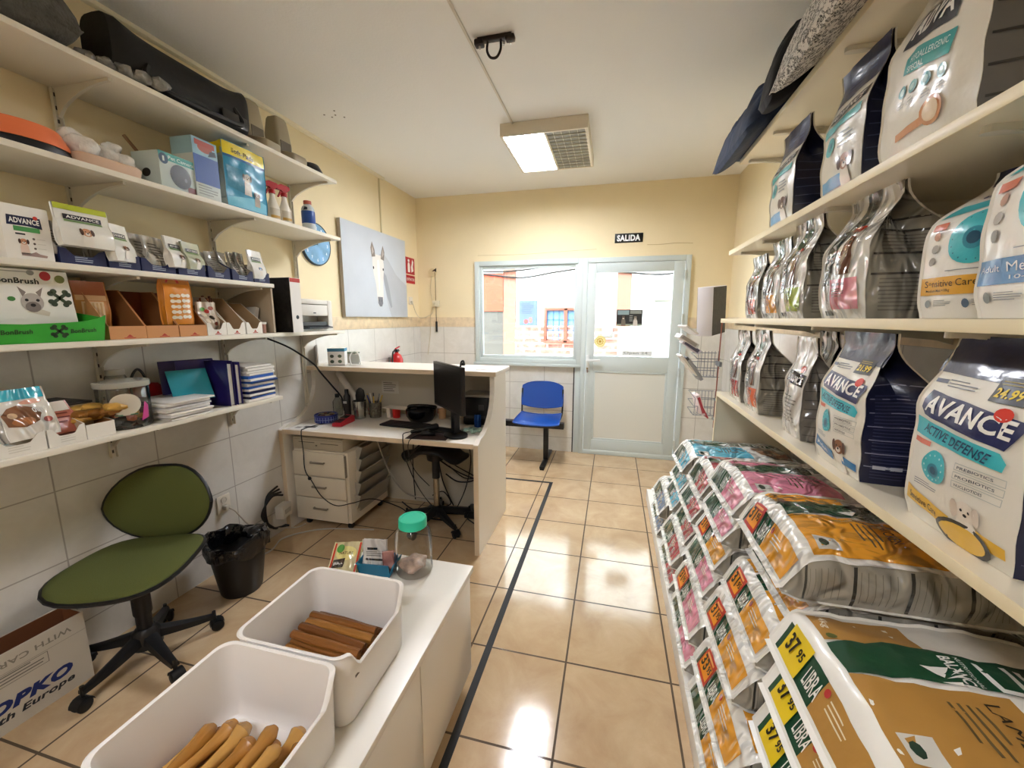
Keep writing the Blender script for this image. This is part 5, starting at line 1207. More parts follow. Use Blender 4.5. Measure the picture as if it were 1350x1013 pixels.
m = MB(); m.box(-.032, .0, -.02, .03, 0, .077, P('#d9cfc4', .5), .002)
simple('small_box', 'small whitish box beside the red cup', 'box', m, (-1.64, 2.735, ZT2))
m = MB(); m.box(-.12, .12, -.05, .05, 0, .003, P('#e8dfd3', .6)); o = simple('card_sheet', 'cream card lying flat over the red cup and box', 'card', m, (-1.575, 2.735, ZT2 + .078), radians(-6)); 
# pen cup
t = thing('pen_cup', 'wire mesh pen cup crowded with pens', 'pen holder', (-1.77, 2.72, ZT2))
m = MB(); m.lathe([(.001, 0), (.036, 0), (.040, .10), (.038, .10), (.034, .003), (.001, .003)], mat('dark_mesh_metal', '#6f6c62', .35, metal=.6, var=.5, vscale=90), 24); m.build('cup', t)
rg = random.Random(3)
for k in range(11):
    a = rg.uniform(0, 6.28); c = rg.choice(['#20242c', '#e2ded4', '#2a3f88', '#c9a74a', '#26262a', '#8b8f92']); r1 = rg.uniform(.0, .022); r2 = rg.uniform(.025, .05)
    m = MB(); m.tube([(r1 * cos(a), r1 * sin(a), .01), (r2 * cos(a), r2 * sin(a), rg.uniform(.13, .165))], .0042, P(c, .4), 6); m.build('pen', t)
t = thing('steel_cup', 'steel cup holding a black brush and tools', 'cup', (-1.865, 2.66, ZT2))
m = MB(); m.lathe([(.001, 0), (.034, 0), (.042, .115), (.040, .115), (.033, .003), (.001, .003)], P('#a9a8a0', .22, metal=.9), 26); m.build('cup', t)
m = MB(); m.ring([[(x * w_ , .02 + .008 * x, z) for x in ()] or [(w_ * cos(a) + dx, d_ * sin(a), z) for a in [2 * pi * j / 14 for j in range(14)]] for z, w_, d_, dx in ((.01, .008, .008, 0), (.09, .010, .010, 0), (.11, .028, .012, .005), (.15, .034, .014, .008), (.185, .026, .012, .010), (.20, .008, .006, .01))], BK, True, True); m.build('brush', t)
m = MB(); m.lathe([(.001, 0), (.021, 0), (.021, .145), (.012, .16), (.012, .19), (.001, .19)], BK, 18); m.box(-.012, .012, -.0225, -.0205, .10, .115, P('#b9b6ae', .5))
simple('spray_can', 'slim black bottle left of the steel cup', 'bottle', m, (-1.955, 2.635, ZT2))
m = MB(); m.lathe([(.001, 0), (.03, 0), (.032, .01), (.032, .10), (.016, .125), (.013, .13), (.001, .131)], glass_mat('clear_bottle_glass', '#e3e7e4', .1, .04), 24)
o = simple('clear_bottle', 'clear bottle with a black cap beside the curved panel', 'bottle', m, (-2.09, 2.70, ZT2)); m = MB(); m.lathe([(.001, .131), (.015, .131), (.015, .155), (.001, .156)], BK, 16); m.build('cap', o)
m = MB(); BT = P('#25327f', .35); m.lathe([(.001, 0), (.078, 0), (.080, .004), (.080, .044), (.082, .046), (.082, .056), (.078, .058), (.070, .048), (.001, .048)], BT, 40)
for k in range(26):
    a = 2 * pi * k / 26; m.box(.0795, .0812, -.0012, .0012, .006, .044, P('#a9b3d9', .5), X=Matrix.Rotation(a, 4, 'Z'))
m.tube([(.0806 * cos(a), .0806 * sin(a), .025) for a in [2 * pi * k / 40 for k in range(41)]], .0012, P('#a9b3d9', .5), 4)
tin = simple('round_tin', 'round blue tin with a pale grid pattern', 'tin', m, (-2.045, 2.505, ZT2)); 
m = MB()
for k in range(8): lump(m, (.04 * cos(k * .8), .04 * sin(k * .8), .052), .02, P(('#5a3a2a', '#8a7c5a', '#2a2a2e')[k % 3], .5), k, .5, 6)
m.build('contents', tin)
# card terminal
t = thing('card_terminal', 'red card payment terminal with its cord hanging over the desk edge', 'card terminal', (-1.875, 2.475, ZT2), radians(4))
RD = mat('red_terminal_plastic', '#b3202c', .3)
m = MB(); m.prism([(-.085, 0), (.085, 0), (.085, .045), (.06, .052), (-.02, .034), (-.085, .026)], 'x', -.038, .038, RD)
m = MB(); m.ring([[(x * w_, y, zz) for x, zz in ((-1, .002), (-1, h_ * .8), (-.8, h_), (.8, h_), (1, h_ * .8), (1, .002))] for y, w_, h_ in ((-.09, .030, .018), (-.085, .038, .026), (-.02, .036, .034), (.05, .038, .046), (.085, .036, .048), (.092, .028, .040))], RD, True, True); m.build('body', t)
m = MB(); m.box(-.026, .026, .0, .055, .044, .0465, P('#3a3f3a', .2), X=Matrix.Rotation(radians(5), 4, 'X')); m.build('screen', t)
kk = MB()
for i in range(3):
    for j in range(4): kk.box(-.024 + i * .017, -.011 + i * .017, -.075 + j * .016, -.064 + j * .016, .027 + .0028 * j, .032 + .0028 * j, P('#3d2226', .5))
kk.build('keys', t)
m = MB(); m.tube(spline([(-1.93, 2.47, ZT2 + .02), (-2.0, 2.45, ZT2 + .004), (-2.035, 2.36, ZT2 + .004), (-2.04, 2.27, ZT2 + .006), (-2.035, 2.236, ZT2 - .01), (-2.02, 2.225, .60), (-2.01, 2.215, .47), (-1.96, 2.21, .40), (-1.88, 2.20, .30), (-1.78, 2.21, .24), (-1.70, 2.28, .235), (-1.62, 2.40, .22), (-1.5, 2.55, .10), (-1.45, 2.6, .02)]), .0035, BKR, 6)
lump(m, (-1.975, 2.21, .415), .012, BKR, 3, 1, 6)
tag(m.build('terminal_cord'), 'thin black cord hanging in front of the white drawers', 'cable')
m = MB(); m.box(-.10, .10, -.07, .07, 0, .0015, P('#f1eee8', .6)); m.box(-.03, .06, -.02, .02, .0016, .0022, P('#5d5a58', .6)); m.box(-.08, -.04, -.04, .0, .0016, .0022, P('#a5a19b', .6))
simple('paper_sheet', 'printed white sheet on the left end of the desk', 'paper', m, (-2.06, 2.335, ZT2), radians(8))
m = MB(); m.tube([(0, 0, .026), (-.30, .10, .325)], .026, P('#cfc8bb', .6), 16); simple('paper_roll', 'thick paper roll leaning behind the cups under the counter', 'paper roll', m, (-1.84, 2.70, ZT2), 0)
m = MB(); m.lathe([(.001, 0), (.022, .0), (.025, .05), (.012, .085), (.001, .09)], P('#c9837a', .5), 16)
simple('pink_sponge', 'pink rounded item between the cup and the pens', 'sponge', m, (-1.845, 2.78, ZT2))
m = MB(); m.box(-.075, .075, -.001, .001, 0, .10, P('#c9c4ba', .6)); fine_print(m, wallF((0, -.001, 0), (1, 0, 0), (0, 0, 1), (0, -1, 0)), -.06, .06, .01, .09, 5, P('#6a665f', .6), .0008)
o = simple('pinned_note', 'grey printed note fixed to the panel behind the pens', 'note', m, (-1.72, 2.868, .90), 0)
# counter items
m = MB(); m.box(-.06, .06, -.05, .05, 0, .13, P('#e4e2de', .45), .002); m.box(-.0605, .0605, -.0505, .0505, .105, .129, P('#3d87ab', .4))
F = wallF((-.06, -.0505, 0), (1, 0, 0), (0, 0, 1), (0, -1, 0))
for k in range(4): poly(m, ell(.03 + .055 * (k % 2), .03 + .04 * (k // 2), .015, .013, 8), F, P(('#3d4a3f', '#5a6a55')[k % 2], .5), .001)
rect(m, .002, .118, .0, .004, F, P('#33302e', .5))
simple('product_box', 'white product box with a blue top band on the counter end', 'box', m, (-2.03, 2.66, ZK + .001), radians(25))
m = MB(); m.prism([(0, 0), (.11, 0), (.11, .13), (.02, .155), (.0, .15)], 'x', -.004, .004, P('#cfc9c4', .4)); m.box(.0045, .0055, .02, .09, .05, .13, P('#8b6a66', .6)); m.box(.0045, .0055, .015, .1, .01, .045, P('#9c9a98', .6))
simple('leaflet_holder', 'leaflet holder with grey leaflets at the wall end of the counter', 'leaflet holder', m, (-2.16, 2.60, ZK + .001), radians(48))
m = MB(); m.box(-.045, .045, -.02, .02, 0, .004, P('#d9dad7', .3)); m.tube(spline([(-.035, 0, .004), (-.04, 0, .06), (-.02, 0, .095), (.01, 0, .10), (.03, .0, .07), (.04, 0, .004)]), .005, P('#e9e9e6', .25), 8); m.box(-.028, .028, -.004, -.001, .008, .08, P('#b9bcb8', .3))
simple('card_holder', 'pale arched card holder on the counter', 'card holder', m, (-1.90, 2.69, ZK + .001), radians(15))
m = MB(); m.box(-.05, .05, -.035, .035, 0, .075, P('#bdb8ac', .4), .003); m.box(-.052, .052, -.037, .037, .0755, .082, P('#4b5a48', .5))
simple('tissue_box', 'small grey box with a dark green lid behind the card holder', 'box', m, (-2.03, 2.83, ZK + .001), radians(6))
m = MB(); m.box(-.07, .07, -.05, .05, 0, .002, P('#f4f4f2', .5)); m.box(-.05, .04, -.03, -.028, .0021, .0026, P('#9aa0a6', .5)); m.box(-.05, .05, .0, .002, .0021, .0026, P('#9aa0a6', .5))
simple('loose_sheet', 'small loose sheet lying on the right end of the counter', 'paper', m, (-.86, 2.70, ZK + .001), radians(14))
m = MB(); m.tube(spline([(-2.15, 2.10, 1.385), (-2.13, 2.3, 1.30), (-2.12, 2.50, 1.17), (-2.10, 2.545, 1.10), (-2.03, 2.58, .99), (-1.99, 2.62, .90), (-1.965, 2.61, .80)]), .006, BKR, 6)
tag(m.build('printer_cable'), 'black cable running from the printer shelf down to the desk', 'cable')

# stool under the desk
t = thing('swivel_stool', 'black swivel stool with a winged seat tucked under the desk', 'stool', (-1.20, 2.56, 0), radians(4))
m = MB()
def SS(u, v, sg):
    a = 2 * pi * u; x = .25 * cos(a) * v; y = .17 * sin(a) * v
    return Vector((x, y, .60 + sg * .03 * (1 - v ** 4) ** .5 - .085 * sst(.05, .19, abs(x)) + .02 * sst(.18, .25, abs(x))))
us = [i / 36 for i in range(37)]; vs = [.001, .3, .6, .8, .92, .98, 1]
m.grid(lambda u, v: SS(u, v, 1), us, vs, BK); m.grid(lambda u, v: SS(-u, v, -1), us, vs, BK); m.build('seat', t)
m = MB(); m.lathe([(.022, .09), (.022, .36)], P('#b5aa98', .25, metal=.9), 18); m.lathe([(.028, .36), (.028, .50), (.06, .53), (.001, .535)], BK, 18); m.lathe([(.06, .50), (.07, .56), (.001, .565)], BK, 18); m.lathe([(.001, .07), (.045, .07), (.045, .13), (.024, .15), (.001, .15)], BK, 18); m.build('column', t)
star_base(t, .25, radians(-40), BK, .085)
# cables and power strip
CBL = [BKR, mat('grey_cable', '#8d877c', .5)]
rg = random.Random(11)
paths = [([(-1.35, 2.85, .70), (-1.30, 2.80, .50), (-1.25, 2.78, .25), (-1.15, 2.75, .06)], 0), ([(-1.38, 2.84, .62), (-1.2, 2.78, .42), (-1.0, 2.80, .30), (-.83, 2.82, .20)], 0),
 ([(-.82, 2.84, .55), (-.90, 2.80, .34), (-1.05, 2.78, .28), (-1.2, 2.80, .36)], 0), ([(-1.1, 2.85, .68), (-1.02, 2.8, .45), (-1.05, 2.77, .22), (-1.12, 2.76, .05)], 0),
 ([(-.82, 2.70, .40), (-.88, 2.7, .24), (-.84, 2.72, .10)], 0), ([(-1.66, 2.55, .62), (-1.60, 2.6, .35), (-1.45, 2.58, .2), (-1.25, 2.62, .16)], 1), ([(-1.5, 2.86, .68), (-1.52, 2.82, .4), (-1.5, 2.8, .05)], 0),
 ([(-1.3, 2.7, .15), (-1.2, 2.68, .2), (-1.15, 2.7, .1), (-1.25, 2.72, .05)], 0)]
for k, (pts, c) in enumerate(paths):
    m = MB(); m.tube(spline(pts), .0045 if c == 0 else .006, CBL[c], 6)
    tag(m.build('loose_cable'), ['black cable hanging straight down at the middle of the desk back', 'black cable crossing under the desk toward the right panel', 'black cable sagging in a wide loop under the desk', 'black cable behind the stool column', 'short black cable beside the right desk panel', 'grey cable looping from the file pockets', 'black cable hanging by the inner desk panel', 'small loop of black cable on the power strip'][k], 'cable', 'cables under the desk')
xl = [([(-1.62, 2.80, .012), (-1.45, 2.70, .012), (-1.30, 2.80, .02), (-1.40, 2.62, .012), (-1.15, 2.60, .012)], 'flat tangle of black cable on the floor behind the pedestal'), ([(-1.55, 2.84, .62), (-1.45, 2.80, .52), (-1.52, 2.78, .45), (-1.38, 2.80, .56), (-1.30, 2.82, .64)], 'black cable bunch hanging just below the desktop'),
 ([(-1.50, 2.82, .60), (-1.35, 2.76, .48), (-1.10, 2.76, .33), (-.83, 2.80, .24)], 'long black cable slanting down to the right panel'), ([(-.82, 2.78, .48), (-.95, 2.76, .30), (-1.10, 2.75, .26), (-1.22, 2.78, .30)], 'second wide black cable loop behind the stool'), ([(-1.0, 2.66, .012), (-.90, 2.6, .012), (-.86, 2.68, .03), (-.95, 2.72, .012)], 'short coil of black cable on the floor by the router')]
for pts, lb in xl:
    m = MB(); m.tube(spline(pts), .0055, BKR, 6); tag(m.build('loose_cable'), lb, 'cable', 'cables under the desk')
m = MB(); m.box(-.17, .17, -.03, .03, 0, .045, BK, .006)
for k in range(4): m.lathe([(.001, .0), (.017, 0), (.017, .002), (.001, .002)], P('#3a3a3c', .4), 14, (-.12 + .08 * k, 0, .045))
simple('power_strip', 'black power strip on the floor under the desk', 'power strip', m, (-1.18, 2.74, .0015), radians(8))
m = MB(); m.box(-.11, .11, -.08, .08, 0, .05, BK, .01); m.box(.02, .09, -.082, -.08, .02, .03, P('#e8e8e8', .3))
simple('router', 'flat black router on the floor beside the right desk panel', 'router', m, (-.93, 2.76, .0015))

# ---- bench seat by the window
t = thing('waiting_bench', 'blue plastic seat on a black beam bench below the window', 'bench', (-.72, 4.05, 0))
BLU_ = mat('blue_seat_plastic', '#14489c', .28, coat=.2)
m = MB(); m.box(-.62, .27, -.05, .03, .375, .435, BK, .004); m.build('beam', t)
def SB(u, v, off=0):      # seat pan
    x = .235 * u * (1 - .08 * v); y = -.17 + .36 * v
    return Vector((x, y, .455 + .02 * abs(u) ** 3 - .022 * (1 - v) ** 4 + .012 * v - off))
m = MB(); us = [-1 + i / 12 for i in range(25)]; vs = [i / 12 for i in range(13)]
m.grid(lambda u, v: SB(u, v), us, vs, BLU_); m.grid(lambda u, v: SB(-u, v, .008), us, vs, BLU_)
edge = [SB(u, 0) for u in us] + [SB(1, v) for v in vs[1:]] + [SB(-u, 1) for u in us[1:]] + [SB(-1, 1 - v) for v in vs[1:]]
m.tube(edge, .007, BLU_, 8); m.build('seat', t)
def BB_(u, v, off=0):
    w_ = .22 * (1 + .03 * sin(v * pi)); z = .53 + .285 * v; top = -.045 * abs(u) ** 3 * v; bot = .035 * (1 - v) * abs(u) ** 2
    return Vector((w_ * u, .20 + .05 * v - .05 * (1 - u * u) * -.6 + off, z + top + bot))
m = MB(); m.grid(lambda u, v: BB_(u, v), us, vs, BLU_); m.grid(lambda u, v: BB_(-u, v, .007), us, vs, BLU_)
edge = [BB_(u, 0) for u in us] + [BB_(1, v) for v in vs[1:]] + [BB_(-u, 1) for u in us[1:]] + [BB_(-1, 1 - v) for v in vs[1:]]
m.tube(edge, .006, BLU_, 8); m.build('backrest', t)
for sg in (-1, 1):
    m = MB(); m.tube(spline([(sg * .20, -.02, .437), (sg * .215, .15, .445), (sg * .222, .21, .50), (sg * .224, .225, .62), (sg * .222, .24, .74)]), .010, BK, 8); m.build('back_support', t)
m = MB(); m.box(.06, .11, -.03, .01, .03, .376, BK, .004); m.box(.06, .11, -.26, .30, .012, .04, BK, .006); m.box(.065, .105, -.255, -.22, 0, .013, BKR); m.box(.065, .105, .26, .295, 0, .013, BKR); m.build('leg', t)
m = MB(); m.box(-.56, -.51, -.03, .01, .03, .376, BK, .004); m.box(-.56, -.51, -.26, .30, .012, .04, BK, .006); m.box(-.555, -.515, -.255, .295, 0, .013, BKR); m.build('leg', t)

# ---- left wall: picture, clock, sign, extinguisher, sockets
t = thing('horse_canvas', 'large pale canvas print of a white horse on the left wall', 'picture', (XL + .001, 3.555, 1.91))
CV = mat('canvas_pale_blue', '#c9cfd6', .7, var=.05, vscale=3)
m = MB(); m.box(.011, .042, -.535, .535, -.40, .40, CV, .002); m.box(.011, .041, -.5355, -.533, -.399, .399, P('#a79f94', .7))
F = wallF((.042, 0, 0), (0, 1, 0), (0, 0, 1), (1, 0, 0))
HW, HG, HD_ = P('#c9c9ca', .7), P('#9fa3a9', .7), P('#77787d', .7)
def cpoly(pts, mt, off): poly(m, [(-.01 + (x + .01) * (1.3 if off > .0013 else 1), y) for x, y in pts], F, mt, off, None)
cpoly([(.02, .19), (.10, .21), (.20, .14), (.32, .03), (.42, -.02), (.533, -.06), (.533, -.398), (.20, -.398), (.13, -.25), (.09, -.08)], mat('horse_body_grey', '#b9bdc2', .7, var=.05, vscale=5), .0008)
cpoly([(.06, .05), (.13, .0), (.18, -.13), (.22, -.30), (.19, -.31), (.13, -.20), (.09, -.08)], HG, .0012)
cpoly([(-.075, .18), (.055, .18), (.07, .10), (.06, .0), (.05, -.10), (.045, -.22), (.03, -.29), (-.015, -.30), (-.035, -.24), (-.045, -.10), (-.07, .0), (-.08, .10)], mat('horse_head_pale', '#e6e1da', .7, var=.04, vscale=8), .0016)
cpoly([(-.03, -.21), (.035, -.21), (.035, -.27), (.02, -.30), (-.01, -.30), (-.028, -.27)], HD_, .002)
for sx in (-.018, .02): poly(m, ell(sx + .004, -.245, .006, .012, 10), F, P('#5d5c60', .7), .0024, None)
cpoly([(-.085, .15), (-.095, .23), (-.075, .29), (-.045, .22), (-.04, .16)], P('#857c74', .7), .002); cpoly([(.03, .15), (.04, .21), (.065, .28), (.085, .22), (.075, .14)], P('#857c74', .7), .002)
cpoly([(-.075, .17), (-.082, .22), (-.073, .255), (-.056, .20)], P('#b9aea4', .7), .0024); cpoly([(.045, .16), (.052, .21), (.066, .25), (.074, .20)], P('#b9aea4', .7), .0024)
for ex in (-.088, .078): poly(m, ell(ex, .055, .010, .014, 12), F, P('#2a2522', .5), .0024, None)
cpoly([(-.02, .13), (.01, .14), (.015, .02), (.0, -.15), (-.01, -.15), (-.02, .02)], P('#eeece8', .7), .002)
m.build('canvas', t)
m = MB(); frame(MB(), 0, 1, 0, 1, .1, 0, 1, CV); fr = MB()
fr.box(0, .0108, -.50, .50, -.37, -.34, P('#b99d78')); fr.box(0, .0108, -.50, .50, .34, .37, P('#b99d78')); fr.box(0, .0108, -.50, -.47, -.34, .34, P('#b99d78')); fr.box(0, .0108, .47, .50, -.34, .34, P('#b99d78')); fr.build('stretcher_frame', t)
# clock
t = thing('wall_clock', 'round blue wall clock half hidden by a shelf', 'clock', (XL + .001, 2.755, 2.055))
RY = Matrix.Rotation(pi / 2, 4, 'Y')
m = MB(); m.lathe([(.001, 0), (.158, 0), (.160, .012), (.156, .022), (.150, .018), (.001, .018)], P('#33414f', .4), 44, X=RY); m.build('case', t)
m = MB(); m.lathe([(.001, .0185), (.149, .0185), (.149, .0195), (.001, .0195)], mat('blue_clock_dial', '#7fb0d6', .5, var=.2, vscale=12), 44, X=RY)
F = wallF((.0195, 0, 0), (0, 1, 0), (0, 0, 1), (1, 0, 0))
for k in range(12):
    a = pi / 2 - 2 * pi * (k + 1) / 12; s_ = str(k + 1); w_ = .014 * len(s_)
    txt(m, s_, F, (.118 * cos(a) - w_ / 2, .118 * sin(a) - .012), (w_, 0), (0, .024), P('#e9f2f8', .5), .001, .03, 0, None)
m.build('dial', t)
for L_, a, w_ in ((.075, radians(200), .006), (.11, radians(150), .004)):
    m = MB(); m.box(.0215, .0235, -.01, L_, -w_ / 2, w_ / 2, P('#1d2630', .4), X=Matrix.Rotation(a, 4, 'X')); m.build('hand', t)
# fire sign
m = MB(); m.box(XL, XL + .004, 4.165, 4.365, 1.985, 2.165, P('#b5161c', .4)); m.box(XL, XL + .004, 4.165, 4.365, 1.885, 1.972, P('#b5161c', .4))
F = wallF((XL + .004, 4.165, 1.885), (0, 1, 0), (0, 0, 1), (1, 0, 0)); W_ = P('#f3efe9', .5)
poly(m, [(.04, .12), (.09, .12), (.09, .20), (.08, .225), (.05, .225), (.04, .20)], F, W_, .001, None); poly(m, ell(.065, .245, .022, .016), F, W_, .001, None)
poly(m, [(.12, .12), (.17, .14), (.16, .19), (.175, .24), (.145, .265), (.135, .22), (.115, .18)], F, W_, .001, None)
txt(m, 'EXTINTOR', F, (.012, .028), (.176, 0), (0, .03), W_, .001, .02, 0, None)
tag(m.build('fire_sign'), 'red extinguisher sign in two plates on the left wall', 'sign')
# extinguisher
t = thing('fire_extinguisher', 'small red fire extinguisher hanging on the left wall behind the counter', 'fire extinguisher', (XL + .10, 3.72, .80))
m = MB(); m.lathe([(.001, 0), (.055, .0), (.062, .01), (.062, .28), (.045, .325), (.018, .345), (.018, .36), (.001, .36)], mat('extinguisher_red', '#c0161a', .25, coat=.4), 28); m.build('cylinder', t)
m = MB(); m.box(-.018, .018, -.02, .02, .36, .385, P('#3b3b3b', .4, metal=.5)); m.prism([(-.02, .385), (.06, .405), (.06, .412), (-.02, .395)], 'x', -.008, .008, P('#b5161c', .4)); m.prism([(-.02, .37), (.055, .362), (.055, .369), (-.02, .378)], 'x', -.008, .008, P('#3a3a3a', .4)); m.build('valve', t)
m = MB(); m.tube(spline([(0, -.02, .372), (.0, -.07, .36), (.0, -.085, .28), (0, -.075, .12)]), .008, BKR, 8); m.build('hose', t)
m = MB(); m.box(-.098, -.06, -.01, .01, .20, .30, P('#8c8c8c', .4, metal=.7)); m.build('wall_hook', t)
# sockets and lamp lead in the far corner
m = MB(); m.box(XL, XL + .012, 4.20, 4.28, 1.65, 1.735, P('#e4dccb', .4), .004); m.box(XL + .012, XL + .03, 4.225, 4.255, 1.66, 1.69, P('#d7cfbe', .4), .003)
tag(m.build('corner_socket'), 'cream wall socket low beside the horse picture', 'socket')
m = MB(); m.tube(spline([(XL + .03, 4.24, 1.67), (XL + .05, 4.27, 1.56), (XL + .06, 4.36, 1.50), (XL + .12, 4.42, 1.52), (-2.06, 4.432, 1.56), (-2.05, 4.435, 1.62)]), .0035, P('#cfc4ac', .5), 6)
tag(m.build('corner_lead'), 'thin pale lead curving round the room corner', 'power lead')
t = thing('wall_thermostat', 'small round cream device on the end wall trailing a thin lead', 'wall device', (-2.05, YF, 2.02))
m = MB(); m.lathe([(.001, 0), (.048, 0), (.045, .018), (.001, .022)], P('#e0cfa6', .5), 24, X=Matrix.Rotation(pi / 2, 4, 'X')); m.prism([(.0, .01), (.055, .045), (.055, .0), (.035, .012)], 'y', -.03, -.022, P('#2a1d14', .5)); m.build('housing', t)
m = MB(); m.tube([(.035, -.02, -.0), (.035, -.012, -.10), (.033, -.012, -.50), (.035, -.014, -.58)], .003, P('#4e3a22', .5), 6); m.tube([(.035, -.014, -.56), (.037, -.02, -.68)], .012, BK, 10); m.build('lead', t)
MB().tube(spline([(-.01, -.01, -.04), (-.03, -.01, -.2), (-.01, -.01, -.36), (-.04, -.01, -.5), (-.05, -.01, -.7), (-.09, -.01, -.95)]), .0028, P('#cbbd98', .5), 6).build('second_lead', t)
t_ = MB(); t_.box(-2.06, -1.97, YF - .025, YF, 1.63, 1.70, P('#e2d7bd', .45), .004); t_.box(-2.035, -2.015, YF - .045, YF - .025, 1.65, 1.68, P('#d2c7ad', .45), .003)
tag(t_.build('end_wall_socket'), 'double cream socket on the end wall under the round device', 'socket')
# cable duct from the ceiling to the picture
m = MB(); m.box(XL + .0005, XL + .013, 3.69, 3.705, 2.315, ZC - .022, P('#d8c9a0', .5), .002)
tag(m.build('wall_duct'), 'thin cable duct running down the wall to the horse picture', 'cable duct')

for ob in list(sc.objects):
    if ob.parent is None and ob.name in ('pen_cup', 'steel_cup', 'spray_can'): ob.scale = (1.22, 1.22, 1.18)
    if ob.parent is None and ob.name == 'clear_bottle': ob.scale = (1.15, 1.15, 1.1)
# ================================================================ left-hand shelves
LS = mat('white_shelf_board', '#e6dfcf', .4)
LXF, LXB = -1.885, XL + .012
def shelf_left(z, y0, y1, label, th=.022):
    t = thing('wall_shelf', label, 'shelf', (0, 0, z))
    m = MB(); m.box(LXB, LXF, y0, y1, -th, 0, LS, .002); m.build('board', t)
    for y in (.10, 1.295, 1.905, 2.525):
        if y < y1 + .02:
            b = MB(); WHM = P('#d6cfbf', .4); q = [(XL + .030, -th - .001), (LXF - .03, -th - .001), (LXF - .03, -th - .012)]
            for k in range(1, 8):
                u = k / 8; q.append((LXF - .03 + (XL + .03 - LXF + .03) * u, -th - .012 - .085 * u ** 2.2))
            q.append((XL + .030, -th - .11)); b.prism(q, 'y', y - .006, y + .006, WHM); b.build('bracket', t)
    return t
Z1, Z2, Z3, Z4, Z5 = 2.432, 2.058, 1.690, 1.413, 1.044
shelf_left(Z1, -.4, 2.585, 'topmost white shelf on the left wall, carrying the black carrier')
shelf_left(Z2, -.4, 2.585, 'second white shelf on the left wall, carrying the spray bottles')
shelf_left(Z3, -.4, 1.965, 'third white shelf on the left wall, carrying the row of navy treat trays')
shelf_left(Z4, -.4, 2.565, 'fourth white shelf on the left wall, carrying the green box and the printer')
shelf_left(Z5, -.4, 1.955, 'lowest white shelf on the left wall, carrying folders and jars')
for k, (y, z0, lab) in enumerate(((.10, .86, 'nearest'), (1.295, .86, 'second'), (1.905, .86, 'third'), (2.525, .68, 'farthest'))):
    m = MB(); WHM = P('#d6cfbf', .4)
    m.box(XL + .0125, XL + .016, y - .013, y + .013, z0, 2.42, WHM); m.box(XL + .016, XL + .028, y - .013, y - .010, z0, 2.42, WHM); m.box(XL + .016, XL + .028, y + .010, y + .013, z0, 2.42, WHM)
    z = z0 + .02
    while z < 2.40: m.box(XL + .016, XL + .0165, y - .004, y + .004, z, z + .015, P('#4a463e', .6)); z += .05
    tag(m.build('shelf_rail'), lab + ' of the white slotted rails carrying the left shelves', 'shelf rail')
m = MB(); m.box(LXB + .01, LXF - .02, 1.955, 1.968, Z4 + .001, Z3 - .024, mat('brown_grey_panel', '#b3a48e', .6)); tag(m.build('shelf_divider'), 'upright brownish divider between the third and fourth left shelves', 'divider')
L90 = pi / 2
def LX(d): return LXF - .02 - d / 2      # x of an item d deep standing near the shelf edge

# --- top shelf
t = thing('pet_carrier', 'long black soft pet carrier on the top left shelf', 'pet carrier', (-2.02, 1.645, Z1), L90)
CLB = mat('black_nylon', '#08080a', .55, bump=.3, bscale=14)
m = MB(); secs = []
for i in range(25):
    u = -1 + i / 12; x = u * .31; e = (1 - abs(u) ** 14) ** .5; h_ = .20 + .05 * abs(u) ** 5; hw = .105
    secs.append([(x, hw * (abs(cos(a)) ** .5) * (1 if cos(a) > 0 else -1) * (.75 + .25 * e), .012 + h_ / 2 + h_ / 2 * (abs(sin(a)) ** .6) * (1 if sin(a) > 0 else -1) * (.85 + .15 * e)) for a in [2 * pi * k / 24 for k in range(24)]])
m.ring(secs, CLB, True, True); m.build('body', t)
m = MB(); m.tube(spline([(-.20, -.10, .10), (-.22, -.125, .04), (-.1, -.13, .02), (.1, -.13, .03), (.22, -.125, .05), (.2, -.10, .12)]), .012, CLB, 6); m.build('strap', t)
MB().box(.12, .26, -.118, -.114, .03, .09, mat('smoky_mesh', '#2e2b2a', .3), .002).build('mesh_pocket', t)
o = pillow('fluffy_pet_bed', 'grey fluffy pet bed at the near end of the top left shelf', 'pet bed', .60, .34, .26, mat('grey_fleece', '#56544f', .95, bump=1, bscale=60, var=.25, vscale=20), (-2.05, .93, Z1 + .004), L90, 9)
m = MB(); 
for k in range(5): lump(m, (.02 * k, -.02 + .05 * k, .03), .035, mat('clear_wrap_bag', '#8f8d88', .15, var=.4, vscale=30, bump=.8, bscale=30), k, .7, 8)
simple('plastic_bundle', 'crumpled clear plastic under the black carrier', 'plastic bag', m, (-1.965, 1.275, Z1 + .002))
SMK = glass_mat('smoky_plastic', '#a89f8c', .12, .08); SMO = mat('smoky_beige_plastic', '#a2977f', .3, coat=.2)
def dispenser(y, label):
    t = thing('food_dispenser', label, 'food dispenser', (-2.02, y, Z1), L90, 'smoky food dispensers on the top left shelf')
    m = MB(); m.ring([[(x * w_, y_ * d_ + dy, z) for x, y_ in rrect(-1, 1, -1, 1, .35, 4)] for z, w_, d_, dy in ((.07, .062, .055, .03), (.12, .062, .055, .03), (.20, .052, .048, .03), (.255, .045, .040, .03), (.268, .038, .034, .03))], SMO, True, True); m.build('hopper', t)
    m = MB(); m.ring([[(x * w_, y_ * d_ + dy, z) for x, y_ in rrect(-1, 1, -1, 1, .4, 4)] for z, w_, d_, dy in ((0, .070, .115, -.01), (.03, .072, .118, -.01), (.045, .068, .112, -.01), (.07, .060, .06, .03))], SMO, True, True)
    m.prism(ell(0, -.068, .048, .038, 20), 'z', .0452, .050, P('#6f6552', .5)); m.box(-.04, .04, -.028, -.022, .07, .13, P('#5d5342', .5)); m.build('base_bowl', t)
    return t
dispenser(2.06, 'smoky beige food dispenser half hidden by the black carrier')
dispenser(2.265, 'smoky beige food dispenser farther along the top left shelf')
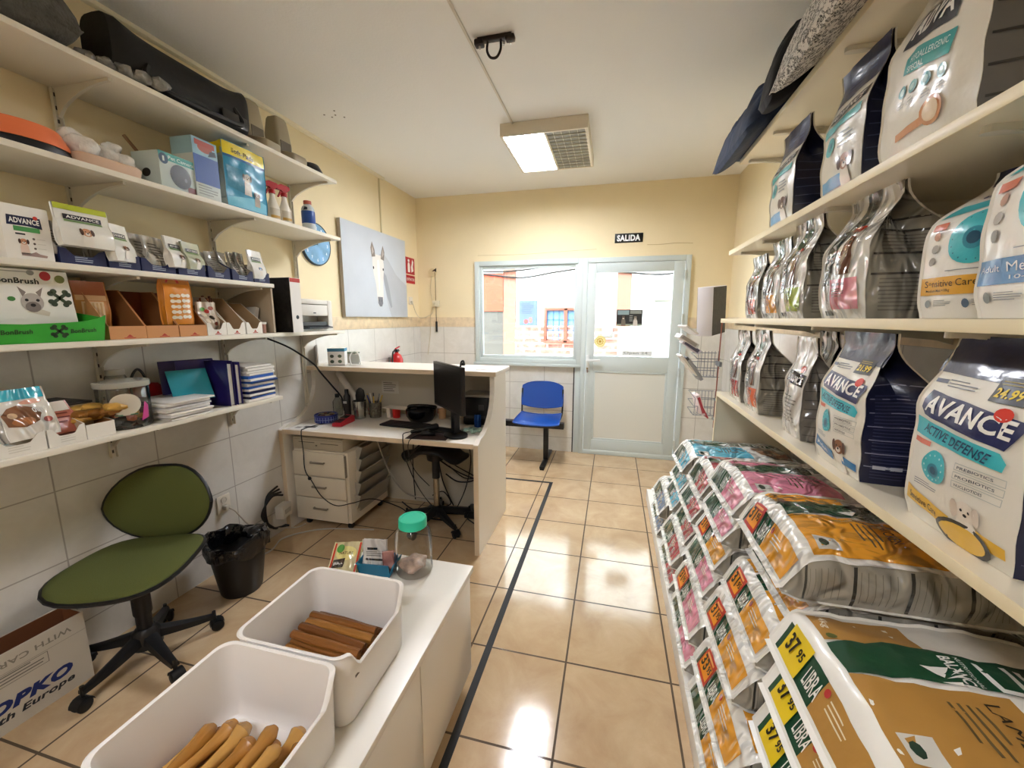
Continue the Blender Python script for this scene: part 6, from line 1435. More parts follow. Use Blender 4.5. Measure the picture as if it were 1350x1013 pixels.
m = MB(); m.lathe([(.001, 0), (.085, 0), (.082, .02), (.062, .055), (.058, .058), (.05, .03), (.001, .02)], P('#1d1d22', .35), 32)
simple('dark_bowl', 'upturned black pet bowl at the far end of the top left shelf', 'bowl', m, (-1.985, 2.44, Z1 + .001))

# --- second shelf
t = thing('pet_bowl', 'orange oval pet bowl with a black base on the second left shelf', 'bowl', (-2.01, 1.055, Z2), L90)
m = MB(); m.ring([[(x * w_, y * w_ * .72, z) for x, y in ell(0, 0, 1, 1, 36)] for z, w_ in ((0, .128), (.018, .132), (.034, .126))], P('#17171c', .4), True, True); m.build('base', t)
m = MB(); m.ring([[(x * w_, y * w_ * .72, z) for x, y in ell(0, 0, 1, 1, 36)] for z, w_ in ((.0345, .130), (.045, .128), (.088, .108), (.096, .102), (.092, .094), (.06, .085))], mat('orange_plastic', '#e8794a', .4), True, True); m.build('dish', t)
m = MB(); m.ring([[(x * w_, y * w_ * .75, z) for x, y in rrect(-1, 1, -1, 1, .4, 5)] for z, w_ in ((0, .105), (.04, .112), (.046, .108), (.04, .10))], P('#d8b79d', .5), True, True)
simple('beige_tray', 'beige oval tray on the second left shelf', 'tray', m, (-2.0, 1.272, Z2 + .001), L90)
m = MB(); WB_ = mat('white_crinkled_plastic', '#e9e7e2', .25, bump=.9, bscale=25, var=.1, vscale=20)
for k, (x, y, z, r) in enumerate(((-.05, .0, .055, .052), (.03, .01, .05, .048), (.075, -.02, .04, .04), (-.07, .02, .09, .035), (.05, .0, .085, .03))): lump(m, (x, y, z), r, WB_, 40 + k, .8, 10)
simple('white_plastic_bag', 'crumpled white plastic bag lying in the beige tray', 'plastic bag', m, (-2.0, 1.272, Z2 + .030), L90)
def carton(name, label, cat, w_, d_, h_, y, z, cols, rot=0, group=None, deco=None, x=None):
    m = MB(); m.box(-w_ / 2, w_ / 2, -d_ / 2, d_ / 2, 0, h_, P(cols[0], .45), .0015)
    F = wallF((-w_ / 2, -d_ / 2, 0), (1, 0, 0), (0, 0, 1), (0, -1, 0)); S_ = wallF((-w_ / 2, d_ / 2, 0), (0, -1, 0), (0, 0, 1), (-1, 0, 0))
    if deco: deco(m, F, S_, w_, d_, h_)
    return simple(name, label, cat, m, ((LX(d_) if x is None else x), y, z + .001), L90 + rot, group)
def dc(m, F, S_, w, d, h):
    rect(m, 0, w, h * .78, h, F, P('#3f9c98', .4), .0008, None); txt(m, 'Pet Camera', F, (w * .25, h * .83), (w * .7, 0), (0, h * .10), P('#e6f2f0', .4), .0014, .01, 0, None)
    poly(m, ell(w * .55, h * .42, w * .29, h * .34, 28), F, P('#0e0e10', .3), .0012, None); poly(m, ell(w * .68, h * .36, w * .04, h * .06, 12), F, P('#77777b', .3), .0018, None); poly(m, ell(w * .12, h * .80, w * .12, h * .15, 18), F, P('#2a4a66', .4), .0018, None)
    txt(m, '1', F, (w * .09, h * .73), (w * .05, 0), (0, h * .14), P('#e6f2f0', .4), .0024, .03, 0, None)
    rect(m, w * .72, w, 0, h * .2, F, P('#7a3a3a', .4), .001, None); poly(m, ell(d * .5, h * .4, d * .16, h * .12), S_, P('#1a1a1c', .4), .001, None)
carton('camera_box', 'white and teal box showing a black round camera on the second left shelf', 'box', .165, .14, .145, 1.505, Z2, ('#c9d6d4',), .06, None, dc)
m = MB(); lump(m, (0, 0, .085), .085, MATS['white_crinkled_plastic'], 61, 1, 12); m.tube([(-.04, -.03, .12), (-.10, .02, .24)], .007, P('#8c6a4c', .6), 8); m.ring([[(x * w_, y * .012 - .03, z) for x, y in ell(0, 0, 1, 1, 16)] for z, w_ in ((.12, .006), (.14, .024), (.175, .026), (.195, .006))], P('#a51f24', .35), True, True)
simple('wrapped_toy', 'white plastic wrapped item with a red tool behind the camera box', 'packaged toy', m, (-2.12, 1.57, Z2 + .001), L90)
def db(m, F, S_, w, d, h):
    rect(m, 0, w, h * .25, h * .72, F, P('#1f4fa0', .4), .0008, None); rect(m, 0, w, h * .72, h, F, P('#8fb8cc', .4), .0006, None); poly(m, ell(w * .5, h * .86, w * .3, h * .08), F, P('#a8503a', .4), .001, None)
    rect(m, w * .1, w * .9, h * .88, h * .97, F, P('#a9432f', .4), .0012, None); poly(m, [(w * .6, h * .74), (w * .95, h * .78), (w * .9, h * .86), (w * .7, h * .84)], F, P('#333a48', .4), .0014, None)
    fine_print(m, F, w * .08, w * .92, h * .04, h * .22, 4, P('#8c9497', .4), .001)
    rect(m, 0, d, h * .72, h, S_, P('#9cc1cf', .4), .0006, None); rect(m, 0, d, 0, h * .3, S_, P('#cfd6d4', .4), .0006, None)
carton('accessory_box', 'tall blue and white box with a red picture on the second left shelf', 'box', .125, .12, .265, 1.645, Z2, ('#d3dcda',), .03, None, db)
# big puppy pad pack
b = Stand(.245, .315, .14, seed=61, neck=1.3, pinch=0, bulge=.06, base='#2a93bd', gus='#a8b3b0', film=1, topw=1, wr=.003)
F = b.F; w_, h_ = .245, .315
rect(b.mb, -w_ / 2, w_ / 2, h_ * .80, h_ * .99, F, FO('#e8d21f'), .002); rect(b.mb, .02, .98, h_ * .80, h_ * .99, b.GF(-1), FO('#e8d21f'), .002, .2); txt(b.mb, 'Soft-Pads', F, (-.08, h_ * .85), (.13, -.006), (0, .022), FO('#3a3612'), .0034, .02)
rect(b.mb, -w_ / 2, w_ / 2, h_ * .76, h_ * .80, F, FO('#1d5f96'), .002); rect(b.mb, .02, .98, h_ * .12, h_ * .76, b.GF(-1), FO('#8d9a98'), .0016, .2)
poly(b.mb, [(-.12, 0.01), (.12, .01), (.12, .06), (.04, .075), (-.12, .05)], F, FO('#6cc0dc'), .002); poly(b.mb, [(-.11, .10), (0, .08), (-.02, .2), (-.11, .2)], F, FO('#1a7fa0'), .002)
dog(b.mb, F, -.0, .165, .05, FO('#d8d4cc'), FO('#4f4b48'), FO('#c9c4bb'), .003); dog(b.mb, F, .055, .095, .035, FO('#a9a49c'), FO('#6a655f'), FO('#b5b0a8'), .004)
b.done('puppy_pad_pack', 'large blue and yellow pack picturing a puppy on the second left shelf', 'pack', (-1.985, 1.87, Z2 + .001), L90)
def spray(y, x, label):
    t = thing('spray_bottle', label, 'spray bottle', (x, y, Z2 + .001), radians(75), 'spray bottles on the second left shelf')
    m = MB(); m.ring([[(x_ * w_, y_ * w_ * .6, z) for x_, y_ in ell(0, 0, 1, 1, 20)] for z, w_ in ((0, .034), (.01, .038), (.09, .038), (.12, .026), (.15, .016), (.172, .015))], mat('white_bottle_plastic', '#e4ddcf', .35), True, True); 
    rect(m, -.03, .03, .02, .085, lambda u, v, off=0: Vector((u, -.6 * sqrt(max(0, .038 ** 2 - u * u)) - .001 - off, v)), P('#c9c0ae', .4), .0005, .01); rect(m, -.028, .028, .03, .045, lambda u, v, off=0: Vector((u, -.6 * sqrt(max(0, .038 ** 2 - u * u)) - .001 - off, v)), P('#c49a4a', .4), .001, .01); m.build('bottle', t)
    m = MB(); RDN = mat('red_trigger', '#b01c24', .35); m.lathe([(.018, .17), (.018, .19), (.012, .195), (.001, .195)], RDN, 16); m.prism([(-.045, .205), (-.045, .225), (-.02, .238), (.03, .232), (.035, .215), (.012, .195), (-.012, .195), (-.02, .205)], 'y', -.011, .011, RDN); m.prism([(-.022, .20), (-.040, .165), (-.034, .162), (-.014, .195)], 'y', -.006, .006, RDN)
    m.build('trigger_head', t); return t
spray(2.13, -2.0, 'white spray bottle with red trigger, nearer of the pair'); spray(2.205, -1.985, 'white spray bottle with red trigger, farther of the pair')
m = MB(); m.box(-.03, .03, -.02, .02, 0, .09, P('#6d6a60', .5), .003)
for k in range(3): m.box(-.025 + .018 * k, -.015 + .018 * k, -.0208, -.02, .05, .08, P('#c9c4b5', .5))
simple('small_bottles_box', 'small grey box standing behind the spray bottles', 'box', m, (-2.12, 2.12, Z2 + .001), L90)
m = MB(); m.lathe([(.001, 0), (.038, 0), (.040, .01), (.040, .045), (.040, .14), (.034, .155), (.022, .165), (.022, .185), (.001, .188)], P('#c4ccce', .35), 28)
m.lathe([(.0405, .05), (.0412, .052), (.0412, .125), (.0405, .127)], P('#1d4a96', .35), 28); m.lathe([(.023, .17), (.024, .172), (.024, .192), (.001, .194)], P('#b55a48', .4), 20); m.prism([(.0, .13), (.03, .13), (.03, .145), (.01, .15)], 'y', -.0415, -.040, P('#27324a', .4))
simple('supplement_tub', 'silver and blue tub with a reddish cap at the end of the second left shelf', 'tub', m, (-1.97, 2.385, Z2 + .001))

# --- third shelf: treat trays and pouches
def tray(y, w_, label, group='navy treat trays on the third left shelf', d_=.20, h0=.055, h1=.11, col='#1d2450', inner='#a29a8c', shelf=Z3, x=None, cut='round', txtc='#aab3c6'):
    """open display tray, low front with a scooped lip, sides rising to the back"""
    m = MB(); mt = P(col, .45); mi = P(inner, .6); hw, hd = w_ / 2, d_ / 2; th = .002
    m.box(-hw, hw, -hd, hd, 0, th, mt)
    n = 14; top = []
    for k in range(n + 1):
        u = -1 + 2 * k / n; q = h0 * (1 if cut == 'flat' else (.55 + .45 * sst(.35, .8, abs(u)))); top.append((u * hw, q))
    poly_ = [(-hw, th), (hw, th)] + top[::-1]
    m.prism(poly_, 'y', -hd, -hd + th, mt)
    m.box(-hw, hw, hd - th, hd, th, h1, mt)
    side = [(-hd + th, th), (hd - th, th), (hd - th, h1), (-hd + d_ * .55, h1 * .98), (-hd + th, h0)]
    m.prism(side, 'x', -hw, -hw + th, mt); m.prism(side, 'x', hw - th, hw, mt)
    for a in (-1, 1): m.prism([(p[0], p[1] * .99) for p in side], 'x', a * (hw - th - .001), a * (hw - th), mi)
    m.box(-hw + th + .001, hw - th - .001, hd - th - .001, hd - th, th, h1 * .98, mi)
    F = wallF((-hw, -hd, 0), (1, 0, 0), (0, 0, 1), (0, -1, 0))
    fine_print(m, F, w_ * .3, w_ * .72, h0 * .12, h0 * .5, 3, P(txtc, .5), .0006, th=.4)
    return simple('display_tray', label, 'display tray', m, ((LX(d_) if x is None else x), y, shelf + .001), L90, group)
def tpouch(y, x, z, w_, h_, col, label, seed, rx=-.12, rz=0, group='treat pouches in the navy trays', deco=1, dogc='#8a5a3f', topc=None, head='#1d1f2c'):
    b = Stand(w_, h_, .03, seed=seed, neck=.5, pinch=.05, bulge=.3, base=col, gus=col, film=1 if deco != 2 else 2, wr=.0012, fin=.002); F = b.F
    if topc: rect(b.mb, -w_ / 2, w_ / 2, h_ * .86, h_, F, FO(topc), .002)
    if deco == 1:
        rect(b.mb, -w_ * .36, w_ * .36, h_ * .64, h_ * .76, F, FO(head), .002); txt(b.mb, 'ADVANCE', F, (-w_ * .31, h_ * .665), (w_ * .62, 0), (0, h_ * .07), FO('#ecebe6'), .003, .02)
        rect(b.mb, -w_ * .36, w_ * .36, h_ * .58, h_ * .63, F, FO('#7c9a62'), .002); dog(b.mb, F, -w_ * .05, h_ * .34, w_ * .24, FO(dogc), FO('#4a2f22'), FO('#e6e0d6'), .0025)
    if deco == 2: fine_print(b.mb, F, -w_ * .35, w_ * .35, h_ * .2, h_ * .8, 7, FO('#6f6b66', 2), .002)
    o = b.mb.build('treat_pouch', None, (x, y, z)); o.rotation_euler = (rx, 0, L90 + rz); tag(o, label, 'treat pouch', group); return o
def dadv(m, F, S_, w, d, h):
    poly(m, [(w * .10, h * .62), (w * .12, h * .80), (w * .80, h * .80), (w * .82, h * .60), (w * .5, h * .63)], F, P('#1c2142', .4), .0008, None)
    txt(m, 'ADVANCE', F, (w * .15, h * .665), (w * .62, -h * .0), (0, h * .10), P('#f2f0ea', .4), .0014, .03, 0, None); poly(m, ell(w * .70, h * .80, w * .05, h * .035), F, P('#d0443a', .4), .0016, None)
    rect(m, w * .22, w * .76, h * .52, h * .61, F, P('#4f9a55', .4), .0008, None); rect(m, w * .24, w * .44, h * .455, h * .485, F, P('#2a2a2e', .4), .0008, None)
    dog(m, F, w * .38, h * .33, w * .2, P('#c98a66', .4), P('#4a2f28', .4), P('#e3c9b8', .4), .0008)
    for k in range(3): poly(m, ell(w * .60, h * (.40 - .09 * k), w * .03, h * .022, 8), F, P('#6d6158', .4), .0008, None); rect(m, w * .66, w * .84, h * (.40 - .09 * k), h * (.405 - .09 * k), F, P('#b9b3a8', .4), .0008, None)
    poly(m, [(w * .30, h * .07), (w * .82, h * .06), (w * .84, h * .10), (w * .68, h * .12), (w * .60, h * .155), (w * .5, h * .12), (w * .30, h * .12)], F, P('#a58c84', .4), .0008, None)
carton('treat_box', 'white treat box with a navy name plate on the third left shelf', 'box', .118, .10, .172, .977, Z3, ('#ece8e0',), 0, None, dadv)
m = MB(); m.ring([[(x * w_, y * w_ * .7, z) for x, y in ell(0, 0, 1, 1, 24)] for z, w_ in ((0, .06), (.2, .07), (.22, .072), (.235, .06))], P('#dad6cc', .35), True, True)
simple('white_tub', 'white lidded tub behind the treat box', 'tub', m, (-2.13, .90, Z3 + .001), L90)
ys = [(1.118, .135), (1.248, .108), (1.375, .135), (1.518, .125), (1.652, .115), (1.785, .125), (1.905, .10)]
ords = ['nearest', 'second', 'third', 'fourth', 'fifth', 'sixth', 'farthest']
for k, (y, w_) in enumerate(ys): tray(y, w_, 'navy cardboard treat tray, %s along the third left shelf' % ords[k])
XP = -1.955
tpouch(1.125, -1.888, Z3 + .062, .155, .145, '#e6e3da', 'white pouch with a lime green top hanging over the nearest navy tray', 70, -.10, 0, topc='#b3bd2c', dogc='#c9936e')
tpouch(1.05, -1.935, Z3 + .03, .05, .12, '#b9b4aa', 'grey pouch edge squeezed between the treat box and lime topped pouch', 71, -.1, .5, deco=2)
for k, (y, x, z, w_, h_, c, dcz, lab, rz) in enumerate((
  (1.245, -1.905, .028, .10, .145, '#e9e6de', 1, 'white pouch leaning out of the second navy tray', .35), (1.225, -1.985, .01, .09, .155, '#a9a59c', 2, 'grey pouch behind the white one in the second navy tray', .1),
  (1.34, -2.0, .01, .10, .15, '#8f8b84', 2, 'grey pouch at the near side of the third navy tray', -.1), (1.365, -1.96, .01, .10, .15, '#a8a39a', 2, 'silver pouch in the middle of the third navy tray', .2), (1.40, -1.94, .01, .10, .145, '#c6c2b8', 2, 'light silver pouch at the far side of the third navy tray', .3),
  (1.47, -1.915, .030, .115, .135, '#e7e3da', 1, 'white pouch with a brown dog leaning between third and fourth trays', .35), (1.545, -1.92, .03, .10, .125, '#b7b9a0', 1, 'greenish pouch in the fourth navy tray', .25),
  (1.64, -2.0, .01, .09, .125, '#9b978e', 2, 'grey pouch low in the fifth navy tray', .2), (1.70, -1.97, .01, .09, .13, '#a8a49a', 2, 'grey pouch at the far side of the fifth navy tray', -.2),
  (1.75, -1.98, .01, .08, .135, '#8d8981', 2, 'grey pouch at the near side of the sixth navy tray', .5), (1.80, -1.965, .01, .08, .14, '#b3aea4', 2, 'pale grey pouch in the middle of the sixth navy tray', .4), (1.84, -1.96, .01, .08, .145, '#9f9b92', 2, 'grey pouch at the far side of the sixth navy tray', .4),
  (1.90, -1.92, .02, .095, .155, '#e9e7e2', 1, 'white pouch with blue figures in the farthest navy tray', .1))):
    tpouch(y, x, Z3 + z, w_, h_, c, lab, 80 + k, -.14, rz, deco=dcz, dogc='#4f8fc0' if k == 12 else '#8a5a3f')

# --- fourth shelf
t = thing('chew_display', 'green display box with a white dog picture board on the fourth left shelf', 'display box', (-1.975, .915, Z4 + .001), L90)
m = MB(); GR = mat('leaf_green_card', '#2f9a2a', .45, var=.15, vscale=8); GD = P('#1c2a1a', .5)
y0, y1, hw = -.085, .13, .215
m.box(-hw, hw, y0, y1, 0, .003, GR)
n = 18; fr_ = []
for k in range(n + 1):
    u = -1 + 2 * k / n; fr_.append((u * (hw + .015), .085 - .022 * (1 - abs(u) ** 6) + .01 * abs(u)))
m.prism([(-hw, .0), (hw, .0)] + fr_[::-1], 'y', y0 - .003, y0, GR)
m.prism([(y0, .0), (y1, 0), (y1, .115), (y0, .088)], 'x', hw - .002, hw, GR); m.prism([(y0, .0), (y1, 0), (y1, .115), (y0, .088)], 'x', -hw, -hw + .002, GR); m.box(-hw, hw, y1 - .003, y1, .0, .115, GD)
F = wallF((0, y0 - .003, 0), (1, 0, 0), (0, 0, 1), (0, -1, 0))
def xbone(cx, cy, s, mt, F_, off):
    for a in (radians(40), radians(135)):
        c_, s_ = cos(a), sin(a); poly(m, [(cx - s * c_ + .2 * s * s_, cy - s * s_ - .2 * s * c_), (cx + s * c_ + .2 * s * s_, cy + s * s_ - .2 * s * c_), (cx + s * c_ - .2 * s * s_, cy + s * s_ + .2 * s * c_), (cx - s * c_ - .2 * s * s_, cy - s * s_ + .2 * s * c_)], F_, mt, off, None)
        for q in (-1, 1):
            for r_ in (-1, 1): poly(m, ell(cx + q * s * c_ - r_ * .22 * s * s_, cy + q * s * s_ + r_ * .22 * s * c_, .34 * s, .32 * s, 12), F_, mt, off + .0004, None)
xbone(.088, .038, .020, P('#27401f', .5), F, .001); txt(m, 'BonBrush', F, (.118, .030), (.075, .003), (0, .015), P('#1f3a18', .5), .001, .02, .15, None); txt(m, 'BonBrush', F, (-.055, .03), (.075, .002), (0, .015), P('#1f3a18', .5), .001, .02, .15, None)
m.build('tray', t)
m = MB(); F = wallF((0, -.018, 0), (1, 0, 0), (0, 0, 1), (0, -1, 0)); m.prism([(-.03, .06), (.185, .06), (.172, .248), (-.03, .248)], 'y', -.018, -.014, P('#eae7de', .45)); m.prism([(-.20, .06), (-.035, .06), (-.035, .248), (-.20, .248)], 'y', -.016, -.012, P('#eae7de', .45))
xbone(.142, .155, .027, P('#3f4a35', .5), F, .001)
txt(m, 'BonBrush', F, (-.012, .200), (.105, 0), (0, .019), P('#2c2a22', .5), .001, .03, 0, None)
for kx in (-1, 1): poly(m, [(.068 + kx * .022, .155), (.068 + kx * .032, .190), (.068 + kx * .012, .172)], F, P('#8c8078', .5), .001, None)
poly(m, ell(.068, .137, .029, .032, 20), F, P('#b3aaa2', .5), .0014, None); poly(m, ell(.068, .122, .02, .018, 16), F, P('#7e736c', .5), .0018, None); poly(m, ell(.068, .128, .007, .006, 10), F, P('#1e1a18', .5), .0022, None)
for kx in (-1, 1): poly(m, ell(.068 + kx * .014, .145, .005, .005, 8), F, P('#1e1a18', .5), .0022, None)
poly(m, [(.05, .105), (.105, .09), (.11, .104), (.08, .118)], F, P('#d2c8b4', .5), .0012, None)
poly(m, ell(.112, .230, .015, .016, 18), F, P('#b5262c', .5), .001, None); poly(m, ell(.150, .222, .014, .014, 18), F, P('#7a8045', .5), .001, None); poly(m, ell(.018, .148, .010, .008, 10), F, P('#3f7f35', .5), .001, None); rect(m, -.02, .07, .238, .241, F, P('#a9a69c', .5), .001, None); poly(m, ell(.075, .238, .010, .009, 14), F, P('#8f8d86', .5), .001, None)
m.build('header_board', t)
def dtan(y, label, back='#7a3a20', deep=.20, col='#c98f5c', w_=.13, h0=.052, h1=.20, inner='#8a5a30', cut='flat', group='card display boxes on the fourth left shelf', tc='#b03a2a', h1f=.9):
    m = MB(); mt = P(col, .5); mi = P(inner, .6); hw, hd, th = w_ / 2, deep / 2, .002
    m.box(-hw, hw, -hd, hd, 0, th, mt); n = 14
    top = [((-1 + 2 * k / n) * hw, h0 * (1 if cut == 'flat' else .45 + .55 * sst(.3, .75, abs(-1 + 2 * k / n)))) for k in range(n + 1)]
    m.prism([(-hw, th), (hw, th)] + top[::-1], 'y', -hd, -hd + th, mt)
    m.box(-hw + th, hw - th, hd - th, hd, th, h1, P(back, .5))
    side = [(-hd + th, th), (hd - th, th), (hd - th, h1), (hd - deep * .35, h1), (-hd + th + .01, h0 + .01), (-hd + th, h0)]
    m.prism(side, 'x', -hw, -hw + th, mt); m.prism(side, 'x', hw - th, hw, mt)
    for a in (-1, 1): m.prism([(p[0] + .001, p[1] * .99) for p in side], 'x', a * (hw - th - .001), a * (hw - th), mi)
    F = wallF((-hw, -hd, 0), (1, 0, 0), (0, 0, 1), (0, -1, 0))
    poly(m, [(w_ * .42, h0 * .15), (w_ * .62, h0 * .15), (w_ * .52, h0 * .36)], F, P(tc, .5), .0006, None); rect(m, w_ * .36, w_ * .68, h0 * .06, h0 * .12, F, P(tc, .5), .0006, None)
    return simple('display_box', label, 'display box', m, (LX(deep), y, Z4 + .001), L90, group)
dtan(1.225, 'tan card display box next to the green one')
dtan(1.357, 'tan card display box behind the first, second in line')
dtan(1.49, 'tan card display box under the orange packet', w_=.128)
dtan(1.607, 'white scalloped display box holding a striped packet', '#c9bda9', .20, '#e9e4da', .10, .062, .15, '#a58d70', 'round')
dtan(1.713, 'white scalloped display box with empty brown inside', '#5a2f20', .20, '#e9e4da', .105, .062, .19, '#b09472', 'round')
dtan(1.825, 'narrow white scalloped display box, farthest of the row', '#8a6a4a', .20, '#e9e4da', .10, .062, .165, '#ad9270', 'round')
b = Stand(.105, .225, .03, seed=101, neck=.86, pinch=.05, bulge=.3, base='#c98a4a', gus='#c98a4a', film=1); F = b.F
rect(b.mb, -.052, .052, .17, .225, F, FO('#a9603f'), .002); rect(b.mb, -.05, .05, .15, .17, F, FO('#e2b98a'), .002); rect(b.mb, -.036, .036, .01, .145, F, FO('#e0c49c'), .002)
for k in range(5): rect(b.mb, -.03 + .013 * k, -.024 + .013 * k, .015, .14, F, FO('#c49a62'), .003)
o = b.done('chew_packet', 'rounded orange brown packet of flat chews beside the dog board', 'treat packet', (-2.035, 1.185, Z4 + .004), L90, 'hanging chew packets'); 
b = Stand(.115, .225, .028, seed=102, neck=.86, pinch=.05, bulge=.3, base='#d98a2c', gus='#d98a2c', film=1); F = b.F
rect(b.mb, -.057, .057, .18, .225, F, FO('#b9763a'), .002); poly(b.mb, [(-.045, .185), (.015, .185), (.005, .215), (-.03, .212)], F, FO('#b52c35'), .0024)
for r_ in range(5):
    for c_ in range(2):
        for q in (-1, 0, 1): poly(b.mb, ell(-.018 + .045 * c_ + q * .011, .128 - .024 * r_ + .003 * c_, .010, .0085 - .003 * (q == 0), 10), F, FO('#eadfc8'), .0026 + .0004 * (q + 1))
b.done('chew_packet', 'bright orange packet showing white knotted bones', 'treat packet', (-1.945, 1.455, Z4 + .056), L90, 'hanging chew packets')
m = MB(); KN = mat('striped_wrapped_treats', '#c9b09a', .25, var=.75, vscale=38, bump=.6, bscale=35, coat=.4)
b = Stand(.085, .135, .04, seed=103, neck=.45, pinch=.1, bulge=.3, base='#cdbba6', gus='#a38a72', film=2); F = b.F
for k, (x, y, c) in enumerate(((-.02, .10, '#4f8f3a'), (.0, .09, '#b0332a'), (.02, .105, '#a34a38'), (.01, .06, '#3a2f28'), (-.015, .045, '#e4d5bd'), (.02, .03, '#7d3e30'), (-.02, .075, '#dcd0b4'))): poly(b.mb, ell(x, y, .014, .010, 10), F, FO(c, 2), .002 + .0003 * k)
b.done('wrapped_bone', 'shiny packet of striped knotted treats in the white scalloped box', 'treat packet', (-1.955, 1.60, Z4 + .028), L90)
m = MB(); 
for k in range(7): m.box(-.045 + .013 * k, -.036 + .013 * k, -.006, .006, 0, .17 + .012 * (k % 3), P(('#7a3f28', '#93522f', '#5e2e20')[k % 3], .4), .003)
simple('dried_chews', 'brown chew strips standing in the open white display box', 'treat packet', m, (-2.06, 1.69, Z4 + .005), L90 + .1)
t = thing('small_jar', 'little glass jar with a white lid at the end of the display boxes', 'jar', (-1.94, 1.885 + .02, Z4 + .001))
m = MB(); m.lathe([(.001, 0), (.020, 0), (.022, .005), (.022, .045), (.019, .05), (.001, .05)], mat('pink_brown_jar', '#9c7264', .25), 20); m.build('jar_body', t); m = MB(); m.lathe([(.001, .0505), (.026, .0505), (.026, .062), (.001, .063)], P('#e6dfd6', .4), 20); m.build('lid', t)
m = MB(); m.box(-.03, .03, -.07, .07, 0, .004, P('#cfcac0', .5)); m.box(-.032, .032, -.004, .004, 0, .15, P('#c9c4ba', .5))
m = MB(); m.box(-.035, .035, -.012, .012, 0, .15, P('#cfcac2', .45), .003); m.box(-.036, .036, -.0125, -.012, .07, .076, P('#9c968c', .5)); m.box(-.037, .037, .012, .013, 0, .151, P('#5c5348', .5))
o = simple('notebook', 'grey white notebook leaning against the shelf divider', 'notebook', m, (-2.02, 1.895, Z4 + .002), 0); o.rotation_euler = (radians(-16), 0, 0)
t = thing('lever_arch_file', 'white spined lever arch file standing beside the printer', 'file', (-2.0, 2.085, Z4 + .001), L90)
m = MB(); MBk = MATS['black_marbled_card']; m.box(-.04, -.037, -.145, .145, 0, .32, MBk); m.box(.037, .04, -.145, .145, 0, .32, MBk); m.box(-.034, .034, -.13, .14, .01, .30, P('#ded9cf', .7)); m.build('covers', t)
m = MB(); m.box(-.04, .04, -.148, -.1455, 0, .32, P('#e6e2dc', .45)); m.prism(ell(0, .09, .012, .012, 18), 'y', -.149, -.1485, P('#1a1a1a', .5)); m.box(-.04, .04, -.1485, -.1482, .295, .318, P('#b9362f', .5)); m.build('spine', t)
# printer
t = thing('laser_printer', 'white laser printer at the far end of the fourth left shelf', 'printer', (-2.045, 2.335, Z4 + .001), L90)
PRW = mat('printer_white', '#dedad1', .4)
m = MB(); m.box(-.175, .175, -.11, .15, .0, .012, PRW); m.box(-.175, -.13, -.11, .15, .012, .205, PRW, .006); m.box(.13, .175, -.11, .15, .012, .205, PRW, .006); m.box(-.13, .13, -.02, .15, .012, .175, PRW); m.box(-.13, .13, -.11, .15, .176, .205, PRW, .004); m.box(-.13, .13, -.108, -.05, .10, .172, PRW, .004)
m.box(-.01, .012, -.110, -.108, .115, .122, P('#3a3a3c', .4)); m.build('case', t)
m = MB(); m.box(-.128, .128, -.10, -.022, .013, .06, P('#1b1b1e', .4)); m.prism([(-.15, .018), (-.02, .05), (-.02, .056), (-.15, .024)], 'x', -.10, .12, P('#28282c', .4)); m.build('paper_tray', t)
m = MB(); m.box(-.10, .12, -.012, .10, .206, .214, PRW, .003); m.build('lid', t)

# --- lowest shelf
def folder(y, x, label, col, w_=.035, d_=.25, h_=.235, rot=0, z=0):
    m = MB(); c = P(col, .35, coat=.3); m.box(-w_ / 2, -w_ / 2 + .002, -d_ / 2, d_ / 2, 0, h_, c); m.box(w_ / 2 - .002, w_ / 2, -d_ / 2, d_ / 2, 0, h_, c); m.box(-w_ / 2, w_ / 2, d_ / 2 - .002, d_ / 2, 0, h_, c)
    m.box(-w_ / 2 + .004, w_ / 2 - .004, -d_ / 2 + .008, d_ / 2 - .004, .004, h_ * .93, P('#cfcbc2', .7)); return simple('document_folder', label, 'folder', m, (x, y, Z5 + .001 + z), L90 + rot, 'folders on the lowest left shelf')
m = MB(); NV = P('#231b55', .3, coat=.3); m.box(-.115, .115, -.004, .004, 0, .245, NV, .002); m.box(-.05, .115, -.007, -.0045, .0, .24, P('#2b2270', .3, coat=.3)); 
o = simple('document_wallet', 'wide dark violet folder standing upright on the lowest left shelf', 'folder', m, (-2.065, 1.565, Z5 + .002), L90 - .25, 'folders on the lowest left shelf'); o.rotation_euler = (radians(-5), 0, L90 - .3)
folder(1.655, -2.03, 'dark violet folder with a white page edge, upright beside the file pile', '#241c58', .032, .24, .235)
folder(1.698, -2.03, 'second dark violet folder, directly against the file pile', '#2a2264', .028, .24, .225)
m = MB(); m.box(-.085, .085, -.003, .003, 0, .16, P('#1f8a9a', .3, coat=.4), .001)
o = simple('plastic_sleeve', 'turquoise plastic sleeve leaning on the wide violet folder', 'folder', m, (-1.985, 1.52, Z5 + .055), L90 - .3); o.rotation_euler = (radians(-24), 0, L90 - .25)
rg = random.Random(21)
for k in range(7):
    m = MB(); th = .008 + .004 * (k % 2); m.box(-.10, .10, -.14, .12, 0, th, P(('#e4e1db', '#d9d7d6', '#efece6')[k % 3], .35, coat=.3), .002)
    simple('paper_stack', 'white envelope file, %s from the bottom of the flat stack' % ['first', 'second', 'third', 'fourth', 'fifth', 'sixth', 'seventh'][k], 'papers', m, (-2.02 + rg.uniform(-.008, .008), 1.42 + rg.uniform(-.01, .01), Z5 + .0015 + .0125 * k), L90 + rg.uniform(-.06, .06), 'white envelope files in a flat stack')
zz = Z5 + .0015
FC = ['#e7e3dc', '#22243c', '#dedbd5', '#1d2c6a', '#e9e6e0', '#2456a8', '#d5d2cc', '#1f4f9c', '#e4e0d8', '#2a5fae', '#ece8e2', '#d9d5cd', '#c9c5bd', '#b9b5ad']
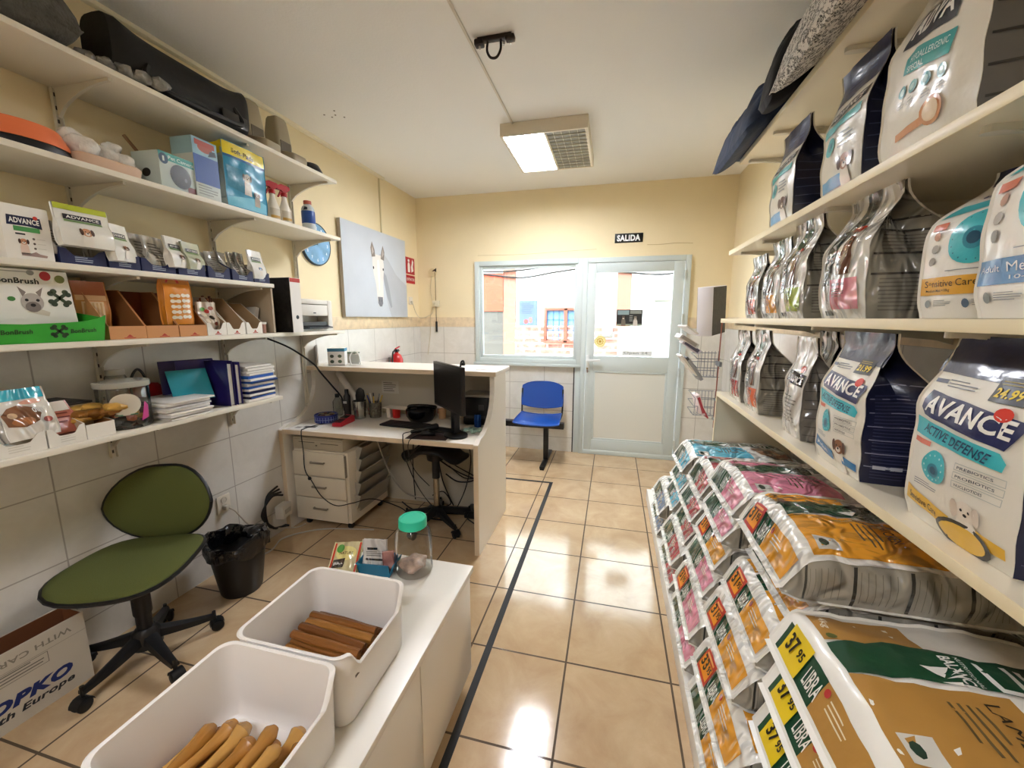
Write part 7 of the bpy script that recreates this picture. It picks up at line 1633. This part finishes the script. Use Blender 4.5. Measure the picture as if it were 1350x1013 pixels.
for k, c in enumerate(FC):
    m = MB(); th = .012 if k % 3 else .016; m.box(-.09, .09, -.13, .13, 0, th, P(c, .4), .003); m.box(-.087, .087, -.1305, -.13, .003, th - .003, P(('#2456a8' if k % 4 == 1 else '#1d2c5e') if c in ('#1d2c6a', '#2456a8', '#1f4f9c', '#2a5fae', '#22243c') else '#efece6', .5))
    simple('stacked_file', '%s file, %s from the bottom of the tall pile' % ({'#e7': 'white'}.get(c[:3], 'blue' if c in ('#1d2c6a', '#2456a8', '#1f4f9c', '#2a5fae') else 'dark' if c == '#22243c' else 'pale'), ['lowest, first', 'second', 'third', 'fourth', 'fifth', 'sixth', 'seventh', 'eighth', 'ninth', 'tenth', 'eleventh', 'twelfth', 'thirteenth', 'topmost, fourteenth'][k]), 'file', m, (-2.025 + rg.uniform(-.012, .012), 1.83 + rg.uniform(-.008, .008), zz), L90 + rg.uniform(-.07, .07), 'files piled at the end of the lowest left shelf'); zz += th + .0006
# jar
t = thing('plastic_tub', 'clear round tub with a screw lid, half full of coloured treats', 'jar', (-1.985, 1.222, Z5 + .001))
m = MB(); GL2 = glass_mat('clear_tub_plastic', '#dfe0db', .10, .05); m.lathe([(.001, 0), (.078, .0), (.084, .008), (.084, .165), (.080, .172)], GL2, 40); m.build('tub', t)
m = MB(); m.lathe([(.088, .172), (.090, .176), (.090, .192), (.086, .196), (.001, .196)], mat('clear_lid', '#a9a79c', .15, coat=.5), 40); m.build('lid', t)
m = MB(); F = lambda u, v, off=0: Vector(((.085 + off) * cos(u / .085), (.085 + off) * sin(u / .085), v)); poly(m, ell(-.045, .105, .05, .045, 22), F, P('#cfc6b4', .5), .001, .015)
rect(m, -.08, -.01, .06, .065, F, P('#4f7a5a', .5), .0015); poly(m, [(.0, .03), (.03, .04), (.035, .09), (.02, .11), (.01, .07)], F, P('#c2408a', .5), .0012, .015); m.build('label', t)
TR = [P('#1c1a18', .5), P('#c99a3a', .5), P('#3f7a3a', .5), P('#d96a3a', .5), P('#5a3a24', .5)]
for k in range(26):
    m = MB(); a = k * 2.4; r_ = .058 * sqrt((k % 9 + 1) / 9); lv = k // 9; lump(m, (r_ * cos(a), r_ * sin(a), .018 + .020 * lv), .017, TR[0 if lv == 0 else k % 5], k, .8, 6)
    o = m.build('treat', None, (-1.985, 1.222, Z5 + .003)); tag(o, 'treat piece inside the clear round tub, %s layer' % ('bottom', 'middle', 'top')[lv], 'treat', 'treats in the clear tub')
def wtray(y, w_, label, h0=.065, h1=.10, d_=.21, c='#e4dfd5'):
    return tray(y, w_, label, 'white trays on the lowest left shelf', d_, h0, h1, c, '#b5a083', Z5, None, 'round', '#cfc9bd')
wtray(.86, .135, 'white scalloped tray nearest the frame edge on the lowest left shelf'); wtray(.985, .105, 'white scalloped tray under the blue topped pouch'); 
tray(1.085, .09, 'plain white tray holding golden chews', 'white trays on the lowest left shelf', .21, .055, .075, '#e9e3d8', '#8a5a2c', Z5, None, 'flat', '#e9e3d8')
b = Stand(.135, .175, .03, seed=121, neck=.6, pinch=.05, bulge=.3, base='#dfd8cc', gus='#bfb9ae', film=2); F = b.F
rect(b.mb, -.0675, .0675, .137, .175, F, FO('#2fa7bd', 2), .002); poly(b.mb, [(-.06, .05), (-.02, .040), (.02, .055), (.035, .08), (.02, .105), (-.01, .12), (-.04, .112), (-.065, .09)], F, FO('#7d4f33', 2), .0022); poly(b.mb, ell(-.02, .060, .030, .014), F, FO('#a9683c', 2), .003); poly(b.mb, ell(.045, .055, .014, .010), F, FO('#b5655a', 2), .003); poly(b.mb, ell(.025, .125, .03, .008), F, FO('#e0a48c', 2), .0024); poly(b.mb, ell(-.04, .085, .012, .010), F, FO('#d9b48e', 2), .003)
txt(b.mb, 'duvo', F, (.015, .085), (.04, 0), (0, .026), FO('#f2efe8', 2), .0034, .02)
o = b.mb.build('treat_pouch', None, (-1.925, .905, Z5 + .045)); o.rotation_euler = (-.25, 0, L90 + .12); tag(o, 'glossy pouch with a blue top band and a brown cat picture, lowest left shelf', 'treat pouch')
b = Stand(.10, .13, .025, seed=122, neck=.6, pinch=.05, bulge=.3, base='#c0705a', gus='#8c5244', film=1); fine_print(b.mb, b.F, -.04, .04, .03, .1, 4, FO('#7d3226'), .002); rect(b.mb, -.05, .05, .09, .13, b.F, FO('#e2d6c6'), .0016)
o = b.mb.build('treat_pouch', None, (-1.955, 1.005, Z5 + .03)); o.rotation_euler = (-.5, 0, L90 + .1); tag(o, 'red brown treat pouch lying in the second white tray', 'treat pouch')
GC = [mat('golden_chew_%d' % k, c, .4, bump=.6, bscale=50, var=.35, vscale=20) for k, c in enumerate(('#b98a3c', '#8a5a24', '#cfa24e'))]
for k in range(9):
    m = MB(); rg = random.Random(k + 60); a = rg.uniform(-.5, .5); lump(m, (0, 0, 0), .038, GC[k % 3], 200 + k, .45, 8)
    o = m.build('chew_piece', None, (-1.99 + rg.uniform(-.06, .06), 1.055 + .013 * k, Z5 + .068 + .017 * (k % 3))); tag(o, 'golden brown chew piece heaped over the plain white tray', 'chew', 'golden chews in the white tray')
m = MB(); m.box(-.10, .10, -.10, .10, 0, .12, P('#a8957c', .6), .002); m.box(-.103, .103, -.103, .103, .1205, .13, P('#2e2a2a', .5), .002); txt(m, 'H', wallF((-.02, -.10, .03), (1, 0, 0), (0, 0, 1), (0, -1, 0)), (0, 0), (.03, 0), (0, .035), P('#2a2624', .6), .001, .03, 0, None)
simple('lidded_carton', 'brown carton with a dark flat lid behind the treat pouches', 'box', m, (-2.115, 1.03, Z5 + .001), L90)
m = MB(); m.box(-.075, .075, -.035, .035, 0, .0, P('#3f9aa0')) if False else None
m.box(-.08, .08, -.03, .03, 0, .20, P('#86b5b4', .3, coat=.4), .004); m.box(-.068, .068, -.0305, -.030, .075, .185, P('#2f8f96', .35)); 
for k in range(4): m.box(-.05, .04 + .005 * k, -.031, -.0305, .10 + .02 * k, .108 + .02 * k, P('#bfe0df', .4))
m.box(-.07, .07, -.031, -.0305, .02, .06, P('#24272a', .5))
simple('teal_box', 'pale box with a teal window at the near end of the lowest left shelf', 'box', m, (-2.13, .845, Z5 + .001 + .0), L90)
t = thing('empty_jar', 'small empty glass jar behind the clear round tub', 'jar', (-2.16, 1.31, Z5 + .001))
m = MB(); m.lathe([(.001, 0), (.035, 0), (.038, .01), (.038, .19), (.03, .205), (.03, .22)], GL2, 26); m.build('jar_body', t); m = MB(); m.lathe([(.031, .20), (.033, .202), (.033, .225), (.001, .227)], P('#b9b6ac', .3), 22); m.build('lid', t)
m = MB(); m.tube(spline([(0, -.03, .02), (.0, -.035, .16), (0, 0, .22), (0, .03, .16), (0, .03, .02)]), .006, BK, 6); simple('black_clip', 'black looped strap standing between jar and folders', 'strap', m, (-2.12, 1.375, Z5 + .001))
m = MB(); RDB = P('#a01c22', .35); m.ring([[(x * w_, y * .03, z) for x, y in ell(0, 0, 1, 1, 24)] for z, w_ in ((.0, .09), (.05, .10), (.11, .085), (.14, .05), (.145, .02))], RDB, True, True)
o = simple('red_case', 'rounded red case lying behind the envelope stack', 'case', m, (-2.18, 1.44, Z5 + .001), L90)
m = MB(); m.ring([[(x * w_, y * w_, z) for x, y in ell(0, 0, 1, 1, 20)] for z, w_ in ((0, .03), (.03, .034), (.05, .025), (.055, .01))], P('#9c1f26', .4), True, True); simple('red_ball', 'dark red ball lying beside the round tub', 'ball', m, (-2.09, 1.30, Z5 + .001))
